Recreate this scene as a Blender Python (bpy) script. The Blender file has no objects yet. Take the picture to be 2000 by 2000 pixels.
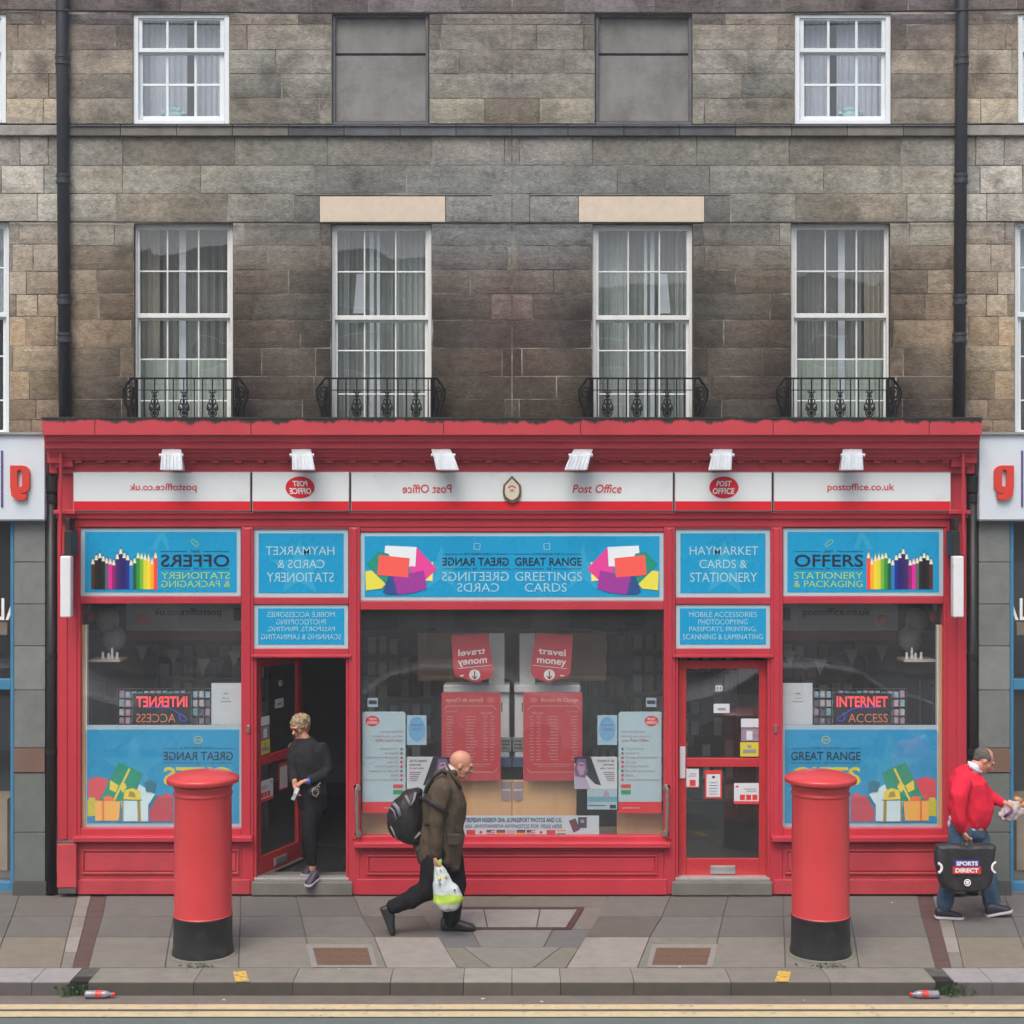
import bpy, math, random
from mathutils import Vector, Matrix, noise
R = math.radians
random.seed(7)
C = bpy.context.scene.collection

# ---------------------------------------------------------------- camera, sky, sun, exposure
F = 2870.0; CAMY = -14.0; CAMZ = 3.65
cam_d = bpy.data.cameras.new('camera'); cam = bpy.data.objects.new('camera', cam_d); C.objects.link(cam)
cam.location = (0, CAMY, CAMZ); cam.rotation_euler = (R(90), 0, 0)
cam_d.sensor_width = 36; cam_d.lens = 36*F/2000; cam_d.clip_end = 2000; cam_d.clip_start = 0.1
bpy.context.scene.camera = cam
SUN_EL, SUN_AZ = 58, 198
world = bpy.data.worlds.new('World'); bpy.context.scene.world = world; world.use_nodes = True
nt = world.node_tree; bg = nt.nodes['Background']
sky = nt.nodes.new('ShaderNodeTexSky'); sky.sky_type = 'NISHITA'; sky.sun_disc = False
sky.sun_elevation = R(SUN_EL); sky.sun_rotation = R(SUN_AZ); sky.dust_density = 6.0; sky.ozone_density = 0.6; sky.air_density = 1.0
nt.links.new(sky.outputs[0], bg.inputs[0]); bg.inputs[1].default_value = 0.13
sd = bpy.data.lights.new('sun', 'SUN'); sd.energy = 1.25; sd.angle = R(35); sd.color = (1, .985, .96)
sun = bpy.data.objects.new('sun', sd); C.objects.link(sun)
az = R(SUN_AZ); el = R(SUN_EL)
dirv = Vector((math.sin(az)*math.cos(el), math.cos(az)*math.cos(el), math.sin(el)))
sun.rotation_euler = dirv.to_track_quat('Z', 'Y').to_euler()
vs = bpy.context.scene.view_settings
vs.view_transform = 'Standard'; vs.look = 'None'; vs.exposure = 0.50; vs.gamma = 1.0
bpy.context.scene.cycles.max_bounces = 8
bpy.context.scene.cycles.transparent_max_bounces = 16

# ---------------------------------------------------------------- helpers
def lin(c):
    return tuple(((v/255)/12.92 if v/255 <= .04045 else ((v/255+.055)/1.055)**2.4) for v in c)
def alb(c, k=1.0):
    return tuple(min(.9, v*k) for v in lin(c))
def pt(px, py, Y=0.0):
    k = (Y-CAMY)/F
    return Vector(((px-1000)*k, Y, CAMZ-(py-1000)*k))
def gp(px, py, z=0.0):
    """pixel on a horizontal plane at height z"""
    d = (CAMZ-z)*F/(py-1000)
    return Vector(((px-1000)/F*d, CAMY+d, z))

MATS = {}
def mat(name, col, rough=.6, var=.12, vscale=6.0, bump=.0, bscale=60.0, metal=0.0, spec=.5, attr=False, emit=None, estr=1.0, detail2=0.0, d2scale=.8, d2col=(.05,.05,.05), d2lo=.55, d2hi=.7, coat=0.0, streak=1.0):
    if name in MATS: return MATS[name]
    m = bpy.data.materials.new(name); m.use_nodes = True; t = m.node_tree; b = t.nodes['Principled BSDF']
    MATS[name] = m
    b.inputs['Roughness'].default_value = rough; b.inputs['Metallic'].default_value = metal
    b.inputs['Specular IOR Level'].default_value = spec
    if coat: b.inputs['Coat Weight'].default_value = coat
    tc = t.nodes.new('ShaderNodeTexCoord')
    src = tc.outputs['Object']
    if attr:
        a = t.nodes.new('ShaderNodeAttribute'); a.attribute_name = 'col'; base = a.outputs['Color']
    else:
        rgb = t.nodes.new('ShaderNodeRGB'); rgb.outputs[0].default_value = (*col, 1); base = rgb.outputs[0]
    if var > 0:
        n = t.nodes.new('ShaderNodeTexNoise'); n.inputs['Scale'].default_value = vscale; n.inputs['Detail'].default_value = 8; n.inputs['Roughness'].default_value = .65
        if streak != 1.0:
            mp = t.nodes.new('ShaderNodeMapping'); mp.inputs['Scale'].default_value = (1, 1, streak); t.links.new(src, mp.inputs[0]); t.links.new(mp.outputs[0], n.inputs['Vector'])
        else: t.links.new(src, n.inputs['Vector'])
        mr = t.nodes.new('ShaderNodeMapRange'); mr.inputs[1].default_value = .25; mr.inputs[2].default_value = .75
        mr.inputs[3].default_value = 1-var; mr.inputs[4].default_value = 1+var
        t.links.new(n.outputs[0], mr.inputs[0])
        mx = t.nodes.new('ShaderNodeMix'); mx.data_type = 'RGBA'; mx.blend_type = 'MULTIPLY'; mx.inputs[0].default_value = 1
        t.links.new(base, mx.inputs[6]); t.links.new(mr.outputs[0], mx.inputs[7]); base = mx.outputs[2]
        mr2 = t.nodes.new('ShaderNodeMapRange'); mr2.inputs[3].default_value = max(0, rough-.12); mr2.inputs[4].default_value = min(1, rough+.12)
        t.links.new(n.outputs[0], mr2.inputs[0]); t.links.new(mr2.outputs[0], b.inputs['Roughness'])
    if detail2 > 0:
        n2 = t.nodes.new('ShaderNodeTexNoise'); n2.inputs['Scale'].default_value = d2scale; n2.inputs['Detail'].default_value = 10; n2.inputs['Roughness'].default_value = .7
        t.links.new(src, n2.inputs['Vector'])
        r = t.nodes.new('ShaderNodeMapRange'); r.inputs[1].default_value = d2lo; r.inputs[2].default_value = d2hi; r.inputs[3].default_value = 0; r.inputs[4].default_value = detail2
        t.links.new(n2.outputs[0], r.inputs[0])
        mx2 = t.nodes.new('ShaderNodeMix'); mx2.data_type = 'RGBA'; t.links.new(r.outputs[0], mx2.inputs[0]); t.links.new(base, mx2.inputs[6]); mx2.inputs[7].default_value = (*d2col, 1)
        base = mx2.outputs[2]
    t.links.new(base, b.inputs['Base Color'])
    if emit: b.inputs['Emission Color'].default_value = (*emit, 1); b.inputs['Emission Strength'].default_value = estr
    if bump > 0:
        nb = t.nodes.new('ShaderNodeTexNoise'); nb.inputs['Scale'].default_value = bscale; nb.inputs['Detail'].default_value = 6
        t.links.new(src, nb.inputs['Vector'])
        bp = t.nodes.new('ShaderNodeBump'); bp.inputs['Strength'].default_value = bump; bp.inputs['Distance'].default_value = .01
        t.links.new(nb.outputs[0], bp.inputs['Height']); t.links.new(bp.outputs[0], b.inputs['Normal'])
    return m

def glass_mat(name, tint=(.9,.93,.92), ior=1.5, rough=.0, wav=0.0, dust_haze=0.0):
    m = bpy.data.materials.new(name); m.use_nodes = True; t = m.node_tree; t.nodes.clear(); MATS[name] = m
    o = t.nodes.new('ShaderNodeOutputMaterial'); tr = t.nodes.new('ShaderNodeBsdfTransparent'); gl = t.nodes.new('ShaderNodeBsdfGlossy')
    tr.inputs[0].default_value = (*tint, 1); gl.inputs['Roughness'].default_value = rough; gl.inputs[0].default_value = (.95,.97,1,1)
    fr = t.nodes.new('ShaderNodeFresnel')
    ge = t.nodes.new('ShaderNodeNewGeometry'); im = t.nodes.new('ShaderNodeMapRange'); im.inputs[3].default_value = ior; im.inputs[4].default_value = 1/ior   # a thin pane reflects alike from both faces
    t.links.new(ge.outputs['Backfacing'], im.inputs[0]); t.links.new(im.outputs[0], fr.inputs[0])
    mx = t.nodes.new('ShaderNodeMixShader'); t.links.new(fr.outputs[0], mx.inputs[0]); t.links.new(tr.outputs[0], mx.inputs[1]); t.links.new(gl.outputs[0], mx.inputs[2])
    if dust_haze:      # pale dust film, its haze painted in to lift the dark panes
        df = t.nodes.new('ShaderNodeBsdfDiffuse'); df.inputs[0].default_value = (.62,.66,.68,1)
        tcd = t.nodes.new('ShaderNodeTexCoord'); nd = t.nodes.new('ShaderNodeTexNoise'); nd.inputs['Scale'].default_value = 1.3; nd.inputs['Detail'].default_value = 5
        t.links.new(tcd.outputs['Object'], nd.inputs['Vector']); rd_ = t.nodes.new('ShaderNodeMapRange'); rd_.inputs[1].default_value = .3; rd_.inputs[2].default_value = .7; rd_.inputs[3].default_value = dust_haze*.6; rd_.inputs[4].default_value = dust_haze*1.4
        t.links.new(nd.outputs[0], rd_.inputs[0]); m2 = t.nodes.new('ShaderNodeMixShader'); t.links.new(rd_.outputs[0], m2.inputs[0]); t.links.new(mx.outputs[0], m2.inputs[1]); t.links.new(df.outputs[0], m2.inputs[2]); t.links.new(m2.outputs[0], o.inputs[0])
    else: t.links.new(mx.outputs[0], o.inputs[0])
    if wav:
        tc = t.nodes.new('ShaderNodeTexCoord'); n = t.nodes.new('ShaderNodeTexNoise'); n.inputs['Scale'].default_value = 2.2; n.inputs['Detail'].default_value = 1
        t.links.new(tc.outputs['Object'], n.inputs['Vector'])
        bp = t.nodes.new('ShaderNodeBump'); bp.inputs['Strength'].default_value = wav; bp.inputs['Distance'].default_value = .02
        t.links.new(n.outputs[0], bp.inputs['Height']); t.links.new(bp.outputs[0], gl.inputs['Normal'])
    return m

ORG = {}
def tag(o, label=None, cat=None, group=None, kind=None):
    if label: o['label'] = label
    if cat: o['category'] = cat
    if group: o['group'] = group
    if kind: o['kind'] = kind
    return o
def thing(name, loc, label, cat, group=None):
    o = bpy.data.objects.new(name, None); C.objects.link(o); o.location = loc; o.empty_display_size = .1
    ORG[o] = Vector(loc); return tag(o, label, cat, group)

class MB:
    def __init__(s): s.v = []; s.f = []; s.mi = []; s.col = []; s.cur = (1, 1, 1); s.m = 0; s.smooth = False
    def add(s, vs_, fs, m=None, col=None):
        b = len(s.v); s.v += [Vector(v) for v in vs_]; s.col += [col or s.cur]*len(vs_)
        for f in fs: s.f.append([b+i for i in f]); s.mi.append(s.m if m is None else m)
        return b
    def box(s, a, b, m=None, col=None):
        x0, x1 = sorted((a[0], b[0])); y0, y1 = sorted((a[1], b[1])); z0, z1 = sorted((a[2], b[2]))
        s.add([(x0,y0,z0),(x1,y0,z0),(x1,y1,z0),(x0,y1,z0),(x0,y0,z1),(x1,y0,z1),(x1,y1,z1),(x0,y1,z1)],
              [(0,1,5,4),(1,2,6,5),(2,3,7,6),(3,0,4,7),(4,5,6,7),(3,2,1,0)], m, col)
    def pb(s, x0, y0, x1, y1, Yf, Yb, m=None, col=None):
        """box whose front face spans pixels x0..x1, y0..y1 at depth Yf, going straight back to Yb"""
        a = pt(x0, y0, Yf); b = pt(x1, y1, Yf); s.box((a.x, Yf, a.z), (b.x, Yb, b.z), m, col)
    def poly(s, pts, m=None, col=None, thick=None):
        """px polygon list at depth via tuples -> world verts given; optional thickness along +Y"""
        n = len(pts)
        area = sum(pts[i][0]*pts[(i+1)%n][2]-pts[(i+1)%n][0]*pts[i][2] for i in range(n))
        if area < 0: pts = pts[::-1]
        if thick:
            q = [Vector(p)+Vector((0, thick, 0)) for p in pts]
            s.add(list(pts)+q, [tuple(range(n)), tuple(range(2*n-1, n-1, -1))]+[(i, n+i, n+(i+1)%n, (i+1)%n) for i in range(n)], m, col)
        else: s.add(pts, [tuple(range(n))], m, col)
    def tube(s, path, rad, seg=8, m=None, col=None, cap=True, side=None, flat=1.0, rads2=None):
        P = [Vector(p) for p in path]; n = len(P)
        if not hasattr(rad, '__len__'): rad = [rad]*n
        if rads2 is None: rads2 = [r*flat for r in rad]
        rings = []; up = Vector(side) if side else None; prev = None
        for i in range(n):
            t = (P[min(i+1, n-1)]-P[max(i-1, 0)]).normalized()
            if up is not None: a = (up-t*up.dot(t)).normalized()
            elif prev is None:
                a = t.orthogonal().normalized()
            else: a = (prev-t*prev.dot(t)).normalized()
            prev = a; b = t.cross(a)
            rings.append([P[i]+a*math.cos(2*math.pi*k/seg)*rads2[i]+b*math.sin(2*math.pi*k/seg)*rad[i] for k in range(seg)])
        vv = [v for r in rings for v in r]; ff = []
        for i in range(n-1):
            for k in range(seg): ff.append((i*seg+k, i*seg+(k+1)%seg, (i+1)*seg+(k+1)%seg, (i+1)*seg+k))
        if cap: ff.append(tuple(range(seg-1, -1, -1))); ff.append(tuple((n-1)*seg+k for k in range(seg)))
        s.add(vv, ff, m, col)
    def lathe(s, c, prof, seg=48, m=None, col=None, axis='Z'):
        c = Vector(c); vv = []
        for r, z in prof:
            for k in range(seg):
                a = 2*math.pi*k/seg
                p = (r*math.cos(a), r*math.sin(a), z) if axis == 'Z' else ((z, r*math.cos(a), r*math.sin(a)) if axis == 'X' else (r*math.cos(a), z, r*math.sin(a)))
                vv.append(c+Vector(p))
        ff = []
        n = len(prof)
        for i in range(n-1):
            for k in range(seg): ff.append((i*seg+k, i*seg+(k+1)%seg, (i+1)*seg+(k+1)%seg, (i+1)*seg+k))
        ff.append(tuple(range(seg-1, -1, -1))); ff.append(tuple((n-1)*seg+k for k in range(seg)))
        s.add(vv, ff, m, col)
    def ell(s, c, r, m=None, col=None, seg=16, rot=None):
        c = Vector(c); vv = []; ff = []; h = seg//2
        for i in range(h+1):
            th = math.pi*i/h
            for k in range(seg):
                a = 2*math.pi*k/seg
                p = Vector((r[0]*math.sin(th)*math.cos(a), r[1]*math.sin(th)*math.sin(a), r[2]*math.cos(th)))
                if rot: p = rot @ p
                vv.append(c+p)
        for i in range(h):
            for k in range(seg): ff.append((i*seg+k, (i+1)*seg+k, (i+1)*seg+(k+1)%seg, i*seg+(k+1)%seg))
        s.add(vv, ff, m, col)
    def build(s, name, mats, parent=None, smooth=False, attr=False, bevel=0, loc=None):
        if not isinstance(mats, (list, tuple)): mats = [mats]
        if parent is not None: org = ORG[parent]
        elif loc is not None: org = Vector(loc)
        else:
            xs = [v.x for v in s.v]; ys = [v.y for v in s.v]; zs = [v.z for v in s.v]
            org = Vector(((min(xs)+max(xs))/2, (min(ys)+max(ys))/2, min(zs)))
        me = bpy.data.meshes.new(name); me.from_pydata([v-org for v in s.v], [], s.f); me.update()
        for m in mats: me.materials.append(m)
        me.polygons.foreach_set('material_index', s.mi)
        if smooth: me.polygons.foreach_set('use_smooth', [True]*len(me.polygons))
        if attr:
            ca = me.color_attributes.new('col', 'FLOAT_COLOR', 'POINT')
            flat = []
            for c in s.col: flat += [c[0], c[1], c[2], 1]
            ca.data.foreach_set('color', flat)
        o = bpy.data.objects.new(name, me); C.objects.link(o)
        if parent is not None: o.parent = parent
        if parent is None: o.location = org
        ORG[o] = org
        if bevel:
            bm_ = o.modifiers.new('bevel', 'BEVEL'); bm_.width = bevel; bm_.segments = 2; bm_.limit_method = 'ANGLE'; bm_.angle_limit = R(50)
        return o

def build_each(mb, name, mats, parent, **kw):
    """one object per box (8 corners each)"""
    out = []
    n = len(mb.v)//8
    for i in range(n):
        t_ = MB(); t_.v = mb.v[8*i:8*i+8]; t_.col = mb.col[8*i:8*i+8]
        for f, m_ in zip(mb.f, mb.mi):
            if 8*i <= f[0] < 8*i+8: t_.f.append([k-8*i for k in f]); t_.mi.append(m_)
        out.append(t_.build(name, mats, parent, **kw))
    return out

def remesh(mb, name, mat_, parent, voxel=.009, sm=4, wr=0.0, wscale=14, subd=False):
    """fuse overlapping closed shells into one continuous smooth surface"""
    o = mb.build(name+'_tmp', mat_, parent, smooth=True)
    r = o.modifiers.new('r', 'REMESH'); r.mode = 'VOXEL'; r.voxel_size = voxel; r.use_smooth_shade = True
    s_ = o.modifiers.new('s', 'SMOOTH'); s_.iterations = sm; s_.factor = .5
    dg = bpy.context.evaluated_depsgraph_get(); dg.update()
    me = bpy.data.meshes.new_from_object(o.evaluated_get(dg), depsgraph=dg); me.name = name
    old = o.data; bpy.data.objects.remove(o); bpy.data.meshes.remove(old)
    if wr:
        no = [v.normal.copy() for v in me.vertices]; org = ORG[parent]
        for v, n_ in zip(me.vertices, no):
            p = v.co+org; q = Vector((p.x*wscale, p.y*wscale, p.z*wscale*.55+p.x*6))
            v.co += n_*(noise.noise(q)*wr+noise.noise(q*2.3)*wr*.45)
    me.materials.clear(); me.materials.append(mat_)
    for p in me.polygons: p.use_smooth = True; p.material_index = 0
    n = bpy.data.objects.new(name, me); C.objects.link(n); n.parent = parent; ORG[n] = ORG[parent]
    return n

def text_geo(s, bold=0.0, shear=0.0, align='CENTER'):
    cu = bpy.data.curves.new('t', 'FONT'); cu.body = s; cu.align_x = align; cu.offset = bold; cu.shear = shear; cu.resolution_u = 3; cu.space_line = .95
    o = bpy.data.objects.new('t', cu); C.objects.link(o)
    dg = bpy.context.evaluated_depsgraph_get(); dg.update()
    me = bpy.data.meshes.new_from_object(o.evaluated_get(dg), depsgraph=dg)
    v = [x.co.copy() for x in me.vertices]; f = [tuple(p.vertices) for p in me.polygons]
    bpy.data.objects.remove(o); bpy.data.curves.remove(cu); bpy.data.meshes.remove(me)
    return v, f
def add_text(mb, s, x0, y0, x1, y1, Y, mirror=False, m=0, bold=0.0, shear=0.0, T=None, align='CENTER'):
    v, f = text_geo(s, bold, shear, align)
    if not v: return
    a0 = min(p.x for p in v); a1 = max(p.x for p in v); b0 = min(p.y for p in v); b1 = max(p.y for p in v)
    out = []
    for p in v:
        u = (p.x-a0)/(a1-a0); w = (p.y-b0)/(b1-b0)
        if mirror: u = 1-u
        out.append(T(u, w) if T else pt(x0+(x1-x0)*u, y1+(y0-y1)*w, Y))
    # keep front faces towards the street
    if mirror: f = [tuple(reversed(q)) for q in f]
    mb.add(out, f, m)

SIDE = 'L'
def X(px): return px if SIDE == 'L' else 2000-px
def mir(): return SIDE == 'L'
def W(): return 'left' if SIDE == 'L' else 'right'
def ppoly(mb, pts, Y, m=0, thick=None):
    mb.poly([pt(X(x), y, Y) for x, y in pts], m=m, thick=thick)
def pbx(mb, x0, y0, x1, y1, Yf, Yb, m=None, col=None):
    a, b = sorted((X(x0), X(x1))); mb.pb(a, y0, b, y1, Yf, Yb, m, col)
def ptext(mb, s, x0, y0, x1, y1, Y, m=0, bold=0., shear=0.):
    a, b = sorted((X(x0), X(x1))); add_text(mb, s, a, y0, b, y1, Y, mir(), m, bold, shear)
def pellipse(mb, cx, cy, rx, ry, Y, m=0, n=28, thick=None):
    ppoly(mb, [(cx+rx*math.cos(2*math.pi*i/n), cy+ry*math.sin(2*math.pi*i/n)) for i in range(n)], Y, m, thick)
def pline(mb, pts, w, Y, m=0):
    for (xa, ya), (xb, yb) in zip(pts, pts[1:]):
        dx, dy = xb-xa, yb-ya; L = math.hypot(dx, dy) or 1; nx, ny = -dy/L*w/2, dx/L*w/2
        ppoly(mb, [(xa+nx, ya+ny), (xb+nx, yb+ny), (xb-nx, yb-ny), (xa-nx, ya-ny)], Y, m)
def pstar(mb, cx, cy, r, Y, m=0, inner=.42, a0=-90):
    ppts = []
    for i in range(10):
        a = R(a0+36*i); rr = r if i % 2 == 0 else r*inner
        ppts.append((cx+rr*math.cos(a), cy+rr*math.sin(a)))
    ppoly(mb, ppts, Y, m)

# ---------------------------------------------------------------- materials
K = 1.5
def flat(name, rgb, rough=.5, k=K, **kw): return mat(name, alb(rgb, k), rough, **kw)
def cornice_mat(name, ztop):
    m = mat(name, (.48,.045,.062), .42, var=.13, vscale=1.6, bump=.12, bscale=40, detail2=.55, d2scale=14, d2col=(.25,.03,.04), d2lo=.66, d2hi=.72)
    t = m.node_tree; b = t.nodes['Principled BSDF']; base = b.inputs['Base Color'].links[0].from_socket
    g = t.nodes.new('ShaderNodeNewGeometry'); sp = t.nodes.new('ShaderNodeSeparateXYZ'); t.links.new(g.outputs['Position'], sp.inputs[0])
    mp = t.nodes.new('ShaderNodeMapping'); mp.inputs['Scale'].default_value = (1, 1, .35); t.links.new(g.outputs['Position'], mp.inputs[0])
    n = t.nodes.new('ShaderNodeTexNoise'); n.inputs['Scale'].default_value = 7; n.inputs['Detail'].default_value = 6; n.inputs['Roughness'].default_value = .6; t.links.new(mp.outputs[0], n.inputs['Vector'])
    ma = t.nodes.new('ShaderNodeMath'); ma.operation = 'MULTIPLY_ADD'; ma.inputs[1].default_value = -.17; ma.inputs[2].default_value = ztop+.058
    t.links.new(n.outputs[0], ma.inputs[0])
    sb = t.nodes.new('ShaderNodeMath'); sb.operation = 'SUBTRACT'; t.links.new(sp.outputs['Z'], sb.inputs[0]); t.links.new(ma.outputs[0], sb.inputs[1])
    mr = t.nodes.new('ShaderNodeMapRange'); mr.inputs[1].default_value = -.012; mr.inputs[2].default_value = .01; t.links.new(sb.outputs[0], mr.inputs[0])
    mx = t.nodes.new('ShaderNodeMix'); mx.data_type = 'RGBA'; t.links.new(mr.outputs[0], mx.inputs[0]); t.links.new(base, mx.inputs[6]); mx.inputs[7].default_value = (.022,.022,.02,1)
    t.links.new(mx.outputs[2], b.inputs['Base Color'])
    return m
M = {}
M['red'] = mat('red_paint', (.47,.036,.056), .36, var=.16, vscale=1.3, bump=.10, bscale=30, detail2=.5, d2scale=16, d2col=(.28,.035,.045), d2lo=.66, d2hi=.72, streak=.4)
M['red_base'] = mat('red_paint_weathered', (.47,.050,.066), .5, var=.22, vscale=2.2, bump=.25, bscale=25, detail2=.8, d2scale=5, d2col=(.13,.06,.055), d2lo=.6, d2hi=.72)
M['red_door'] = mat('red_door_paint', (.46,.036,.045), .34, var=.12, vscale=1.8, bump=.05, bscale=30)
M['pillar_red'] = mat('pillar_box_red', (.56,.050,.056), .33, var=.10, vscale=3, bump=.08, bscale=90, coat=.25)
M['pillar_black'] = mat('pillar_box_black', (.02,.021,.024), .45, var=.25, vscale=9, bump=.12, bscale=70, detail2=.35, d2scale=7, d2col=(.09,.09,.08))
M['stone'] = mat('ashlar_stone', (1,1,1), .95, var=.34, vscale=19, bump=1.0, bscale=55, attr=True, spec=.12, detail2=.7, d2scale=2.3, d2col=(.026,.023,.022), d2lo=.55, d2hi=.72)
M['mortar'] = mat('mortar', alb((138,135,128), 1.25), .95, var=.45, vscale=3.2, bump=.3, spec=.2, detail2=.92, d2scale=1.5, d2col=(.06,.056,.05), d2lo=.40, d2hi=.55)
M['blind'] = mat('painted_recess', alb((112,112,112), 1.25), .85, var=.22, vscale=5, bump=.35, detail2=.8, d2scale=2.0, d2col=(.085,.078,.072), d2lo=.48, d2hi=.72, streak=.45)
M['blind_dark'] = mat('painted_recess_edge', alb((84,86,92), 1.25), .8, var=.3, vscale=6, detail2=.6, d2scale=3, d2col=(.14,.13,.12))
M['lintel'] = mat('new_sandstone', alb((190,178,162), 1.15), .9, var=.10, vscale=12, bump=.3, bscale=80, detail2=.2, d2scale=3, d2col=(.4,.32,.24))
M['band'] = mat('band_stone', (1,1,1), .92, var=.3, vscale=7, bump=.5, bscale=40, attr=True, spec=.2)
M['white_frame'] = mat('white_window_paint', (.70,.76,.80), .42, var=.05, vscale=5, bump=.03)
M['old_frame'] = mat('worn_white_window_paint', (.66,.68,.68), .5, var=.10, vscale=8, bump=.1, detail2=.5, d2scale=12, d2col=(.25,.24,.22), d2lo=.62, d2hi=.7)
M['pipe'] = mat('cast_iron_pipe_paint', (.030,.034,.044), .42, var=.2, vscale=5, bump=.1, bscale=40)
M['pipe_black'] = mat('black_pipe', (.012,.012,.014), .5, var=.3, vscale=5)
M['iron'] = mat('wrought_iron', (.006,.006,.007), .6, var=.3, vscale=20, spec=.25)
M['cable'] = mat('cable_and_shade_black', (.018,.016,.018), .6, var=.1)
M['sign_white'] = mat('sign_white_panel', (.72,.78,.80), .32, var=.04, vscale=1.5, detail2=.25, d2scale=2.2, d2col=(.45,.49,.5))
M['sign_red'] = mat('sign_red_stripe', (.66,.014,.028), .32, var=.03, vscale=2)
M['sign_edge'] = mat('sign_aluminium_edge', (.45,.46,.46), .35, var=.1, metal=.6)
M['blue'] = mat('sign_blue_vinyl', (.008,.32,.60), .28, var=.05, vscale=1.4)
M['blue_light'] = mat('sign_light_blue_star', (.03,.37,.62), .28, var=.03)
M['border'] = mat('sign_pale_border', (.42,.55,.62), .3, var=.05)
M['txt_pale'] = mat('pale_letters', (.34,.60,.72), .4, var=.03)
M['txt_dark'] = mat('dark_letters', (.012,.02,.045), .4, var=.03)
M['txt_lime'] = mat('lime_letters', (.38,.62,.16), .4, var=.03)
M['txt_red'] = mat('red_letters', (.62,.05,.05), .4, var=.03)
M['txt_white'] = mat('white_letters', (.8,.78,.78), .4, var=.03)
M['txt_yellow'] = mat('yellow_letters', (.72,.62,.05), .4, var=.03)
M['steel'] = mat('brushed_steel', (.5,.49,.47), .3, var=.15, metal=.9, vscale=20)
M['galv'] = mat('galvanised_lamp_housing', (.55,.60,.65), .5, var=.25, vscale=14, metal=.25, streak=.3, detail2=.3, d2scale=10, d2col=(.2,.2,.2))
M['glass'] = glass_mat('shop_glass', (.97,.98,.98), 1.9, 0, .05, .035)
M['glass_up'] = glass_mat('old_window_glass', (.95,.98,.97), 2.1, 0, .14, .04)
M['glass_sky'] = glass_mat('new_window_glass', (.95,.97,.98), 2.0, 0, .06, .04)
M['curtain'] = mat('added_net_curtain', (.40,.44,.44), .8, var=.12, vscale=3)
M['curtain_w'] = mat('pale_curtain', (.50,.54,.60), .8, var=.08, vscale=3)
M['dark'] = mat('dark_interior', (.12,.13,.13), .8, var=.3, vscale=2)
M['room'] = mat('room_wall', (.16,.17,.165), .8, var=.15)
M['wood'] = mat('light_wood_board', (.62,.38,.19), .6, var=.14, vscale=5, streak=.15)
M['wood_tan'] = mat('tan_board', (.34,.27,.19), .65, var=.12, vscale=5)
M['grey_board'] = mat('grey_hanging_board', (.42,.46,.47), .5, var=.1)
M['step'] = mat('worn_stone_step', alb((112,110,105), .95), .85, var=.22, vscale=5, bump=.3, detail2=.3, d2scale=3, d2col=(.08,.075,.07))
# ================================================================ SETTING
M['slab'] = mat('pavement_slab', (1,1,1), .85, var=.16, vscale=7, bump=.25, bscale=120, attr=True, spec=.3, detail2=.35, d2scale=2.2, d2col=(.09,.085,.078), d2lo=.55, d2hi=.75)
M['joint'] = mat('slab_joint', (.085,.082,.076), .95, var=.4, vscale=10)
M['asphalt'] = mat('road_asphalt', alb((112,124,122), .78), .88, var=.14, vscale=1.2, bump=.6, bscale=220, spec=.3, detail2=.3, d2scale=90, d2col=(.32,.34,.33), d2lo=.6, d2hi=.72)
M['gutter'] = mat('gutter_strip', alb((122,114,108), .8), .9, var=.2, vscale=6, bump=.3, bscale=150, detail2=.5, d2scale=7, d2col=(.10,.09,.075))
M['yellow'] = mat('worn_yellow_line', (.52,.43,.27), .8, var=.12, vscale=9, detail2=.75, d2scale=16, d2col=(.16,.14,.12), d2lo=.56, d2hi=.66)
M['yellow2'] = mat('yellow_paint_mark', (.62,.40,.06), .8, var=.1, vscale=9, detail2=.9, d2scale=22, d2col=(.17,.16,.15), d2lo=.5, d2hi=.56)
WY = 0.10      # plane of the stone wall
def structure(o): o['kind'] = 'structure'; return o

# big ground sheet, road, gutter, far pavement
b = MB(); b.add([(-90,-90,-.14),(90,-90,-.14),(90,90,-.14),(-90,90,-.14)], [(0,1,2,3)]); structure(b.build('ground', M['asphalt'], loc=(0,0,-.14)))
KY = gp(1000, 1918).y            # kerb edge
b = MB(); b.add([(-60,-19.4,-.11),(60,-19.4,-.11),(60,KY+.02,-.11),(-60,KY+.02,-.11)], [(0,1,2,3)]); structure(b.build('road', M['asphalt'], loc=(0,0,-.11)))
b = MB(); b.add([(-40,KY-.215,-.106),(40,KY-.215,-.106),(40,KY,-.106),(-40,KY,-.106)], [(0,1,2,3)]); structure(b.build('gutter', M['gutter'], loc=(0,0,-.106)))
for (a, c) in ((gp(0,1963.5,-.11).y, gp(0,1973.5,-.11).y), (gp(0,1977.5,-.11).y, gp(0,1988,-.11).y)):
    b = MB(); n = 160; top = []; bot = []
    for i in range(n+1):
        x = -12+24*i/n
        top.append((x, a+.007*noise.noise(Vector((x*1.7, a, 0))), -.102)); bot.append((x, c+.007*noise.noise(Vector((x*1.9, c, 3))), -.102))
    b.add(top+bot, [(n+1+i, n+2+i, i+1, i) for i in range(n)])
    structure(b.build('yellow_line', M['yellow'], loc=(0, a, -.102)))
b = MB(); b.box((-60,-24.4,-.139), (60,-19.4,-.0)); structure(b.build('far_pavement', M['step'], loc=(0,-22,0)))

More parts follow.
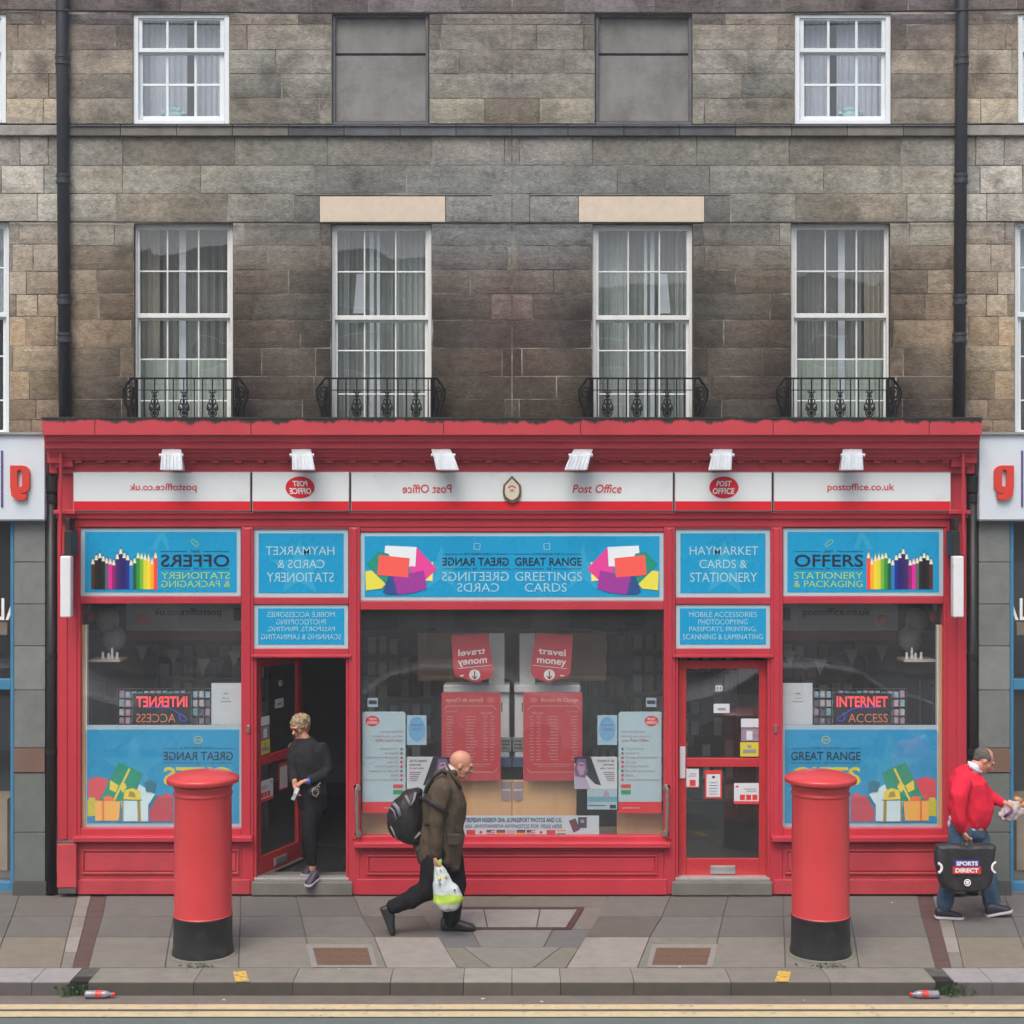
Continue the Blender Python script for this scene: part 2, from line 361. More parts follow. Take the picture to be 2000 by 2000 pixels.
# pavement slabs
rows = [1748, 1790, 1830, 1890]
B = [(-900,-1000,-1100,-1200),(-560,-640,-700,-800),(-400,-460,-520,-600),(-150,-180,-210,-260),(38,24,8,-15),(152,142,132,118),(178,168,158,142),(208,200,188,172),(345,340,332,322),(470,470,468,466),
     (577,588,597,610),(690,707,731,755),(812,832,857,894)]
pv = MB()
pv.add([(-40,KY+.16,-.008),(40,KY+.16,-.008),(40,.3,-.008),(-40,.3,-.008)], [(0,1,2,3)], 1)
def slab(poly, col, inset=.005, z=0.0, m=0):
    P = [gp(x, y, 0) for x, y in poly]; c = sum(P, Vector())/len(P)
    area = sum(P[i].x*P[(i+1)%len(P)].y-P[(i+1)%len(P)].x*P[i].y for i in range(len(P)))
    if area < 0: P = P[::-1]
    Q = []; n = len(P)
    for i in range(n):
        e1 = (P[i]-P[i-1]).normalized(); e2 = (P[(i+1)%n]-P[i]).normalized()
        n1 = Vector((-e1.y, e1.x, 0)); n2 = Vector((-e2.y, e2.x, 0)); q = P[i]+(n1+n2)*inset
        q.z = z+.0015*noise.noise(c*5); Q.append(q)
    # top + shallow sides
    D = [q-Vector((0,0,.012)) for q in Q]
    pv.add(Q+D, [tuple(range(n))]+[(i, n+i, n+(i+1)%n, (i+1)%n) for i in range(n)], m, col)
TONE = {0:(106,104,101), 1:(110,108,105), 2:(128,126,120)}
def tone(r, c):
    base = TONE[r]; k = random.uniform(-5, 5); w = random.uniform(-1.5, 1.5)
    return alb((base[0]+k+w, base[1]+k, base[2]+k-w), .90)
for sd_ in ('L', 'R'):
    SIDE = sd_
    for ci in range(len(B)-1):
        for r in range(3):
            l = B[ci]; rr = B[ci+1]; y0 = rows[r]; y1 = rows[r+1]
            quad = [(l[r], y0), (rr[r], y0), (rr[r+1], y1), (l[r+1], y1)]
            random.seed(ci*10+r)
            if ci == 6:      # brown drain channel
                col = alb((98,78,76), .85)
                for q in range(4):
                    f0, f1 = q/4, (q+1)/4
                    qq = [(l[r]+(l[r+1]-l[r])*f0, y0+(y1-y0)*f0), (rr[r]+(rr[r+1]-rr[r])*f0, y0+(y1-y0)*f0), (rr[r]+(rr[r+1]-rr[r])*f1, y0+(y1-y0)*f1), (l[r]+(l[r+1]-l[r])*f1, y0+(y1-y0)*f1)]
                    slab([(X(x), y) for x, y in qq], col, .0015, -.004)
                continue
            if ci == 5:      # light setts beside the channel
                for q in range(2):
                    f0, f1 = q/2, (q+1)/2
                    qq = [(l[r]+(l[r+1]-l[r])*f0, y0+(y1-y0)*f0), (rr[r]+(rr[r+1]-rr[r])*f0, y0+(y1-y0)*f0), (rr[r]+(rr[r+1]-rr[r])*f1, y0+(y1-y0)*f1), (l[r]+(l[r+1]-l[r])*f1, y0+(y1-y0)*f1)]
                    k = random.uniform(-12, 14); slab([(X(x), y) for x, y in qq], alb((138+k,133+k,126+k), .90), .003)
                continue
            col = tone(r, ci)
            if ci == 11 and r == 2: col = alb((144,140,135), .93)
            if ci == 4 and r == 2: col = alb((128,122,110), .90)
            if ci == 11 and r == 1: col = alb((100,96,90), .90)
            slab([(X(x), y) for x, y in quad], col)
# centre column: strip, hatch surround, inner stones
def sym(px, py): return (2000-px, py)
slab([(812,1748),(1188,1748),(1182,1771),(818,1771)], alb((112,110,102), .90))
slab([(818,1771),(858,1771),(884,1815),(843,1815)], alb((118,112,106), .9))
slab([(1182,1771),(1157,1815),(1116,1815),(1142,1771)], alb((118,112,106), .9))
slab([(843,1815),(920,1815),(938,1850),(868,1850)], alb((104,104,106), .90)); slab([(920,1815),(1080,1815),(1062,1850),(938,1850)], alb((122,122,120), .90)); slab([(1080,1815),(1157,1815),(1132,1850),(1062,1850)], alb((106,106,106), .90))
slab([(868,1850),(905,1850),(958,1890),(894,1890)], alb((122,120,110), .90)); slab([(905,1850),(1095,1850),(1042,1890),(958,1890)], alb((126,126,120), .90)); slab([(1095,1850),(1132,1850),(1106,1890),(1042,1890)], alb((122,120,110), .90))
structure(pv.build('pavement', [M['slab'], M['joint']], attr=True, loc=(0,-1.3,0)))

# kerb stones
kb = MB(); xs = [-12,-10.6,-9.3,-8.0,-6.6,-5.2,-4.35]
def kx(px): return gp(px, 1918).x
edges = sorted([kx(v) for v in (-900,-640,-420,-260,-100,62,136)]+[kx(v) for v in (172,378,572,762,905)])
left = edges; right = [-e for e in edges][::-1]
def kstone(x0, x1, col):
    g = .002
    y0, y1 = KY, gp(0,1891).y
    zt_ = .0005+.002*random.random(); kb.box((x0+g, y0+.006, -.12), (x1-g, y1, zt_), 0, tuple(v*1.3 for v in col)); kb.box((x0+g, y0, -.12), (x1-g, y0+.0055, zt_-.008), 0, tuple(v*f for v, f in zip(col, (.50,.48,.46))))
for (e, s_) in ((left, 'L'), (right, 'R')):
    for i in range(len(e)-1):
        x0, x1 = e[i], e[i+1]
        outer = max(abs(x0), abs(x1)) > abs(kx(136))+.01
        if abs(abs((x0+x1)/2)-abs((kx(136)+kx(172))/2)) < .05: continue
        random.seed(int(abs(x0+x1)*40))
        k = random.uniform(-6, 6)
        c = (140+k,138+k,140+k) if outer else (120+k,118+k,111+k)
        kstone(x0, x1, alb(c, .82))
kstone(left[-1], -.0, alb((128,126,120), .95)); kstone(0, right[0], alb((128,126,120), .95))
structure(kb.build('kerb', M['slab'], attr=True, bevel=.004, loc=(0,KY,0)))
# drain mouth where the channel meets the kerb
for s_ in (-1, 1):
    b = MB(); xa, xb = sorted((s_*kx(136), s_*kx(172)))
    b.box((xa, KY+.03, -.12), (xb, KY+.15, -.006)); structure(b.build('drain_mouth', mat('drain_hole_shade', (.018,.018,.016), .6, var=.3)))  # near-black box standing in for the shade inside the hole
# yellow paint flecks on the kerb, wear marks
for s_ in ('L','R'):
    SIDE = s_
    b = MB(); P = [gp(X(x), y, .0055) for x, y in ((455,1897),(480,1896),(487,1917),(460,1917))]
    if SIDE == 'R': P = P[::-1]
    b.add(P[::-1], [(0,1,2,3)]); structure(b.build('yellow_mark', M['yellow2']))

# manhole covers in the pavement
M['rust'] = mat('rusty_cast_iron', alb((108,84,70), .9), .8, var=.35, vscale=50, bump=.8, bscale=90, detail2=.4, d2scale=60, d2col=(.35,.22,.12))
M['concrete'] = mat('concrete_surround', alb((134,132,128), .95), .9, var=.15, vscale=12, bump=.3)
for s_ in ('L','R'):
    SIDE = s_
    P = [gp(X(x), y, .0065) for x, y in ((611,1851),(718,1851),(727,1884),(620,1884))]; S_ = [gp(X(x), y, .004) for x, y in ((597,1844),(726,1844),(737,1889),(609,1889))]
    t = thing('manhole_cover', sum(P, Vector())/4, f'rusty brown rectangular access cover in the pavement slabs, {W()} of the two', 'manhole cover', 'rusty covers set in the pavement')
    for nm, Q, m_ in (('surround', S_, M['concrete']), ('lid', P, M['rust'])):
        Q = Q[::-1] if SIDE == 'L' else Q
        b = MB(); D = [q-Vector((0,0,.003)) for q in Q]; b.add(Q+D, [(0,1,2,3)]+[(i,4+i,4+(i+1)%4,(i+1)%4) for i in range(4)]); o = b.build(nm, m_, t)
    b = MB()
    for i in range(9):
        for j in range(3):
            f = (i+.5)/9; g = (j+.5)/3; c = P[0]*(1-f)*(1-g)+P[1]*f*(1-g)+P[2]*f*g+P[3]*(1-f)*g
            b.box((c.x-.02, c.y-.012, .0065), (c.x+.02, c.y+.012, .0095))
    b.build('lifting_stud', M['rust'], t, bevel=.002)
M['maroon'] = mat('maroon_metal_rim', alb((82,52,54), .9), .75, var=.3, vscale=20, detail2=.4, d2scale=30, d2col=(.12,.11,.10))
HQ = [(859,1772),(1141,1772),(1115,1815),(885,1815)]
t = thing('cellar_hatch', gp(1000,1794), 'stone topped cellar hatch with dark maroon metal rim in the pavement before the centre window', 'hatch')
b = MB(); o_ = [gp(x, y, .006) for x, y in HQ]; i_ = [gp(x, y, .006) for x, y in ((868,1775),(1128,1775),(1106,1812),(894,1812))]
b.add(o_+i_+[q-Vector((0,0,.006)) for q in o_], [(3,2,6,7),(2,1,5,6),(1,0,4,5),(0,3,7,4)]+[(0,8,9,1)[::-1],(1,9,10,2)[::-1],(2,10,11,3)[::-1],(3,11,8,0)[::-1]][:0]); b.build('rim', M['maroon'], t)
b = MB()
sep = [(868,894),(933,948),(1052,1040),(1067,1052),(1128,1106)]
sep = [(868,894),(945,952),(1055,1048),(1128,1106)]
for (a, a2), (c, c2) in zip(sep, sep[1:]):
    g = 1.2
    Q = [gp(a+g,1776,.0075), gp(c-g,1776,.0075), gp(c2-g,1811,.0075), gp(a2+g,1811,.0075)][::-1]
    k = random.uniform(-5, 5); b.add(Q, [(0,1,2,3)], 0, alb((134+k,132+k,128+k), .90))
b.build('lid', M['slab'], t, attr=True)

# ================================================================ CENTRAL STONE BUILDING
GX = [60, 200, 350, 500, 600, 750, 900, 1000]
GRID = [
 (-200,[(96,88,86)]*8), (8, [(92,84,82),(88,80,82),(90,82,82),(100,94,90),(98,90,88),(88,80,82),(100,93,90),(100,92,88)]),
 (60, [(135,125,112),(92,86,84),(110,104,96),(126,120,112),(124,120,112),(110,104,98),(120,115,108),(118,112,105)]),
 (130,[(140,130,118),(128,118,106),(120,112,104),(123,118,108),(125,123,117),(115,110,104),(122,120,112),(120,116,110)]),
 (200,[(145,132,115),(112,106,98),(108,102,96),(110,106,98),(122,120,112),(112,108,102),(125,120,108),(118,112,104)]),
 (300,[(140,136,130),(122,116,104),(120,111,98),(108,106,98),(106,105,98),(98,97,93),(104,101,96),(106,102,98)]),
 (360,[(142,138,130),(130,126,116),(122,118,108),(104,103,98),(98,98,95),(98,98,96),(106,106,104),(108,108,106)]),
 (420,[(138,135,128),(135,130,120),(125,120,110),(104,104,100),(98,98,95),(98,98,96),(105,105,104),(106,106,105)]),
 (480,[(140,130,118),(125,118,106),(110,104,96),(100,96,90),(90,86,80),(90,86,82),(98,96,94),(100,98,95)]),
 (560,[(138,128,114),(110,98,86),(100,90,80),(88,80,70),(82,77,70),(82,76,70),(88,82,78),(86,76,72)]),
 (650,[(135,118,98),(115,102,88),(90,80,70),(74,66,58),(80,74,68),(76,68,62),(77,69,64),(77,62,58)]),
 (740,[(125,110,90),(95,84,74),(70,62,56),(58,52,50),(74,68,62),(66,60,56),(76,68,60),(70,60,55)]),
 (820,[(112,98,84),(86,78,72),(64,58,54),(60,55,52),(68,64,58),(62,58,54),(72,66,58),(68,62,54)])]
def grid_col(px, py):
    if px > 1000: px = 2000-px
    px = max(GX[0], min(GX[-1], px)); py = max(GRID[0][0], min(GRID[-1][0], py))
    i = max(k for k in range(len(GX)) if GX[k] <= px); i = min(i, len(GX)-2); u = (px-GX[i])/(GX[i+1]-GX[i])
    j = max(k for k in range(len(GRID)) if GRID[k][0] <= py); j = min(j, len(GRID)-2); v = (py-GRID[j][0])/(GRID[j+1][0]-GRID[j][0])
    a, c = GRID[j][1], GRID[j+1][1]
    r_ = [(a[i][k]*(1-u)+a[i+1][k]*u)*(1-v)+(c[i][k]*(1-u)+c[i+1][k]*u)*v for k in range(3)]
    return (r_[0]*.975, r_[1]*.99, r_[2]*1.0)
KS = 1.36
def sub(rects, op):
    out = []
    for (x0,y0,x1,y1) in rects:
        a0,b0,a1,b1 = op
        if a1 <= x0 or a0 >= x1 or b1 <= y0 or b0 >= y1: out.append((x0,y0,x1,y1)); continue
        if b0 > y0: out.append((x0,y0,x1,b0))
        if b1 < y1: out.append((x0,b1,x1,y1))
        yy0, yy1 = max(y0,b0), min(y1,b1)
        if a0 > x0: out.append((x0,yy0,a0,yy1))
        if a1 < x1: out.append((a1,yy0,x1,yy1))
    return out
def stone_wall(mb, x0, x1, courses, openings, seed, proud=.007, wmin=95, wmax=185, mortar_m=1, Yw=WY):
    random.seed(seed)
    rects = [(x0, courses[0], x1, courses[-1])]
    for op in openings: rects = sub(rects, op)
    for r in rects:
        a = pt(r[0], r[1], Yw); c = pt(r[2], r[3], Yw)
        mb.add([(a.x,Yw,c.z),(c.x,Yw,c.z),(c.x,Yw,a.z),(a.x,Yw,a.z)], [(0,1,2,3)], mortar_m)
    for y0, y1 in zip(courses, courses[1:]):
        x = x0-random.uniform(0, wmax*.6)
        while x < x1:
            w = random.uniform(wmin, wmax); a, c = max(x, x0), min(x+w, x1); x += w
            if c-a < 6: continue
            tv = random.gauss(0, .075); warm = random.gauss(0, .012); pr = proud+random.uniform(-.003, .004)
            rr = [(a, y0, c, y1)]
            for op in openings: rr = sub(rr, op)
            ox, oy = random.random()*50, random.random()*50
            for (u0,v0,u1,v1) in rr:
                if u1-u0 < 4 or v1-v0 < 4: continue
                g = random.uniform(.6, 1.4)
                u0 += g; u1 -= g; v0 += g*.9; v1 -= g*.9
                nx = max(2, int((u1-u0)/9)); ny = max(2, int((v1-v0)/9)); vv = []; cc = []
                for j in range(ny+1):
                    for i in range(nx+1):
                        px = u0+(u1-u0)*i/nx; py = v0+(v1-v0)*j/ny
                        e = 0
                        edge = i in (0, nx) or j in (0, ny)
                        p = pt(px+(noise.noise(Vector((px*.05, py*.2, ox)))*.8 if edge else 0), py+(noise.noise(Vector((px*.2, py*.05, oy)))*.8 if edge else 0), Yw)
                        h = pr+.004*noise.noise(Vector((px*.03+ox, py*.05+oy, 0)))+.002*noise.noise(Vector((px*.15, py*.2, ox)))
                        p.y = Yw-(h if not edge else h*.35)
                        gcol = grid_col(px, py)
                        k = 1+tv+.12*noise.noise(Vector((px*.012, py*.012, 7)))+.10*noise.noise(Vector((px*.045, py*.08, ox)))
                        if py > 455:      # soot runs beside the first-floor windows
                            for wx in (262, 455, 647, 843):
                                dd_ = abs(px-wx); f_ = max(0, 1-dd_/70)*min(1, max(0, (py-470)/160)); k -= .26*f_*(.6+.8*noise.noise(Vector((px*.03, py*.02, 3))))
                        elif py < 240: k -= max(0, .5*noise.noise(Vector((px*.018, py*.02, 11)))-.05)
                        col = alb((max(20, gcol[0]*k*(1+warm)), max(20, gcol[1]*k), max(18, gcol[2]*k*(1-warm))), KS)
                        vv.append(p); cc.append(col)
                base = len(mb.v); mb.v += vv; mb.col += cc
                for j in range(ny):
                    for i in range(nx):
                        q = base+j*(nx+1)+i; mb.f.append([q, q+nx+1, q+nx+2, q+1]); mb.mi.append(0)
                # returns to the mortar bed
                bot = len(mb.v)
                ring = [base+i for i in range(nx+1)]+[base+j*(nx+1)+nx for j in range(1, ny+1)]+[base+ny*(nx+1)+i for i in range(nx-1, -1, -1)]+[base+j*(nx+1) for j in range(ny-1, 0, -1)]
                for q in ring: p = mb.v[q].copy(); p.y = Yw+.001; mb.v.append(p); mb.col.append(mb.col[q])
                n = len(ring)
                for q in range(n): mb.f.append([ring[q], ring[(q+1)%n], bot+(q+1)%n, bot+q]); mb.mi.append(0)
def reveal(mb, x0, y0, x1, y1, depth=.16, Yw=WY, bottom=True):
    a = pt(x0, y0, Yw); c = pt(x1, y1, Yw); Yb = Yw+depth
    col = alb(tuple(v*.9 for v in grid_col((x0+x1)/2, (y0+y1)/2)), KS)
    for (p, q) in (((a.x,a.z),(a.x,c.z)), ((c.x,c.z),(c.x,a.z)), ((c.x,a.z),(a.x,a.z)), ((a.x,c.z),(c.x,c.z))):
        mb.add([(p[0],Yw-.004,p[1]),(p[0],Yb,p[1]),(q[0],Yb,q[1]),(q[0],Yw-.004,q[1])], [(0,1,2,3)], 0, col)

BX0, BX1 = 126, 1874
up_courses = [-560,-505,-450,-395,-340,-285,-230,-180,-130,-80,-28,24,48,97,144,192,242]
mid_courses = [266,323,378,434]
low_courses = [434,480,527,574,625,680,735,780,824,860]
OPEN_L = [(260,27,448,243),(648,27,838,243),(262,436,455,832),(647,438,843,832)]
OPEN = OPEN_L+[(2000-c, b_, 2000-a, d) for a, b_, c, d in OPEN_L]
LINT = [(624,383,870,434),(1130,383,1376,434)]
bld = thing('stone_building', (0, .1, 0), 'sooty grey ashlar building with two storeys of windows over the red shopfront, between the drainpipes', 'building')
w = MB()
for cs, sdv in ((up_courses, 3), (mid_courses, 5), (low_courses, 11)):
    # mirror symmetric halves as in the photograph
    for half in (0, 1):
        tmp = MB()
        stone_wall(tmp, BX0, 1000, cs, [o_ for o_ in OPEN_L+LINT if o_[0] < 1000], sdv, wmin=(90 if cs is not mid_courses else 120), wmax=(200 if cs is not mid_courses else 225))
        base = len(w.v)
        if half == 0: w.v += tmp.v; w.f += [[base+i for i in f] for f in tmp.f]
        else: w.v += [Vector((-v.x, v.y, v.z)) for v in tmp.v]; w.f += [[base+i for i in f][::-1] for f in tmp.f]
        w.col += tmp.col; w.mi += tmp.mi
for (a, b_, c, d) in OPEN: reveal(w, a, b_, c, d)
w.build('wall', [M['stone'], M['mortar']], bld, attr=True)
# solid core behind the face (side walls, back, roof)
ZT = pt(0, -560).z; XB = abs(pt(BX0, 0, WY).x)
b = MB(); b.box((-XB, WY+.02, ZT-.02), (XB, 7.5, ZT+.25)); b.build('parapet', M['step'], bld)
b = MB(); b.box((-XB, 7.4, 0), (XB, 7.5, ZT-.03)); b.box((-XB, .36, .3), (-XB+.06, 7.39, ZT-.03)); b.box((XB-.06, .36, .3), (XB, 7.39, ZT-.03)); b.build('back_wall', M['room'], bld)
b = MB(); b.box((-XB+.07, .40, 3.5), (XB-.07, 7.38, 3.7)); b.box((-XB+.07, .40, 6.55), (XB-.07, 7.38, 6.75)); b.build('storey_floor', M['room'], bld)
b = MB()
for y in (-228, ):
    for s_ in (-1,1): pass
random.seed(21)
def bandstrip(mb, x0, x1, y0, y1, Yf, n=14, colf=None):
    xs_ = [x0+(x1-x0)*i/n for i in range(n+1)]
    for i in range(n):
        c = colf((xs_[i]+xs_[i+1])/2, (y0+y1)/2)
        mb.pb(xs_[i]+.4, y0, xs_[i+1]-.4, y1, Yf, WY+.01, 0, c)
def bandcol(px, py):
    k = random.uniform(.86, 1.08)
    q = px if px < 1000 else 2000-px
    c = (104,101,96) if q < 560 else (82,84,90)
    return alb(tuple(v*k for v in c), 1.25)
bandstrip(b, BX0, BX1, 247, 265, WY-.045, 16, bandcol); bandstrip(b, BX0, BX1, 243.2, 246.8, WY-.06, 16, lambda x, y: alb((86,86,90), 1.2))
b.build('string_course', M['band'], bld, attr=True, bevel=.006)
for (a, b_, c, d) in LINT:
    q = MB(); q.pb(a+.6, b_+.6, c-.6, d-.6, WY-.014, WY+.12); q.build('lintel', M['lintel'], bld, bevel=.003)
# blind (painted-in) windows
for s_ in ('L','R'):
    SIDE = s_
    q = MB(); pbx(q, 649, 28, 837, 104, WY+.075, WY+.13, 0); pbx(q, 649, 109, 837, 237, WY+.06, WY+.13, 0)
    pbx(q, 649, 104.3, 837, 108.7, WY+.10, WY+.13, 1)
    pbx(q, 649, 28, 655, 237, WY+.03, WY+.0745, 1); pbx(q, 831, 28, 837, 237, WY+.03, WY+.0745, 1); pbx(q, 655.3, 28, 830.7, 33, WY+.03, WY+.0745, 1)
    pbx(q, 649, 237.3, 837, 243, WY+.01, WY+.13, 1)
    q.build('blind_window', [M['blind'], M['blind_dark']], bld, bevel=.003)

# sash windows
def room_behind(parent, x0, y0, x1, y1, Yf, depth, m):
    """dim box-shaped room behind one window"""
    a = pt(x0, y0, Yf); c = pt(x1, y1, Yf); mg = .25
    b = MB(); X0, X1 = min(a.x, c.x)-mg, max(a.x, c.x)+mg; Z0, Z1 = c.z-mg, a.z+.08
    for vv in ([(X0,Yf+depth,Z0),(X1,Yf+depth,Z0),(X1,Yf+depth,Z1),(X0,Yf+depth,Z1)], [(X0,Yf,Z0),(X0,Yf+depth,Z0),(X0,Yf+depth,Z1),(X0,Yf,Z1)], [(X1,Yf+depth,Z0),(X1,Yf,Z0),(X1,Yf,Z1),(X1,Yf+depth,Z1)], [(X0,Yf,Z0),(X1,Yf,Z0),(X1,Yf+depth,Z0),(X0,Yf+depth,Z0)], [(X0,Yf+depth,Z1),(X1,Yf+depth,Z1),(X1,Yf,Z1),(X0,Yf,Z1)]):
        b.add(vv, [(0,1,2,3)])
    return b.build('room_lining', m, parent)
def curtain_mesh(mb, x0, y0, x1, y1, Y, amp=.02, waves=10, n=60, m=0):
    v = []
    for i in range(n+1):
        f = i/n; px = x0+(x1-x0)*f; dy = amp*math.sin(f*waves*2*math.pi)+amp*.5*math.sin(f*waves*5.3+1)
        a = pt(px, y0, Y); c = pt(px, y1, Y); v += [(a.x, Y+dy, a.z), (c.x, Y+dy*1.3, c.z)]
    mb.add(v, [(2*i+1, 2*i+3, 2*i+2, 2*i) for i in range(n)], m)
def sash(parent, x0, y0, x1, y1, vbars, hbars, meet, M_, glass, stile=8, top=11, bot=12, bw=2.6, Yf=WY+.05, label=None, rails=9):
    """frame = part; pane, curtain, lining = sub-parts"""
    f = MB(); Yb = Yf+.07
    f.pb(x0, y0, x0+stile*.55, y1, Yf, Yb); f.pb(x1-stile*.55, y0, x1, y1, Yf, Yb); f.pb(x0+stile*.55, y0, x1-stile*.55, y0+top*.6, Yf, Yb)
    f.pb(x0+stile*.55, y1-bot*.5, x1-stile*.55, y1, Yf-.01, Yb)
    # upper sash
    u = Yf+.018; xa, xb = x0+stile*.55, x1-stile*.55
    f.pb(xa, y0+top*.6, xa+stile*.45, meet, u, u+.03); f.pb(xb-stile*.45, y0+top*.6, xb, meet, u, u+.03); f.pb(xa+stile*.45, y0+top*.6, xb-stile*.45, y0+top, u, u+.03)
    f.pb(xa, meet, xb, meet+rails, u-.006, u+.034)
    l = Yf+.05
    f.pb(xa, meet+rails, xa+stile*.45+1, y1-bot*.5, l, l+.03); f.pb(xb-stile*.45-1, meet+rails, xb, y1-bot*.5, l, l+.03); f.pb(xa+stile*.45+1, y1-bot, xb-stile*.45-1, y1-bot*.5, l, l+.03)
    f.pb(xa+stile*.45+1, meet+rails+.2, xb-stile*.45-1, meet+rails+5, l, l+.03)
    for vx in vbars:
        f.pb(vx-bw/2, y0+top, vx+bw/2, meet, u+.004, u+.026); f.pb(vx-bw/2, meet+rails+5, vx+bw/2, y1-bot, l+.004, l+.026)
    for hy in hbars:
        q = u if hy < meet else l; xs_ = [x0+stile]+list(vbars)+[x1-stile]
        for a, c in zip(xs_, xs_[1:]): f.pb(a+(bw/2 if a in vbars else 0), hy-bw/2, c-(bw/2 if c in vbars else 0), hy+bw/2, q+.005, q+.025)
    fr = f.build('sash_window', M_, parent, bevel=.004)
    if label: fr['label'] = label
    g = MB(); a = pt(x0+stile*.8, y0+top*.9, u+.015); c = pt(x1-stile*.8, meet+4, u+.015)
    g.add([(a.x,u+.015,c.z),(c.x,u+.015,c.z),(c.x,u+.015,a.z),(a.x,u+.015,a.z)], [(0,1,2,3)])
    a = pt(x0+stile*.8, meet+rails, l+.015); c = pt(x1-stile*.8, y1-bot*.9, l+.015)
    g.add([(a.x,l+.015,c.z),(c.x,l+.015,c.z),(c.x,l+.015,a.z),(a.x,l+.015,a.z)], [(0,1,2,3)])
    g.build('pane', glass, fr)
    return fr
for s_ in ('L','R'):
    SIDE = s_
    a, c = sorted((X(260), X(448)))
    fr = sash(bld, a, 28, c, 242, sorted((X(327), X(382))), [166], 94, M['white_frame'], M['glass_sky'], stile=18, top=12, bot=15, bw=5, Yf=WY+.015, rails=8,
              label=f'clean white two over six pane sash of the top storey, {W()}')
    room_behind(fr, a, 28, c, 242, WY+.17, 1.2, M['room'])
    q = MB(); ca, cb = sorted((X(262), X(366))); curtain_mesh(q, ca, 28, cb, 240, WY+.22, .008, 9); ca, cb = sorted((X(379), X(446))); curtain_mesh(q, ca, 28, cb, 240, WY+.22, .012, 6); q.build('curtain', M['curtain_w'], fr)
    a, c = sorted((X(262), X(455)))
    fr = sash(bld, a, 436, c, 832, sorted((X(327), X(388))), [530,702,783], 612, M['old_frame'], M['glass_up'], stile=11, top=13, bot=8, bw=3, label=f'tall worn white nine pane sash on the outer {W()} of the first floor')
    room_behind(fr, a, 436, c, 832, WY+.17, 1.6, M['room'])
    q = MB(); ca, cb = sorted((X(262), X(312))); curtain_mesh(q, ca, 436, cb, 832, WY+.32, .02, 5); q.build('curtain', mat('beige_curtain', (.40,.36,.29), .85, var=.1), fr)
    q = MB(); pbx(q, 350, 436, 363, 832, WY+.19, WY+.20); q.build('shutter', M['curtain_w'], fr)
    q = MB(); ca, cb = sorted((X(262), X(455))); curtain_mesh(q, ca, 700, cb, 832, WY+.24, .012, 14); q.build('half_curtain', mat('greenish_net', (.36,.42,.38), .85, var=.1), fr)
    q = MB(); ca, cb = sorted((X(318), X(455))); curtain_mesh(q, ca, 436, cb, 832, WY+.36, .02, 9); q.build('added_net_curtain', mat('dim_added_net', (.20,.21,.20), .85, var=.3, vscale=3), fr)  # net added behind the glass to brighten the pane
    a, c = sorted((X(647), X(843)))
    fr = sash(bld, a, 438, c, 832, sorted((X(712), X(773))), [531,685,770], 616, M['old_frame'], M['glass_up'], stile=12, top=13, bot=8, bw=3, label=f'tall white sash under the new pale lintel, {W()} of the centre')
    room_behind(fr, a, 438, c, 832, WY+.17, 1.6, M['room'])
    q = MB(); ca, cb = sorted((X(770), X(840))); curtain_mesh(q, ca, 438, cb, 832, WY+.30, .02, 6); ca, cb = sorted((X(649), X(682))); curtain_mesh(q, ca, 438, cb, 832, WY+.30, .015, 4); q.build('curtain', M['curtain'], fr)
    q = MB(); pbx(q, 722, 438, 730, 832, WY+.20, WY+.21); pbx(q, 736, 438, 742, 832, WY+.20, WY+.21); q.build('shutter', M['curtain_w'], fr)
    q = MB(); ca, cb = sorted((X(647), X(843))); curtain_mesh(q, ca, 438, cb, 832, WY+.36, .02, 11); q.build('added_net_curtain', mat('green_grey_added_net', (.25,.29,.27), .85, var=.3, vscale=3), fr)  # full-width net put in so the pane reads lighter
    q = MB(); ppoly(q, [(697,535),(712,535),(712,612),(690,612)], WY+.25, thick=.01); q.build('draped_cloth', M['curtain_w'], fr)
    # soft toy on the sill of the upper window
    p = pt(X(338), 226, WY+.19)
    t = thing('soft_toy', (p.x, p.y, pt(0, 227, WY+.17).z), f'pale blue soft toy sitting on the inside sill of the upper {W()} window', 'toy', 'soft toys in upper windows')
    q = MB(); s = 1 if SIDE == 'L' else -1
    q.ell(p, (.085,.03,.05)); q.ell(p+Vector((-.0*s,0,.055)), (.045,.025,.035)); q.ell(p+Vector((-.10*s,0,.03)), (.02,.015,.035)); q.ell(p+Vector((.05*s,0,.05)), (.025,.02,.03)); q.ell(p+Vector((.10*s,0,.02)), (.03,.018,.02))
    q.build('body', mat('plush_blue', (.35,.58,.60), .9, var=.1), t, smooth=True)
    q = MB(); q.ell(p+Vector((0,-.01,-.045)), (.09,.03,.018)); q.build('cushion', mat('plush_red', (.5,.16,.16), .9, var=.1), t, smooth=True)

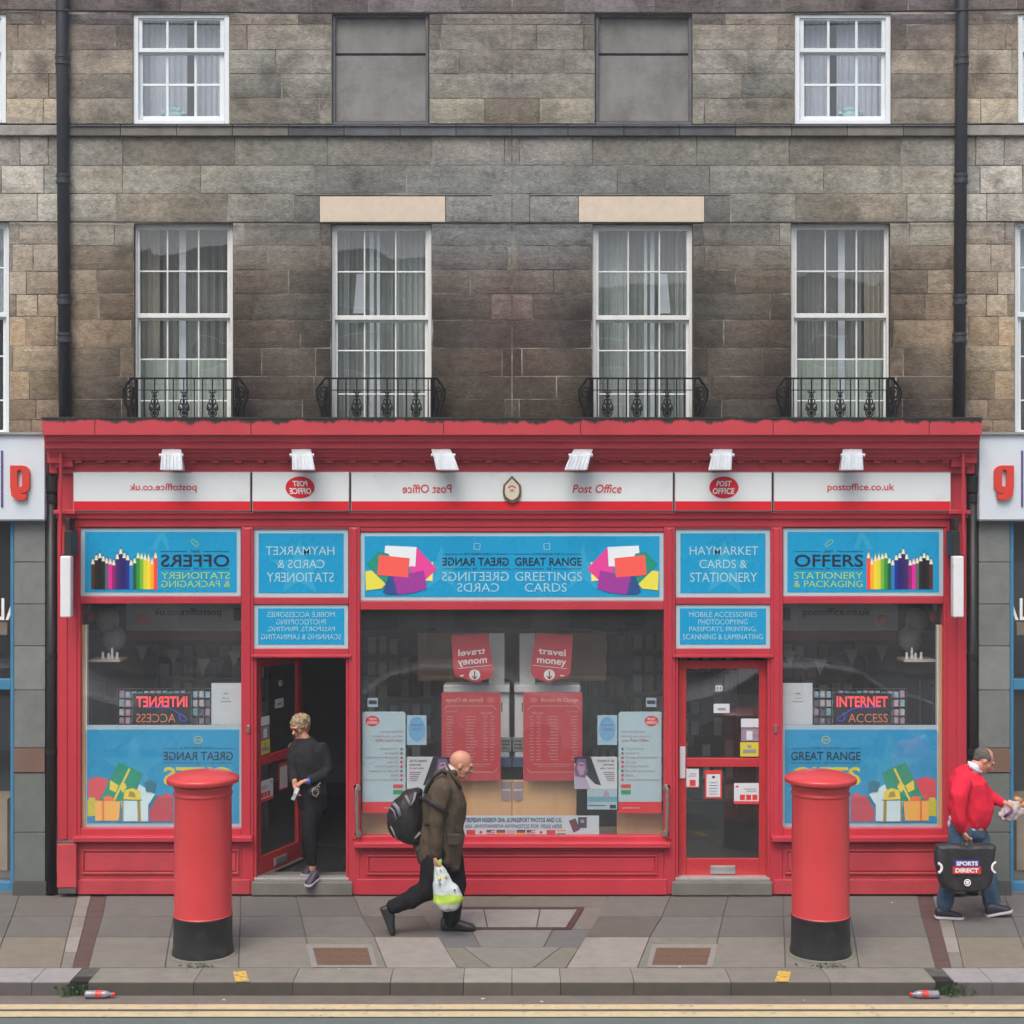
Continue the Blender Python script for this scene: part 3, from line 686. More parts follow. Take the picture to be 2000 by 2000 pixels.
# ---------------- neighbouring buildings (left and right)
M['nglass'] = M['glass']
M['nb_blue'] = mat('blue_shopfront_paint', (.05,.20,.36), .45, var=.1)
M['nstone'] = mat('smooth_green_grey_stone', (1,1,1), .85, var=.15, vscale=8, bump=.2, bscale=60, attr=True, detail2=.45, d2scale=3, d2col=(.10,.11,.10), d2lo=.5, d2hi=.75)
for s_ in ('L','R'):
    SIDE = s_
    nb = thing('neighbour_building', (pt(X(-250), 1748, .1).x, .1, 0), f'lighter sandstone building with blue shopfront at the {W()} edge', 'building', 'neighbouring buildings')
    w = MB(); ops = [(-176,27,12,241),(-178,432,18,850)]
    tmp = MB(); GX0 = GX[0]
    NX0 = -560
    for cs, sdv in ((up_courses, 23), (mid_courses, 25), ([434,477,530,575,618,675,725,780,820,850], 28)):
        stone_wall(tmp, NX0, 119, cs, ops, sdv, wmin=38, wmax=88)
    for (a, b_, c, d) in ops: reveal(tmp, a, b_, c, d)
    if SIDE == 'L': w.v, w.f = tmp.v, tmp.f
    else: w.v = [Vector((-v.x, v.y, v.z)) for v in tmp.v]; w.f = [f[::-1] for f in tmp.f]
    w.col, w.mi = tmp.col, tmp.mi
    w.build('wall', [M['stone'], M['mortar']], nb, attr=True)
    q = MB(); xa, xb = sorted((pt(X(NX0),0,WY).x, pt(X(119),0,WY).x)); q.box((xa, WY+.02, ZT-.02), (xb, 7.5, ZT+.2)); q.build('parapet', M['step'], nb)
    q = MB(); q.box((xa, 7.4, 0), (xb, 7.5, ZT-.03)); xo = xa if SIDE == 'L' else xb-.06; q.box((xo, .36, .3), (xo+.06, 7.39, ZT-.03)); q.build('back_wall', M['room'], nb)
    q = MB(); a0, a1 = sorted((X(NX0), X(112)))
    random.seed(4); bandstrip(q, a0, a1, 244, 264, WY-.045, 5, lambda x, y: alb((132,130,126), 1.25)); q.build('string_course', M['band'], nb, attr=True, bevel=.006)
    a, c = sorted((X(-176), X(12)))
    fr = sash(nb, a, 28, c, 240, sorted((X(-110), X(-55))), [166], 94, M['white_frame'], M['glass_sky'], stile=18, top=12, bot=15, bw=5, Yf=WY+.015, rails=8); room_behind(fr, a, 28, c, 240, WY+.17, 1.2, M['room'])
    q = MB(); curtain_mesh(q, a, 28, c, 240, WY+.22, .01, 12); q.build('curtain', M['curtain_w'], fr)
    a, c = sorted((X(-178), X(18)))
    fr = sash(nb, a, 434, c, 848, sorted((X(-112), X(-50))), [523,696,782], 610, M['white_frame'], M['glass_up'], stile=11, top=13, bot=8, bw=3); room_behind(fr, a, 434, c, 848, WY+.17, 1.6, M['dark'])
    q = MB(); curtain_mesh(q, a, 436, c, 612, WY+.28, .01, 12); q.build('blind', M['curtain_w'], fr)
    # stone pier
    q = MB(); ys = [1000,1098,1180,1262,1348,1461]; random.seed(9)
    for y0, y1 in zip(ys, ys[1:]): pbx(q, 27.5, y0+.8, 88, y1-.8, .0, .25, 0, alb((lambda v: (v-4, v+1, v-1))(114+random.uniform(-6,6)), 1.15))
    for y0, y1 in ((1509,1626),(1626,1722)): pbx(q, 27.5, y0+.8, 88, y1-.8, .0, .25, 0, alb((96,102,98), 1.15))
    pbx(q, 24, 1722.5, 90, 1750, -.02, .25, 0, alb((70,72,72), 1.1)); pbx(q, 30, 1000, 86, 1722, .006, .24, 1)
    pbx(q, -60, 1748, 88, 1750, .0, .1, 1)
    q.build('pier', [M['nstone'], M['joint']], nb, attr=True, bevel=.004)
    q = MB(); pbx(q, 27, 1462, 87, 1508, -.012, .05); q.build('brown_panel', mat('brown_panel', alb((104,82,72), 1.2), .6, var=.15, vscale=4), nb)
    # blue shopfront
    q = MB(); pbx(q, 20, 1012, 27, 1742, .02, .12); pbx(q, -330, 1012, 19.8, 1020, .02, .12); pbx(q, -330, 1327, 19.8, 1347, .015, .12); pbx(q, -330, 1724, 19.8, 1742, .02, .12); pbx(q, -337, 1012, -330.2, 1742, .02, .12); pbx(q, -160, 1020.2, -154, 1326.8, .025, .12); pbx(q, -160, 1347.2, -154, 1723.8, .025, .12)
    q.build('shop_frame', M['nb_blue'], nb, bevel=.004)
    q = MB(); a, c = sorted((X(-330), X(20))); A = pt(a, 1015, .07); D = pt(c, 1730, .07); q.add([(A.x,.07,D.z),(D.x,.07,D.z),(D.x,.07,A.z),(A.x,.07,A.z)], [(0,1,2,3)]); q.build('shop_glass', M['glass'], nb)
    q = MB(); pbx(q, -330, 1742.3, 27, 1752, .0, .2); q.build('plinth', M['step'], nb)
    # inside of the neighbour's shop
    q = MB(); X0, X1 = sorted((pt(X(-330),0,.1).x, pt(X(86),0,.1).x)); q.box((X0, 3.0, 0), (X1, 3.05, 3.6)); q.box((X0, .3, 3.55), (X1, 3.0, 3.6)); q.box((X0, .26, -.004), (X1, 3.0, .1)); q.build('shop_room', M['dark'], nb)
    q = MB(); pbx(q, -330, 1560, 14, 1700, .5, .9); pbx(q, -330, 1215, 14, 1240, .6, .63); q.build('counter', M['wood_tan'], nb)
    q = MB(); ptext(q, 'AL', -12, 1168, 44, 1211, .066, bold=.01); q.build('window_lettering', M['txt_white'], nb)
    # far side pier outside the frame
    q = MB(); pbx(q, -560, 848, -338, 1750, .0, .3, 0, alb((112,118,114), 1.2)); q.build('far_pier', M['nstone'], nb, attr=True)
    # neighbour fascia sign
    sg = thing('fascia_sign', pt(X(-120), 1015, -.08), f'white fascia sign with chunky orange red letter on the {W()} neighbouring shop', 'sign', 'neighbours white fascia signs')
    q = MB(); pbx(q, -420, 849, 87, 1015, -.10, WY-.012); q.build('panel', mat('white_sign_panel', (.60,.67,.74), .35, var=.03), sg, bevel=.004)
    q = MB(); pbx(q, -420, 844, 88, 848.5, -.13, WY-.012); pbx(q, -420, 1015.5, 88, 1017.5, -.09, WY-.012); q.build('edge_trim', M['sign_edge'], sg)
    # the letter, built of thick strokes
    q = MB(); Yl = -.14
    def rr(x0, y0, x1, y1, r, n=6):
        pts = []
        for (cx, cy, a0) in ((x1-r, y0+r, -90), (x1-r, y1-r, 0), (x0+r, y1-r, 90), (x0+r, y0+r, 180)):
            for i in range(n+1): a = R(a0+90*i/n); pts.append((cx+r*math.cos(a), cy+r*math.sin(a)))
        return pts
    def ring(outer, inner):
        n = len(outer); P = [pt(X(x), y, Yl) for x, y in outer]+[pt(X(x), y, Yl) for x, y in inner]; Q = [p+Vector((0,.04,0)) for p in P]
        fs = []
        for i in range(n):
            j = (i+1) % n; fs += [(i, j, n+j, n+i), (i, 2*n+i, 2*n+j, j), (n+i, n+j, 3*n+j, 3*n+i)]
        if SIDE == 'R': fs = [f[::-1] for f in fs]
        q.add(P+Q, [f[::-1] for f in fs])
    ring(rr(19.5,909,57,963,14), rr(33.5,917,43,951,4.5))
    ppoly(q, [(19.5,909),(33,909),(33,930),(19.5,930)], Yl-.0015, thick=.04)
    ppoly(q, [(19.5,948),(33,944),(36,958),(40,964),(52,965),(51,974),(44,977),(31,976),(22,968)], Yl-.003, thick=.04)
    q.build('letter', mat('orange_red_letter', (.62,.045,.03), .4, var=.05), sg)
    q = MB(); pbx(q, 1.5, 880, 5, 990, -.112, -.1005); q.build('divider_bar', mat('purple_bar', (.09,.07,.22), .5), sg)

# ---------------- downpipes, cable and stand-in shadow line, balcony railings
for s_ in ('L','R'):
    SIDE = s_
    p0 = pt(X(126.5), 812, -.02); p1 = pt(X(122.5), -250, -.02); yy = WY-.075
    t = thing('downpipe', (p0.x, yy, p0.z), f'tall dark grey cast iron drainpipe up the {W()} end of the stone wall', 'drainpipe', 'upper drainpipes')
    q = MB(); zt = p1.z; q.tube([(pt(X(127),812,yy).x, yy, pt(0,825,yy).z), (pt(X(121),0,yy).x, yy, pt(0,0,yy).z), (pt(X(120),0,yy).x, yy, zt)], .058, 20); q.build('pipe', M['pipe'], t, smooth=True)
    q = MB()
    for y in (118, 350, 586, 660):
        c = pt(X(121+6*y/812), y, yy); q = MB(); q.lathe((c.x, yy, c.z), [(.0585,-.05),(.068,-.045),(.068,-.02),(.0615,-.015),(.0615,.015),(.068,.02),(.068,.045),(.0585,.05)], 20); q.build('collar', M['pipe'], t, smooth=False)
    # lower black pipe between the pier and the shopfront
    yy = -.0; t = thing('downpipe', pt(X(100), 1740, yy), f'black drainpipe squeezed between the {W()} stone pier and the red shopfront', 'drainpipe', 'lower drainpipes')
    c0 = pt(X(100.5), 940, yy); c1 = pt(X(100.5), 1744, yy); q = MB(); q.tube([c0, c1], .045, 16); q.build('pipe', M['pipe_black'], t, smooth=True)
    q = MB(); a = pt(X(100.5), 940, yy); q.lathe(a, [(.046,-.12),(.062,-.10),(.066,.0),(.066,.05),(.03,.052)], 16); q.build('hopper', M['pipe_black'], t)
    for y in (975, 1283, 1468): q = MB(); a = pt(X(100.5), y, yy); q.lathe(a, [(.046,-.03),(.055,-.028),(.055,.028),(.046,.03)], 16); q.build('collar', M['pipe_black'], t)
for (ya, yb, yc, yn) in ((18.5, 25.5, WY-.13, 'upper'), (432.5, 435, WY-.03, 'lower')):  # lower run is a tube standing in for a shadow line
    q = MB(); P = []
    for i in range(41):
        px = -420+2840*i/40; f = 1-abs(px-1000)/1000; y = ya+(yb-ya)*max(0, min(1, f*1.8)); P.append(pt(px, y, yc))
    q.tube(P, .0085 if yn == 'upper' else .006, 6)
    o = q.build('cable', M['cable']); tag(o, 'black cable strung across the wall ' + ('above the top storey windows' if yn == 'upper' else 'along the heads of the first floor windows'), 'cable')

def railing(parent_name, x0, x1, orn, label):
    """x0..x1 = front in pixels at Yr, ornaments at orn"""
    Yr = -.10; zt = pt(0, 739, Yr).z; zb = pt(0, 823, Yr).z+.0
    t = thing(parent_name, ((pt(x0,0,Yr).x+pt(x1,0,Yr).x)/2, Yr, zb), label, 'railing', 'iron window railings above the shopfront')
    XA, XZ = pt(x0,0,Yr).x, pt(x1,0,Yr).x
    q = MB(); q.box((XA, Yr-.008, zt-.008), (XZ, Yr+.008, zt+.008)); q.box((XA, Yr-.006, zb+.02), (XZ, Yr+.006, zb+.035))
    q.box((XA, Yr-.004, zt-.115), (XZ, Yr+.004, zt-.107))
    q.build('rail', M['iron'], t)
    n = 0
    bars = []
    cs = [pt(o_,0,Yr).x for o_ in orn]; step = cs[1]-cs[0]
    pos = []
    for i in range(-1, 4):
        base = cs[0]+step*i
        for f in (.36, .64): pos.append(base+step*f)
    for x in sorted(pos+[XA+.005, XZ-.005]):
        if XA <= x <= XZ:
            q = MB(); q.tube([(x,Yr,zb+.02),(x,Yr,zt)], .0062, 6); q.build('bar', M['iron'], t)
    for cx in cs:
        q = MB(); z = zb+.035
        def loop(c, r, rz, seg=14, w=.0058, a0=0, a1=360):
            q.tube([(c[0]+r*math.cos(R(a0+(a1-a0)*i/seg)), Yr, c[1]+rz*math.sin(R(a0+(a1-a0)*i/seg))) for i in range(seg+1)], w, 5)
        loop((cx, z+.045), .036, .036, w=.007); loop((cx, z+.045), .018, .018, w=.008)
        for s in (-1,1):
            loop((cx+s*.030, z+.105), .018, .030); loop((cx+s*.018, z+.15), .013, .026); loop((cx+s*.040, z+.085), .010, .016)
            q.tube([(cx+s*.02,Yr,z+.19),(cx+s*.012,Yr,z+.225),(cx+s*.022,Yr,z+.255),(cx+s*.04,Yr,z+.262)], .005, 5)
            q.tube([(cx+s*.0,Yr,z+.24),(cx+s*.03,Yr,z+.235),(cx+s*.036,Yr,z+.25)], .004, 5)
        q.tube([(cx,Yr,z),(cx,Yr,zt)], .0065, 6); q.ell((cx,Yr,z+.045), (.012,.01,.012), seg=8); q.ell((cx,Yr,z+.20), (.012,.01,.02), seg=8)
        q.build('ornament', M['iron'], t)
    for s, xe in ((-1, XA), (1, XZ)):
        q = MB()
        # splayed scroll bracket returning to the wall
        def P_(u, v): return (xe+s*(.03+u*.15), Yr+.02+u*.10, zb+v)
        for off in (0, .35, .7):
            q.tube([(xe+s*off*.02, Yr+off*.2, zb+.02), (xe+s*off*.02, Yr+off*.2, zt)], .007, 6)
        pts = []
        for i in range(34):
            a = R(90-i*24); r = .085*(1-i/40); pts.append((xe+s*.75*(.085+r*math.cos(a)*.95), Yr+.05, zb+.27+r*math.sin(a)*1.15))
        q.tube(pts, .009, 6)
        pts = []
        for i in range(26):
            a = R(-70+i*26); r = .06*(1-i/32); pts.append((xe+s*.75*(.05+r*math.cos(a)), Yr+.05, zb+.11+r*math.sin(a)*1.3))
        q.tube(pts, .009, 6)
        q.tube([(xe+s*.0,Yr,zt),(xe+s*.045,Yr+.04,zt+.005),(xe+s*.09,Yr+.05,zb+.355),(xe+s*.125,Yr+.05,zb+.30),(xe+s*.12,Yr+.05,zb+.22),(xe+s*.085,Yr+.05,zb+.13),(xe+s*.07,Yr+.05,zb+.02)], .012, 6)
        q.tube([(xe+s*.02,Yr+.05,zb+.02),(xe+s*.055,Yr+.05,zb+.18),(xe+s*.03,Yr+.05,zb+.33)], .014, 6)
        q.build('scroll_bracket', M['iron'], t)
railing('balcony_railing', 264, 456, (302,359,415), 'black iron railing with three scroll panels before the outer left first floor window')
railing('balcony_railing', 2000-456, 2000-264, (2000-415,2000-359,2000-302), 'black iron railing with three scroll panels before the outer right first floor window')
railing('balcony_railing', 643, 843, (697,756,813), 'black iron railing below the left pale lintel window')
railing('balcony_railing', 2000-843, 2000-643, (2000-813,2000-756,2000-697), 'black iron railing below the right pale lintel window')
# ================================================================ RED SHOPFRONT
sf = thing('shopfront', (0, 0, 0), 'wide red painted wooden shopfront with cornice, three display windows and two doorways', 'shopfront')
HX = 4.362
ZTOP = pt(0, 818, -.36).z
prof = [(-.36,818),(-.36,849.5),(-.315,850.5),(-.305,862),(-.275,864),(-.265,876),(-.225,877.5),(-.225,883),(-.19,884.5),(-.175,893),(-.15,894),(-.15,898),(-.075,898.5),(-.075,925)]
pz = [(y, pt(0, p, y).z) for y, p in prof]
def extr(mb, pz, hx, back, m=0, zb=None):
    top = pz[0][1]; bot = pz[-1][1]
    pts = pz+[(back, bot), (back, top)]; n = len(pts); nseg = 24; vv = []
    for i in range(nseg+1):
        x = -hx+2*hx*i/nseg
        sag = 0
        vv += [(x, y, z+sag) for y, z in pts]
    ff = []
    for i in range(nseg):
        for k in range(n): ff.append((i*n+k, i*n+(k+1)%n, (i+1)*n+(k+1)%n, (i+1)*n+k))
    ff.append(tuple(range(n-1, -1, -1))); ff.append(tuple(nseg*n+k for k in range(n)))
    mb.add(vv, ff, m)
M['cornice'] = cornice_mat('cornice_red_paint', ZTOP)
q = MB(); extr(q, pz, HX, WY-.012)
q.build('cornice', M['cornice'], sf, bevel=.003)
q = MB(); q.box((-HX-.006, -.366, ZTOP+.001), (HX+.006, WY-.012, ZTOP+.016)); q.build('lead_flashing', mat('mossy_lead', (.03,.031,.028), .8, var=.4, vscale=12, bump=.5), sf)
q = MB()
for px in (142+36+7, 490, 866, 1134, 1510, 1815): q.pb(px-.7, 820, px+.7, 848.5, -.362, -.358)
build_each(q, 'board_joint', mat('dark_joint', (.05,.01,.012), .9), sf)
# dentils
q = MB()
for i in range(-19, 20):
    px = 1000+i*44.6
    if abs(px-1000) < 868: q.pb(px-7, 898.6, px+7, 903.5, -.135, -.076)
build_each(q, 'dentil', M['red'], sf)
# frieze behind the signs, architrave below them
q = MB(); q.box((-4.145, -.028, pt(0,1001,-.03).z), (4.145, WY-.017, pz[-1][1]-.002)); q.build('frieze', M['red'], sf)
ar = [(-.085,1000.5),(-.085,1003),(-.065,1005),(-.060,1013),(-.035,1015),(-.030,1029)]
q = MB(); extr(q, [(y, pt(0,p,y).z) for y, p in ar], 4.17, .09); q.build('architrave', M['red'], sf, bevel=.003)

YF = -.02
for s_ in ('L','R'):
    SIDE = s_
    # outer pilaster with stepped capital, plinth
    q = MB(); pbx(q, 112, 905, 150, 1642, -.03, WY-.015); pbx(q, 118, 1030, 131, 1640, -.042, -.031); pbx(q, 107, 890, 142, 912, -.14, .08); pbx(q, 104, 996, 147, 1004, -.13, -.0305); pbx(q, 109, 1004.3, 147, 1012, -.09, -.0305)
    pbx(q, 142.3, 912.5, 146, 996, -.06, -.031)
    q.build('pilaster', M['red'], sf, bevel=.005)
    q = MB(); pbx(q, 111, 1649, 149, 1734, -.10, WY-.015); pbx(q, 113, 1734.3, 148, 1746, -.095, .08, 1); pbx(q, 110, 1643, 149, 1648.7, -.07, WY-.015, 1); q.build('pilaster_base', [M['red_base'], M['joint']], sf, bevel=.006)
    q = MB(); pbx(q, 92, 864, 118, 905, -.17, .08); pbx(q, 96, 905.3, 112, 925, -.10, .08); build_each(q, 'cornice_bracket', M['red'], sf, bevel=.008)
    # mullions either side of the door bay
    for (a, c, yb) in ((471,495,1747),(681,703,1747)):
        q = MB(); pbx(q, a, 1030, c, yb, -.035, .09)
        pbx(q, a+6, 1032, c-6, 1640, -.048, -.0355); q.build('mullion', M['red'], sf, bevel=.006)
    # frames of the outer bay
    q = MB(); pbx(q, 150.3, 1030, 157, 1646, YF, .09); pbx(q, 464.5, 1165.5, 470.7, 1634, YF, .09) if 0 else None
    pbx(q, 157.3, 1165, 470.7, 1179, YF-.005, .09); pbx(q, 157.3, 1618, 470.7, 1633, YF, .09)
    pbx(q, 157.3, 1030.3, 470.7, 1031, YF, .09)
    build_each(q, 'window_frame', M['red'], sf, bevel=.005)
    q = MB(); pbx(q, 141, 1635, 492, 1645, -.11, .05); pbx(q, 146, 1645.3, 490, 1648, -.07, .05); q.build('sill', M['red'], sf, bevel=.008)
    q = MB(); pbx(q, 149.5, 1648.3, 470.7, 1718, -.035, .1); 
    for (x0,y0,x1,y1) in ((160,1660,466,1663),(160,1704,466,1708),(160,1663.2,163,1703.8),(463,1663.2,466,1703.8)): pbx(q, x0, y0, x1, y1, -.055, -.0355)
    pbx(q, 166, 1666, 460, 1701, -.047, -.0355)
    q.build('stall_riser', M['red_base'], sf, bevel=.004)
    q = MB(); pbx(q, 150.5, 1718.3, 488, 1747, -.052, .1); q.build('plinth', M['red_base'], sf, bevel=.006)
    # door bay transoms
    q = MB(); pbx(q, 495.3, 1167, 680.7, 1180, YF-.003, .09); pbx(q, 495.3, 1266.5, 680.7, 1284, YF-.01, .09); pbx(q, 490, 1279, 686, 1284.5, -.06, -.0355)
    pbx(q, 495.3, 1030, 680.7, 1033, YF-.003, .09)
    build_each(q, 'transom', M['red'], sf, bevel=.004)
    q = MB(); pbx(q, 495.3, 1284.8, 501, 1718, YF, .16); pbx(q, 675.5, 1284.8, 680.7, 1718, YF, .16); build_each(q, 'door_jamb', M['red'], sf, bevel=.004)
    # step and threshold
    q = MB(); pbx(q, 491, 1723, 688, 1750, -.065, .35); q.build('doorstep', M['step'], sf, bevel=.012)
    q = MB(); pbx(q, 496, 1714.5, 681, 1720.5, -.03, .08); q.build('threshold', mat('aluminium_threshold', (.55,.56,.57), .35, var=.15, metal=.6, vscale=12), sf, bevel=.003)
    # pull handle on the mullion beside the doorway
    q = MB(); h0 = pt(X(696), 1541, -.10); h1 = pt(X(698), 1631, -.10); q.tube([h0, h1], .016, 12)
    for h in (h0, h1): q.tube([h, h+Vector((0,.065,0))], .014, 10); q.lathe((h.x, -.048, h.z), [(.034,0),(.034,.012),(.03,.013)], 20, axis='Y')
    q.build('pull_handle', M['steel'], sf, smooth=False, bevel=.002)
    q = MB(); pbx(q, 482, 1417, 487.5, 1432, -.062, -.0485); q.build('bell_push', M['steel'], sf, bevel=.002)
# centre window surround
q = MB(); q.pb(703.3, 1030, 1296.7, 1038.5, YF, .09); q.pb(703.3, 1174, 1296.7, 1191, YF-.005, .09); q.pb(703.3, 1633, 1296.7, 1648, YF, .09)
build_each(q, 'window_frame', M['red'], sf, bevel=.005)
q = MB(); q.pb(690, 1646.5, 1310, 1657, -.11, .05); q.pb(694, 1657.3, 1306, 1661, -.07, .05); q.build('sill', M['red'], sf, bevel=.008)
q = MB(); q.pb(703.3, 1661.3, 1296.7, 1717, -.035, .1)
for (x0,y0,x1,y1) in ((716,1670,1284,1673.5),(716,1705,1284,1709),(716,1673.8,719.5,1704.8),(1280.5,1673.8,1284,1704.8)): q.pb(x0, y0, x1, y1, -.055, -.0355)
q.pb(722, 1676, 1278, 1702.5, -.047, -.0355)
q.build('stall_riser', M['red'], sf, bevel=.004)
q = MB(); q.pb(697, 1717.3, 1303, 1748, -.052, .1); q.build('plinth', M['red'], sf, bevel=.006)
# panes
def pane(parent, x0, y0, x1, y1, Y, name='window_pane', g=None):
    a, c = sorted((x0, x1)); A = pt(a, y0, Y); D = pt(c, y1, Y); q = MB()
    q.add([(A.x,Y,D.z),(D.x,Y,D.z),(D.x,Y,A.z),(A.x,Y,A.z)], [(0,1,2,3)]); return q.build(name, g or M['glass'], parent)
for s_ in ('L','R'):
    SIDE = s_
    pane(sf, X(156), 1177, X(472), 1620, .03)
pane(sf, 702, 1189, 1298, 1635, .03)

# ---------------- doors
def door(parent_label, SX, opened):
    """leaf built flat (u along the leaf from the hinge, z up), then swung"""
    global SIDE
    y = .075
    A = pt(X(502), 1290, y); D = pt(X(675), 1712, y); w = abs(D.x-A.x); h = A.z-D.z
    hinge = Vector((A.x, y, D.z)); sgn = 1 if SIDE == 'L' else -1
    ang = R(68) if opened else 0
    ux = Vector((math.cos(ang)*sgn, math.sin(ang), 0)); uy = Vector((-math.sin(ang)*sgn*1, math.cos(ang), 0))
    t = thing('shop_door', hinge, parent_label, 'door')
    def bx(q, u0, z0, u1, z1, d0, d1, m=0):
        vv = []
        for u, d, z in ((u0,d0,z0),(u1,d0,z0),(u1,d1,z0),(u0,d1,z0),(u0,d0,z1),(u1,d0,z1),(u1,d1,z1),(u0,d1,z1)): vv.append(hinge+ux*u+uy*d+Vector((0,0,z)))
        fs = [(0,1,5,4),(1,2,6,5),(2,3,7,6),(3,0,4,7),(4,5,6,7),(3,2,1,0)]
        if sgn < 0: fs = [f[::-1] for f in fs]
        q.add(vv, fs, m)
    px = h/(1712-1290)
    zy = lambda p: (1712-p)*px
    q = MB(); st = .075
    bx(q, 0, 0, st, h, 0, .045); bx(q, w-st, 0, w, h, 0, .045); bx(q, st+.0005, h-.08, w-st-.0005, h, 0, .045); bx(q, st+.0005, 0, w-st-.0005, zy(1677), 0, .045)
    bx(q, st+.0005, zy(1498), w-st-.0005, zy(1481), 0, .045)
    q.build('leaf', M['red_door'], t, bevel=.004)
    q = MB()
    for z0, z1 in ((zy(1677), zy(1498)), (zy(1481), h-.08)):
        c = .02; vv = [hinge+ux*u+uy*c+Vector((0,0,z)) for u, z in ((st,z0),(w-st,z0),(w-st,z1),(st,z1))]; q.add(vv, [(0,1,2,3) if sgn > 0 else (3,2,1,0)])
    q.build('glazing', M['glass'], t)
    um = w/2
    q = MB(); bx(q, um-.12, zy(1706), um+.12, zy(1690), -.012, -.0005); bx(q, um-.105, zy(1704), um+.105, zy(1692), -.017, -.0125); q.build('letterbox', M['sign_edge'], t, bevel=.003)
    q = MB(); bx(q, 0, -.02, w, -.001, -.02, .045); q.build('weather_bar', M['sign_edge'], t, bevel=.003)
    q = MB(); 
    if opened: bx(q, w-.06, zy(1520), w-.02, zy(1450), -.03, -.0005)
    else: bx(q, w-.065, zy(1520), w-.012, zy(1458), -.014, -.0005)
    q.build('push_plate', mat('pale_push_plate', (.6,.6,.64), .35, var=.05), t, bevel=.003)
    # notices stuck on the door
    def note(u0, py0, u1, py1, mats, fn, label, nm='notice'):
        qq = MB(); z1 = zy(py0); z0 = zy(py1)
        bx(qq, u0, z0, u1, z1, .012, .0155, 0); fn(qq, lambda a, b, c, d, m: bx(qq, u0+(u1-u0)*a, z0+(z1-z0)*b, u0+(u1-u0)*c, z0+(z1-z0)*d, .0105, .0118, m))
        o = qq.build(nm, mats); tag(o, label, 'notice')
    wht = mat('paper_white', (.60,.64,.68), .6, var=.04); rd = M['txt_red']; yl = mat('yellow_sticker', (.60,.52,.05), .5, var=.05); gy = mat('grey_print', (.25,.27,.3), .6)
    side = 'open left' if opened else 'closed right'
    # u runs from the hinge; closed door hinge is on the far side from the handle
    note(w*.53-.02, 1497+8, w*.70, 1560, [rd, wht, yl, gy], lambda qq, r: (r(.1,.06,.9,.86,1), r(.42,.72,.56,.80,2), [r(.25,k,.75,k+.02,3) for k in (.15,.25,.35,.45,.55)]), f'red framed white notice on the lower glass of the {side} door')
    note(w-w*.085-.125, 1502, w-w*.085, 1539, [wht, rd, gy], lambda qq, r: (r(.25,.1,.7,.42,1), r(.2,.6,.8,.64,2), r(0,0,1,.06,1), r(.2,.72,.7,.76,2)) , f'small white notice with red square by the handle side of the {side} door')
    note(w*.09, 1530, w*.37, 1571, [wht, rd, gy], lambda qq, r: (r(.06,.2,.26,.45,1), r(.31,.2,.51,.45,1), r(.56,.2,.76,.45,1), r(0,0,1,.14,1), r(.82,.8,.93,.88,1), r(.1,.6,.5,.64,2), r(.1,.7,.6,.74,2)), f'wide white notice with row of red squares on the {side} door')
    note(w*.092, 1450, w*.30, 1478, [yl, gy], lambda qq, r: (r(.15,.25,.85,.5,1), r(.4,.6,.6,.8,1)), f'square yellow sticker on the upper glass of the {side} door', 'sticker')
    note(w*.092, 1404, w*.29, 1421, [wht], lambda qq, r: None, f'plain white slip above the picture card on the {side} door', 'paper_slip')
    note(w*.092, 1423, w*.29, 1448, [mat('pinkish_print', (.28,.22,.30), .5, var=.3, vscale=30), wht], lambda qq, r: (r(.35,.1,.7,.8,1)), f'dark picture card with pale figure on the {side} door', 'picture_card')
    note(w*.42, 1375, w*.60, 1393, [wht, gy], lambda qq, r: (r(.25,.3,.75,.55,1)), f'small white card in the middle of the upper glass of the {side} door', 'card')
    note(w*.50, 1339, w*.58, 1350, [wht, gy], lambda qq, r: (r(.15,.2,.4,.8,1), r(.6,.2,.85,.8,1)), f'tiny white number sticker high on the {side} door', 'sticker')
SIDE = 'L'; door('red glazed shop door swung inwards in the left doorway', 1, True)
SIDE = 'R'; door('closed red glazed shop door with letterbox in the right doorway', 1, False)

# ---------------- fascia signs
def fascia(x0, x1, Yf, label, fn, name='fascia_sign'):
    t = thing(name, pt((x0+x1)/2, 1000, Yf), label, 'sign', 'white and red fascia sign panels')
    q = MB(); q.pb(x0+.6, 922, x1-.6, 999, Yf+.006, -.031, 0); q.build('casing', M['sign_edge'], t, bevel=.003)
    q = MB(); q.pb(x0+2, 924, x1-2, 979, Yf, Yf+.0058); q.build('white_panel', M['sign_white'], t)
    q = MB(); q.pb(x0+2, 979.2, x1-2, 997, Yf, Yf+.0058); q.build('red_stripe', M['sign_red'], t)
    fn(t, Yf-.003)
def f1(t, Y):
    q = MB(); ptext(q, 'postoffice.co.uk', 253, 944, 384, 962, Y, bold=.012); q.build('lettering', M['txt_red'], t)
def f2(t, Y):
    q = MB(); pellipse(q, 586, 952, 28.5, 21.5, Y, thick=.0028); q.build('oval_badge', M['sign_red'], t)
    q = MB(); ptext(q, 'POST', 571, 939, 601, 950, Y-.002, bold=.03, shear=.15); ptext(q, 'OFFICE', 565, 953, 608, 965, Y-.002, bold=.03, shear=.15); q.build('lettering', M['txt_white'], t)
for s_ in ('L','R'):
    SIDE = s_
    a, c = sorted((X(142), X(490))); fascia(a, c, -.10, f'long {W()} end fascia panel with a small red web address', f1)
    a, c = sorted((X(491.5), X(683))); fascia(a, c, -.115, f'short fascia panel with the red oval badge over the {W()} doorway', f2)
def f3(t, Y):
    q = MB(); add_text(q, 'Post Office', 786, 946, 882, 963, Y, True, bold=.012); q.build('lettering', M['txt_red'], t); q = MB(); add_text(q, 'Post Office', 1118, 946, 1214, 963, Y, False, bold=.012, shear=.2); q.build('lettering', M['txt_red'], t)
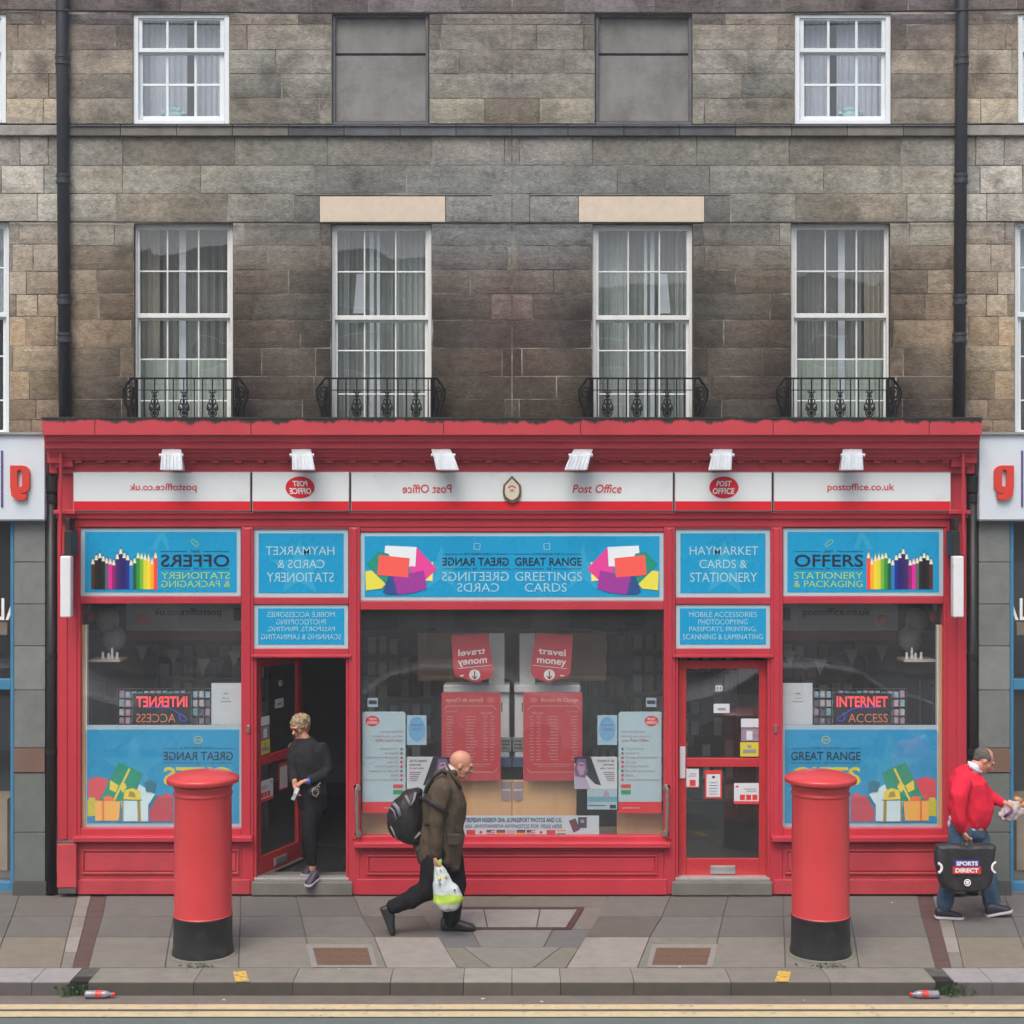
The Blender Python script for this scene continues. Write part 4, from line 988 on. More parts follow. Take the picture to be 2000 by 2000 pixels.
fascia(684.5, 1315.5, -.10, 'long centre fascia panel with two red writings either side of the crest', f3)
t = thing('crest_plaque', pt(1000, 980, -.115), 'small cream shield shaped crest with dark gilt rim on the centre fascia', 'crest')
def shield(s, Y, m, q, th):
    P = [(0,-26),(17*1,-8),(18,8),(15,19),(7,25),(0,28),(-7,25),(-15,19),(-18,8),(-17,-8)]
    q.poly([pt(1000+x*s, 955+y*s, Y) for x, y in P], m=m, thick=th)
q = MB(); shield(1, -.13, 0, q, .026); q.build('rim', mat('dark_gilt', (.17,.13,.08), .4, var=.4, vscale=40, metal=.5), t, bevel=.003)
q = MB(); shield(.78, -.135, 0, q, .0045); q.build('shield', mat('cream_enamel', (.62,.58,.46), .4, var=.06), t)
q = MB()
for a in range(7):
    an = R(200+a*23); q.poly([pt(1000+6*math.cos(an)+1.6*math.cos(R(b_)), 954+6*math.sin(an)*.8+1.6*math.sin(R(b_)), -.1375) for b_ in range(0, 360, 45)])
q.poly([pt(x, y, -.1375) for x, y in ((996,956),(1004,956),(1003,960),(997,960))])
q.build('emblem', mat('pink_enamel', (.55,.15,.2), .5), t)

# floodlights over the fascia
def flood(px, skew):
    Yc = -.30
    t = thing('floodlight', pt(px, 918, Yc), '', 'floodlight', 'galvanised floodlights on the cornice')
    o2 = skew*9
    Y0, Y1, Y2 = Yc+.03, Yc-.06, Yc-.085
    L4 = [((px-19-o2*.6, 877), (px+19-o2*.6, 877), Y0), ((px-20, 889), (px+20, 889), Y1), ((px-23+o2, 918), (px+22+o2, 918), Y2)]
    P = []
    for A_, B_, y_ in L4: P += [pt(A_[0], A_[1], y_), pt(B_[0], B_[1], y_)]
    P += [P[4]+Vector((.01,.14,-.004)), P[5]+Vector((-.01,.14,-.004)), P[0]+Vector((.01,.07,-.005)), P[1]+Vector((-.01,.07,-.005))]
    q = MB(); q.add(P, [(2,3,1,0),(4,5,3,2),(6,7,5,4),(8,9,7,6),(0,1,9,8),(0,8,6,4,2),(1,3,5,7,9)]); q.build('housing', M['galv'], t, bevel=.006)
    z0 = P[0].z; z1 = P[2].z
    q = MB()
    for i in range(6):
        f = (i+.5)/6; a_ = P[2]*(1-f)+P[3]*f; c_ = P[4]*(1-f)+P[5]*f; w_ = Vector((.0022,0,0)); u_ = Vector((0,-.008,0))
        q.add([a_-w_, a_+w_, c_+w_, c_-w_, a_-w_+u_, a_+w_+u_, c_+w_+u_, c_-w_+u_], [(7,6,5,4),(0,1,5,4),(1,2,6,5),(2,3,7,6),(3,0,4,7)])
    q.build('cooling_fin', M['galv'], t)
    q = MB()
    for s in (-1, 1): q.lathe((pt(px+s*21, 890, Yc).x, Yc-.01, z1+.0), [(.018,-.012),(.018,.012)], 12, axis='X')
    q.tube([(pt(px,0,Yc).x, Yc+.04, z0-.01), (pt(px,0,Yc).x, -.2, z0+.03)], .012, 8)
    q.build('bracket', M['galv'], t)
    return t
names = ['outermost left', 'second from the left', 'tilted, just left of the crest', 'tilted, just right of the crest', 'second from the right', 'outermost right']
for i, (px, sk) in enumerate(((335,0),(590,.35),(866,1),(1134,-1),(1410,-.35),(1665,0))):
    t = flood(px, sk); t['label'] = 'grey galvanised floodlight over the fascia, '+names[i]

# projecting signs seen edge on, awning poles
for s_ in ('L','R'):
    SIDE = s_
    t = thing('projecting_sign', pt(X(128), 1207, -.1), f'white projecting sign seen edge on hanging from a black bracket on the {W()} pilaster', 'sign', 'projecting signs on the pilasters')
    q = MB(); pbx(q, 117, 1086, 138, 1206, -.30, -.21); q.build('panel', mat('white_plastic', (.72,.74,.76), .3, var=.03), t, bevel=.012)
    q = MB(); pbx(q, 127, 1012, 136, 1036, -.20, -.05); pbx(q, 125, 1036.5, 140, 1085, -.26, -.06); pbx(q, 128, 1085.3, 134, 1190, -.19, -.05); q.build('bracket', mat('black_bracket', (.015,.015,.017), .5, var=.2), t, bevel=.006)
    q = MB(); p = pt(X(119), 853, -.20); r = pt(X(118), 1085, -.20); q.tube([p, r], .014, 10); q.tube([r, r+Vector((0,.14,0))], .012, 8); o = q.build('awning_pole', M['red'], None); tag(o, f'slim red pole hanging down the {W()} end of the shopfront', 'pole')

# ---------------- blue header signs in the window heads
def header(x0, y0, x1, y1, ins, label, fns, name='window_sign', Y=-.005, group='blue window header signs', star=None):
    a, c = sorted((X(x0), X(x1)))
    t = thing(name, pt((a+c)/2, y1, Y), label, 'sign', group)
    q = MB(); q.pb(a, y0, c, y1, Y, Y+.03); q.build('border', M['border'], t)
    q = MB(); q.pb(a+ins, y0+ins*.9, c-ins, y1-ins*.95, Y-.004, Y-.0003); q.build('blue_panel', M['blue'], t)
    for nm, m_, fn in fns:
        q = MB(); fn(q, Y-.007); q.build(nm, m_, t)
    return t
PC = [(70,40,34),(30,26,26),(18,16,20),(28,28,30),(84,84,92),(196,30,140),(128,24,100),(60,30,90),(36,28,90),(24,24,92),(28,36,120),(26,110,170),(20,84,50),(40,130,52),(110,160,50),(190,190,50),(220,190,40),(232,150,40),(222,60,50)]
HT = [1090,1082,1078,1084,1088,1090,1092,1080,1070,1078,1082,1092,1088,1078,1080,1082,1084,1090,1078]
pmats = [mat('pencil_print_%d' % i, alb(c, 1.3), .4, var=0) for i, c in enumerate(PC)]; wood_tip = mat('pencil_wood_print', alb((222,206,170), 1.3), .4, var=0)
for s_ in ('L','R'):
    SIDE = s_
    def pencils(q, Y):
        for i, c in enumerate(PC):
            x = 178+6.8*i; w_ = 3.4; h = HT[i]
            ppoly(q, [(x,h+12),(x+w_*2,h+12),(x+w_*2,1151),(x,1151)], Y, m=i)
            ppoly(q, [(x,h+12),(x+w_*2,h+12),(x+w_,h-2)], Y, m=len(PC))
            ppoly(q, [(x+w_-1.2,h+2),(x+w_+1.2,h+2),(x+w_,h-3)], Y-.0008, m=i)
    def t_off(q, Y):
        ptext(q, 'OFFERS', 314, 1083, 448, 1107, Y, bold=.012)
        ptext(q, 'GREAT', 372, 1074.5, 391, 1079, Y); ptext(q, 'ON', 378, 1108.5, 388, 1113, Y)
        for x0, x1, y in ((314,365,1077),(397,448,1077),(314,372,1111),(392,448,1111)): pline(q, [(x0,y),(x1,y)], .8, Y)
    def t_lime(q, Y):
        ptext(q, 'STATIONERY', 315, 1117.5, 449, 1131, Y); ptext(q, '& PACKAGING', 315, 1134, 449, 1147, Y)
    def t_clip(q, Y):
        pline(q, [(373,1056),(378,1053),(388,1063),(386,1068),(376,1062),(373,1056)], 1.1, Y)
    def star1(q, Y): ppoly(q, [(312,1040),(322,1040),(333,1074),(325,1074),(316,1052),(307,1074),(293,1074)], Y+.0015)
    t = header(158, 1031.5, 470, 1164, 8, f'blue window header sign with coloured pencils and the word OFFERS, top of the {W()} bay', [('faint_star', M['blue_light'], star1), ('lettering', M['txt_dark'], t_off), ('lime_lettering', M['txt_lime'], t_lime), ('paperclip_icon', M['txt_lime'], t_clip)])
    q = MB(); pencils(q, -.012); q.build('pencil_picture', pmats+[wood_tip], t)
    def t_hay(q, Y): ptext(q, 'HAYMARKET', 519, 1067, 653, 1084, Y, bold=.003); ptext(q, 'CARDS &', 541, 1093, 634, 1110, Y, bold=.003); ptext(q, 'STATIONERY', 521, 1118, 652, 1137, Y, bold=.003)
    def star2(q, Y): pstar(q, 585, 1112, 58, Y+.0015, inner=.40)
    header(496, 1033.5, 680, 1166.5, 9, f'squarish blue sign reading HAYMARKET CARDS & STATIONERY above the {W()} doorway', [('faint_star', M['blue_light'], star2), ('lettering', M['txt_pale'], t_hay)])
    def t_mob(q, Y):
        for i, (s, x0, x1) in enumerate((('MOBILE ACCESSORIES',522,654),('PHOTOCOPYING',540,636),('PASSPORTS, PRINTING,',522,654),('SCANNING & LAMINATING',510,666))): ptext(q, s, x0, 1195+14.5*i, x1, 1205.5+14.5*i, Y)
    header(496, 1181, 680, 1266, 8, f'small blue four line services sign directly over the {W()} door opening', [('lettering', M['txt_pale'], t_mob)])
SIDE = 'L'
def env_m(): return [mat('card_print_%d' % i, alb(c, 1.25), .4, var=0) for i, c in enumerate([(206,216,220),(206,60,140),(24,130,110),(222,84,76),(206,200,70),(40,70,128),(140,50,140),(226,210,110)])]
EM = env_m()
def cc(x, y): return (480+x*.2795, 780+y*.2795)
def envelopes(q, Y):
    sh = [(7,[(1255,1150),(1310,1135),(1305,1270),(1255,1265)]), (0,[(975,1022),(1195,1032),(1185,1170),(960,1166)]), (2,[(930,1060),(845,1150),(975,1285),(1040,1200),(1000,1080)]), (1,[(1193,1032),(1335,1185),(1240,1275),(1150,1200),(1150,1165),(1185,1168)]),
          (4,[(835,1202),(880,1195),(978,1290),(950,1322),(840,1335)]), (5,[(1000,1232),(1050,1240),(1070,1362),(990,1362),(958,1345)]), (6,[(1030,1240),(1245,1195),(1265,1322),(1180,1350),(1060,1364)]), (3,[(930,1088),(1145,1110),(1135,1245),(920,1227)])]
    for k, (m_, P) in enumerate(sh):
        ppoly(q, [cc(*p) for p in P], Y-.0006*k, m=m_)
def t_dark(sd2):
    def fn(q, Y):
        global SIDE; SIDE = sd2
        ptext(q, 'GREAT RANGE', 864, 1089, 994, 1105, Y, bold=.016)
        ptext(q, 'COME INSIDE FOR A', 898, 1080, 962, 1084, Y)
        for x0, x1, y in ((864,896,1082),(964,998,1082),(864,918,1111),(938,998,1111)): pline(q, [(x0,y),(x1,y)], .8, Y)
        ptext(q, 'OF', 923, 1108.5, 932, 1113.5, Y)
    return fn
def t_pale(sd2):
    def fn(q, Y):
        global SIDE; SIDE = sd2; ptext(q, 'GREETINGS', 863, 1117, 994, 1135, Y); ptext(q, 'CARDS', 893, 1139, 975, 1156, Y)
        pline(q, [(926,1061),(938,1062),(937,1074),(926,1073),(926,1061)], 1.2, Y)
    return fn
def star3(sd2):
    def fn(q, Y):
        global SIDE; SIDE = sd2; pstar(q, 862, 1112, 50, Y+.0015, inner=.35)
    return fn
t = header(704, 1040, 1296, 1173, 8, 'long blue header sign with fans of coloured envelopes at both ends over the centre window', [f_ for k_ in 'LR' for f_ in (('faint_star', M['blue_light'], star3(k_)), ('dark_lettering', M['txt_dark'], t_dark(k_)), ('pale_lettering', M['txt_pale'], t_pale(k_)))])
for sd2 in ('L','R'):
    SIDE = sd2; q = MB(); envelopes(q, -.012); q.build('envelope_picture', EM, t)
# ================================================================ INSIDE THE SHOP AND THE WINDOW DISPLAYS
ZF = .115
q = MB(); q.box((-4.30, .12, -.003), (4.30, 5.2, ZF-.004)); structure(q.build('shop_floor', mat('dark_shop_floor', (.05,.05,.052), .5, var=.3, vscale=3)))
M['inner'] = mat('grey_shop_interior', (.50,.54,.54), .75, var=.25, vscale=1.2)
sr = thing('shop_interior', (0, 2.6, ZF), 'dim grey walls and ceiling of the shop seen through its windows', 'shop interior')
q = MB(); q.box((-4.30, 5.2, ZF), (4.30, 5.25, 3.45)); q.box((-4.32, .13, ZF), (-4.28, 5.2, 3.45)); q.box((4.28, .13, ZF), (4.32, 5.2, 3.45)); q.box((-4.30, .12, 3.42), (4.30, 5.2, 3.46)); q.build('lining', M['inner'], sr)
q = MB()
for i in range(4): q.box((-3.6+2.2*i, 1.2, 3.405), (-2.9+2.2*i, 3.4, 3.418))
q.build('ceiling_panel', mat('ceiling_panel', (.35,.38,.38), .6), sr)
# display platforms + partition panels
dp = [mat('goods_print_%d' % i, c, .6, var=.2, vscale=30) for i, c in enumerate([(.34,.38,.38),(.42,.46,.40),(.65,.65,.68),(.34,.46,.52),(.55,.36,.30),(.75,.8,.8),(.10,.12,.14),(.26,.22,.3)])]
def rack(x0, x1, y, z0, z1, rowsn, colsn, label, seed):
    random.seed(seed); cx = (x0+x1)/2
    t = thing('card_rack', (cx, y, ZF), label, 'card rack', 'greeting card racks inside the shop')
    q = MB(); q.box((x0, y+.12, ZF), (x1, y+.16, z1+.05)); q.box((x0-.03, y-.02, ZF), (x0-.002, y+.16, z1+.05)); q.box((x1+.002, y-.02, ZF), (x1+.03, y+.16, z1+.05))
    q.build('frame', M['dark'], t)
    q = MB(); dz = (z1-z0)/rowsn; dx = (x1-x0)/colsn
    for r in range(rowsn):
        z = z0+dz*r; q.box((x0, y-.02, z-.012), (x1, y+.119, z))
    q.build('shelf', mat('rack_shelf', (.20,.21,.21), .5), t)
    q = MB()
    for r in range(rowsn):
        for c in range(colsn):
            if random.random() < .12: continue
            x = x0+dx*(c+.5); z = z0+dz*r+.001; w = dx*.40*random.uniform(.75,1); h = dz*random.uniform(.55,.86); yy = y+random.uniform(0,.05)
            q.box((x-w, yy, z), (x+w, yy+.012, z+h), random.randrange(8))
    o = q.build('card_display', dp, t)
rack(-3.95, -2.75, 2.4, .9, 2.25, 6, 9, 'tall greeting card rack in the dim shop behind the left bay window', 1)
rack(2.75, 3.95, 2.4, .9, 2.25, 6, 9, 'tall greeting card rack in the dim shop behind the right bay window', 2)
rack(1.4, 2.6, 3.1, .3, 2.3, 8, 9, 'greeting card rack visible through the closed right door', 3)
rack(-1.75, -.95, 3.6, .4, 2.2, 7, 6, 'narrow greeting card rack behind the left side of the centre window', 5)
rack(.95, 1.75-.4, 3.6, .4, 2.2, 7, 4, 'slim greeting card rack behind the right side of the centre window', 6)

for s_ in ('L','R'):
    SIDE = s_; s = 1 if SIDE == 'L' else -1; w_ = W()
    # raised display floor
    q = MB(); pbx(q, 150, 1632, 472, 1745, .12, .60); o = q.build('display_shelf', M['wood_tan']); tag(o, f'raised wooden display floor behind the {w_} bay window', 'shelf')
    q = MB(); pbx(q, 157.5, 1221, 167, 1617, .035, .14, 0); pbx(q, 167, 1221, 169.5, 1430, .04, .10, 1); o = q.build('window_batten', [M['wood'], M['white_frame']], None, bevel=.003); tag(o, f'upright pale wooden batten at the outer edge inside the {w_} bay window', 'batten')
    # big gift poster
    t = thing('gift_poster', pt(X(317), 1618, .045), f'large blue poster with star and pile of gift boxes low in the {w_} bay window', 'poster', 'large gift posters')
    q = MB(); pbx(q, 167.5, 1416, 472, 1617, .045, .05); q.build('border', M['border'], t)
    q = MB(); pbx(q, 170, 1425, 467, 1608, .042, .0447); q.build('blue_panel', M['blue'], t)
    Y = .040
    q = MB(); pstar(q, 262, 1500, 68, Y+.001, inner=.36); q.build('faint_star', M['blue_light'], t)
    q = MB(); ptext(q, 'GREAT RANGE', 319, 1468, 455, 1485, Y, bold=.012); ptext(q, 'COME INSIDE FOR A', 352, 1459, 418, 1463.5, Y); ptext(q, 'OF', 382, 1488, 392, 1493, Y)
    for x0, x1, y in ((319,350,1462),(420,455,1462),(319,378,1490),(396,455,1490)): pline(q, [(x0,y),(x1,y)], .8, Y)
    q.build('lettering', M['txt_dark'], t)
    q = MB(); ptext(q, 'GIFTS', 319, 1498, 455, 1534, Y, bold=.02)
    pline(q, [(387+8*math.cos(R(a)), 1445+7*math.sin(R(a))) for a in range(0, 361, 30)], 1.2, Y); pline(q, [(381,1445),(393,1445)], 1.2, Y)
    q.build('yellow_lettering', M['txt_yellow'], t)
    GM = [mat('gift_print_%d' % i, alb(c, 1.25), .4, var=.04) for i, c in enumerate([(200,72,84),(20,140,112),(214,196,70),(186,184,60),(232,170,84),(222,110,60),(190,216,222),(150,138,60),(40,110,130),(176,64,78)])]
    def g(x, y): return (x*.2692, 1160+y*.2692)
    sh = [(0,[(640,1350),(700,1325),(780,1345),(800,1420),(700,1510),(640,1480)]), (3,[(635,1500),(650,1475),(690,1480),(690,1610),(635,1615)]),
          (6,[(1010,1380),(1125,1455),(1070,1540),(985,1450)]), (8,[(1120,1460),(1140,1475),(1085,1550),(1072,1538)]), (9,[(1150,1460),(1255,1470),(1255,1650),(1090,1650),(1080,1580)]), (0,[(1150,1460),(1180,1470),(1210,1440),(1255,1472),(1255,1480),(1150,1480)]),
          (1,[(860,1222),(1035,1300),(975,1450),(870,1520),(720,1500)]), (2,[(935,1262),(947,1272),(830,1510),(815,1505)]), (2,[(800,1350),(860,1390),(840,1440),(795,1420)]), (2,[(865,1390),(905,1370),(920,1400),(890,1445)]),
          (4,[(690,1500),(875,1505),(862,1645),(690,1645)]), (5,[(740,1500),(756,1500),(756,1645),(740,1645)]), (5,[(745,1475),(790,1465),(825,1480),(830,1503),(760,1503)]),
          (6,[(880,1500),(1075,1500),(1075,1650),(890,1650)]), (7,[(885,1500),(897,1500),(897,1648),(885,1648)]), (7,[(995,1500),(1018,1500),(1022,1648),(1000,1648)]), (2,[(895,1490),(905,1425),(960,1408),(1015,1430),(1020,1495)]), (7,[(930,1470),(940,1430),(975,1440),(985,1478)]), (8,[(1045,1370),(1090,1350),(1130,1375),(1120,1440),(1060,1435)])]
    q = MB()
    for k, (m_, P) in enumerate(sh): ppoly(q, [g(*p) for p in P], Y-.0004*k, m=m_)
    q.build('gift_picture', GM, t)
    # wire magazine rack and LED sign
    t = thing('wire_rack', pt(X(320), 1420, .42), f'wire rack of small pink and blue packets behind the lit sign in the {w_} bay', 'rack', 'wire packet racks')
    q = MB()
    for x in range(230, 416, 12): a = pt(X(x), 1345, .42); b_ = pt(X(x), 1425, .42); q.tube([a, b_], .0022, 4)
    for y in (1345, 1362, 1380, 1398, 1412): q.tube([pt(X(230), y, .42), pt(X(412), y, .42)], .0028, 4)
    q.build('wire_frame', M['steel'], t)
    q = MB(); random.seed(31); pk = [mat('packet_print_%d' % i, c, .5, var=.25, vscale=40) for i, c in enumerate([(.50,.34,.52),(.34,.54,.64),(.60,.62,.66),(.14,.18,.24),(.14,.48,.64),(.64,.46,.54)])]
    for r in range(4):
        for c in range(15):
            x = 232+12*c; y = 1349+17*r; pbx(q, x+1.2, y+random.uniform(0,3), x+10.8, y+14, .43, .45, random.randrange(6))
    q.build('packet_row', pk, t)
    t = thing('led_sign', pt(X(315), 1414, .20), f'black sign with lit red INTERNET and orange ACCESS dots in the {w_} bay window', 'lit sign', 'lit window signs')
    q = MB(); pbx(q, 258, 1354, 372, 1414, .20, .225); q.build('casing', mat('black_plastic', (.022,.022,.024), .35), t, bevel=.003)
    led_r = mat('red_led', (.7,.05,.06), .5, var=0, emit=(1,.07,.08), estr=.55); led_o = mat('orange_led', (.5,.16,.08), .5, var=0, emit=(.9,.28,.14), estr=.16); led_b = mat('blue_led', (.03,.04,.4), .5, var=0, emit=(.05,.06,.8), estr=.35)
    q = MB(); ptext(q, 'INTERNET', 266, 1360, 366, 1381, .197, bold=.025); q.build('lettering', led_r, t)
    q = MB(); ptext(q, 'ACCESS', 266, 1394, 343, 1411, .197, bold=-.002); q.build('lettering', led_o, t)
    q = MB(); pline(q, [(280,1381),(300,1382),(325,1382),(338,1386),(350,1394),(362,1400),(364,1406),(358,1409),(351,1406),(350,1397),(354,1392)], 1.7, .197); q.build('blue_flourish', led_b, t)
    q = MB(); pbx(q, 413, 1334, 471, 1415.5, .10, .103); o = q.build('window_notice', mat('plain_white_card', (.56,.62,.66), .6, var=.03)); tag(o, f'plain white card with tiny print beside the lit sign in the {w_} bay', 'notice')
    ORG[o] = Vector(o.location); q = MB(); ptext(q, 'OPEN', 437, 1353, 446, 1356, .098); ptext(q, 'to all', 435, 1362, 447, 1365, .098); pline(q, [(431,1370),(452,1370)], .8, .098); q.build('lettering', M['txt_dark'], o)
    # hanging board with address, red stripe
    t = thing('hanging_board', pt(X(355), 1250, .9), f'grey hanging board with dark web address inside the top of the {w_} bay', 'sign', 'boards hanging inside the bays')
    q = MB(); pbx(q, 246, 1172, 478, 1232, .9, .94); q.build('board', M['grey_board'], t)
    q = MB(); pbx(q, 246, 1232.3, 478, 1251, .895, .94); q.build('red_edge', mat('dull_red', (.16,.022,.032), .5), t)
    q = MB(); ptext(q, 'postoffice.co.uk', 300, 1188, 432, 1206, .892, bold=.015); q.build('lettering', M['txt_dark'], t)
    q = MB(); pbx(q, 456, 1188, 468, 1212, .86, .9); o = q.build('speaker', mat('black_box', (.02,.02,.025), .5)); tag(o, f'small black loudspeaker by the hanging board in the {w_} bay', 'speaker')
    # balloons, bunting, figurines, small shelf
    bg_ = mat('grey_balloon', (.42,.42,.42), .3, var=.05); bo = mat('orange_balloon', (.70,.14,.09), .3, var=.05)
    for (x, y, r, m_, nm) in ((210,1212,.115,bg_,'grey balloon, upper of the pair'),(222,1247,.12,bg_,'grey balloon, lower of the pair'),(176,1204,.05,bo,'small orange balloon by the outer edge'),(278,1211,.05,bo,'small orange balloon beside the hanging board')):
        q = MB(); c = pt(X(x), y, .8 if m_ is bg_ else .7); q.ell(c, (r, r, r*1.12), seg=24); q.lathe(c+Vector((0,0,-r*1.18)), [(.012,-.01),(.004,.01)], 8)
        o = q.build('balloon', m_, smooth=True); tag(o, f'{nm} in the {w_} bay window', 'balloon', 'balloons in the bay windows')
    t = thing('bunting', pt(X(330), 1300, 1.3), f'string of grey triangular pennants across the dim {w_} bay', 'bunting')
    q = MB(); P = []
    for i in range(15): f = i/14; P.append(pt(X(262+210*f), 1262+30*math.sin(f*math.pi*2.0)*-.4+18*math.sin(f*math.pi), 1.3))
    q.tube(P, .004, 4); q.build('string', M['grey_board'], t)
    for i in range(1, 14, 2):
        c = P[i]; q = MB(); h = .17; q.poly([c+Vector((-.07,0,0)), c+Vector((.07,0,0)), c+Vector((.01*(i%3-1),.01,-h))], thick=.002); q.build('pennant', [mat('pennant_a', (.42,.44,.44), .8), mat('pennant_b', (.08,.09,.10), .8)][(i//2) % 2], t)
    q = MB(); pbx(q, 172, 1288, 234, 1293, .28, .55); o = q.build('glass_shelf', mat('pale_shelf', (.60,.52,.44), .4)); tag(o, f'short pale shelf high in the outer corner of the {w_} bay', 'shelf')
    fig = mat('white_figurine', (.8,.85,.86), .4, var=.05)
    for k, (x, y0, y1) in enumerate(((201,1274,1288),(212,1276,1288),(219,1264,1280),(229,1274,1288))):
        q = MB(); base = pt(X(x), 1288, .34); h = pt(0,y0,.34).z-base.z; q.lathe(base, [(.016,0),(.020,h*.2),(.010,h*.5),(.016,h*.62),(.012,h*.75),(.003,h*.8)], 12); q.ell(base+Vector((0,0,h*.85)), (.013,.013,.016), seg=10)
        if k == 2: q.box((base.x-.012, .33, base.z), (base.x+.012, .35, base.z+.03))
        o = q.build('figurine', fig, smooth=True); tag(o, f'{["first","second","tallest","last"][k]} small white figurine from the outer end of the {w_} bay shelf', 'figurine', 'figurines on the high shelves')
    t = thing('display_stand', pt(X(195), 1430, .7), f'thin metal display stand at the outer end of the {w_} bay', 'stand')
    q = MB(); a = pt(X(178),1327,.7); b_ = pt(X(203),1327,.7); q.tube([pt(X(178),1440,.7), a, b_, pt(X(203),1440,.7)], .006, 6); q.build('frame', M['steel'], t)

    # ---- centre window display, one side at a time
    a0 = .05
    t = thing('travel_sign', pt(X(925), 1330, .28), f'tilted red hanging sign with white arrow in the {w_} half of the centre window', 'sign', 'red hanging signs in the centre window')
    q = MB(); ppoly(q, [(881,1243),(883,1241),(950,1236),(953,1238),(964,1311),(959,1323),(930,1333),(891,1321),(886,1314)], .28, 0, .006); q.build('board', mat('red_card', (.52,.06,.08), .4, var=.05), t)
    q = MB()
    import types
    def rtext(s, x0, y0, x1, y1, dyl, m=0, bold=.02):
        a, b_ = (X(x0), X(x1)) if SIDE == 'L' else (X(x1), X(x0))
        def T(u, v):
            # slanted baseline, mirrored with the side
            uu = u; px = x0+(x1-x0)*uu if SIDE == 'L' else x1+(x0-x1)*uu
            py = y1+(y0-y1)*v+dyl*((px-x0)/(x1-x0))
            return pt(X(px), py, .276)
        add_text(q, s, 0, 0, 0, 0, 0, mir(), m, bold, 0, T)
    rtext('travel', 895, 1269, 948, 1282, -5); rtext('money', 894, 1290, 951, 1304, -5)
    pline(q, [(893,1306),(960,1299)], .9, .276); ppoly(q, [(898,1319),(906,1318),(905,1321),(898,1321)], .276)
    ppoly(q, [(927+11*math.cos(R(a)), 1319-1+10.5*math.sin(R(a))) for a in range(0,360,20)], .276)
    q.build('lettering', M['txt_white'], t)
    q = MB(); pline(q, [(927,1310),(927,1325)], 2.2, .274); pline(q, [(922,1320),(927,1326),(932,1320)], 2.0, .274); q.build('arrow', mat('dark_arrow', (.18,.03,.05), .5), t)
    q = MB(); q.tube([pt(X(884),1242,.281), pt(X(883),1195,.281)], .002, 4); q.tube([pt(X(944),1238,.281), pt(X(943),1190,.281)], .002, 4); q.build('hanging_wire', M['steel'], t)
    t = thing('rates_board', pt(X(920), 1525, .20), f'red exchange rates board in the {w_} half of the centre window', 'board', 'red exchange rates boards')
    q = MB(); pbx(q, 862.5, 1353, 978, 1525, .20, .212); q.build('board', mat('red_board', (.46,.05,.065), .4, var=.06), t, bevel=.003)
    q = MB(); ptext(q, 'Bureau de Change', 871, 1363, 943, 1373, .197, bold=.01)
    pline(q, [(868,1386),(873,1379),(962,1379),(970,1387)], 1.0, .197); pline(q, [(870,1500),(874,1508),(966,1508),(971,1500)], 1.0, .197)
    ptext(q, 'Currency', 870, 1388, 893, 1392, .197); ptext(q, 'We sell', 940, 1390, 962, 1395, .197)
    q.build('cream_lettering', mat('cream_print', (.60,.40,.28), .5), t)
    q = MB(); random.seed(5)
    for r in range(15):
        y = 1399+r*6.0
        for x, wd in ((872,14),(910,22),(944,9),(958,9)):
            ww = wd*random.uniform(.65,1); pbx(q, x, y, x+ww, y+1.7, .1985, .1995, 0)
    pbx(q, 880, 1492, 960, 1493.3, .1985, .1995); pbx(q, 886, 1496, 950, 1497.2, .1985, .1995)
    q.build('rates_print', mat('pale_red_print', (.50,.24,.22), .5), t)
    q = MB(); pellipse(q, 958, 1367, 8, 5.5, .1975); q.build('badge', mat('dull_rose', (.55,.12,.14), .5), t)
    # tall services poster
    t = thing('services_poster', pt(X(750), 1588, .05), f'tall pale blue poster with red foot at the outer {w_} of the centre window', 'poster', 'tall services posters')
    q = MB(); ppoly(q, [(708,1392),(711,1390),(788,1390),(792,1394),(792,1566),(708,1566)], .05, 0, .006); q.build('sheet', mat('pale_blue_sheet', (.40,.55,.60), .4, var=.03), t)
    q = MB(); pbx(q, 708, 1566.3, 792, 1588, .048, .056); q.build('red_foot', M['sign_red'], t)
    q = MB(); pellipse(q, 727.5, 1408, 13.5, 10, .047); q.build('oval_badge', M['sign_red'], t)
    q = MB(); ptext(q, 'POST', 720, 1402, 735, 1407, .0455, bold=.02); ptext(q, 'OFFICE', 717, 1409, 738, 1414, .0455, bold=.02); ptext(q, 'postoffice.co.uk', 750, 1576, 784, 1580, .0455); q.build('badge_lettering', M['txt_white'], t)
    q = MB(); ptext(q, 'Services you can', 741, 1426, 786, 1432, .047); ptext(q, 'pick up, ask about or', 727, 1435, 786, 1441, .047); ptext(q, 'your Post Office', 733, 1443, 786, 1450, .047, bold=.02)
    for i, s2 in enumerate(('Travel money','Passports','Savings & investments','Car tax','Driving licence','Parcels and letters','Bills','Home and car insurance')): wd = 3.0*len(s2); ptext(q, s2, 778-min(wd,68), 1460+8.6*i, 778, 1465+8.6*i, .047)
    q.build('print', mat('rose_print', (.42,.22,.26), .5), t)
    q = MB()
    for i in range(8): pbx(q, 782, 1460.5+8.6*i, 786.5, 1465+8.6*i, .0465, .0475, 0 if i in (2,3,4,6,7) else 1)
    pbx(q, 768, 1532, 787, 1539, .0465, .0475, 0); pbx(q, 768, 1543, 787, 1551, .0465, .0475, 2)
    q.build('icon', [M['txt_red'], mat('slate_icon', (.12,.14,.17), .5), mat('green_icon', (.02,.28,.09), .5)], t)
    # small posters beside it
    t = thing('sky_poster', pt(X(814), 1455, .05), f'small sky blue round emblem poster beside the tall poster, {w_} half', 'poster', 'small posters in the centre window')
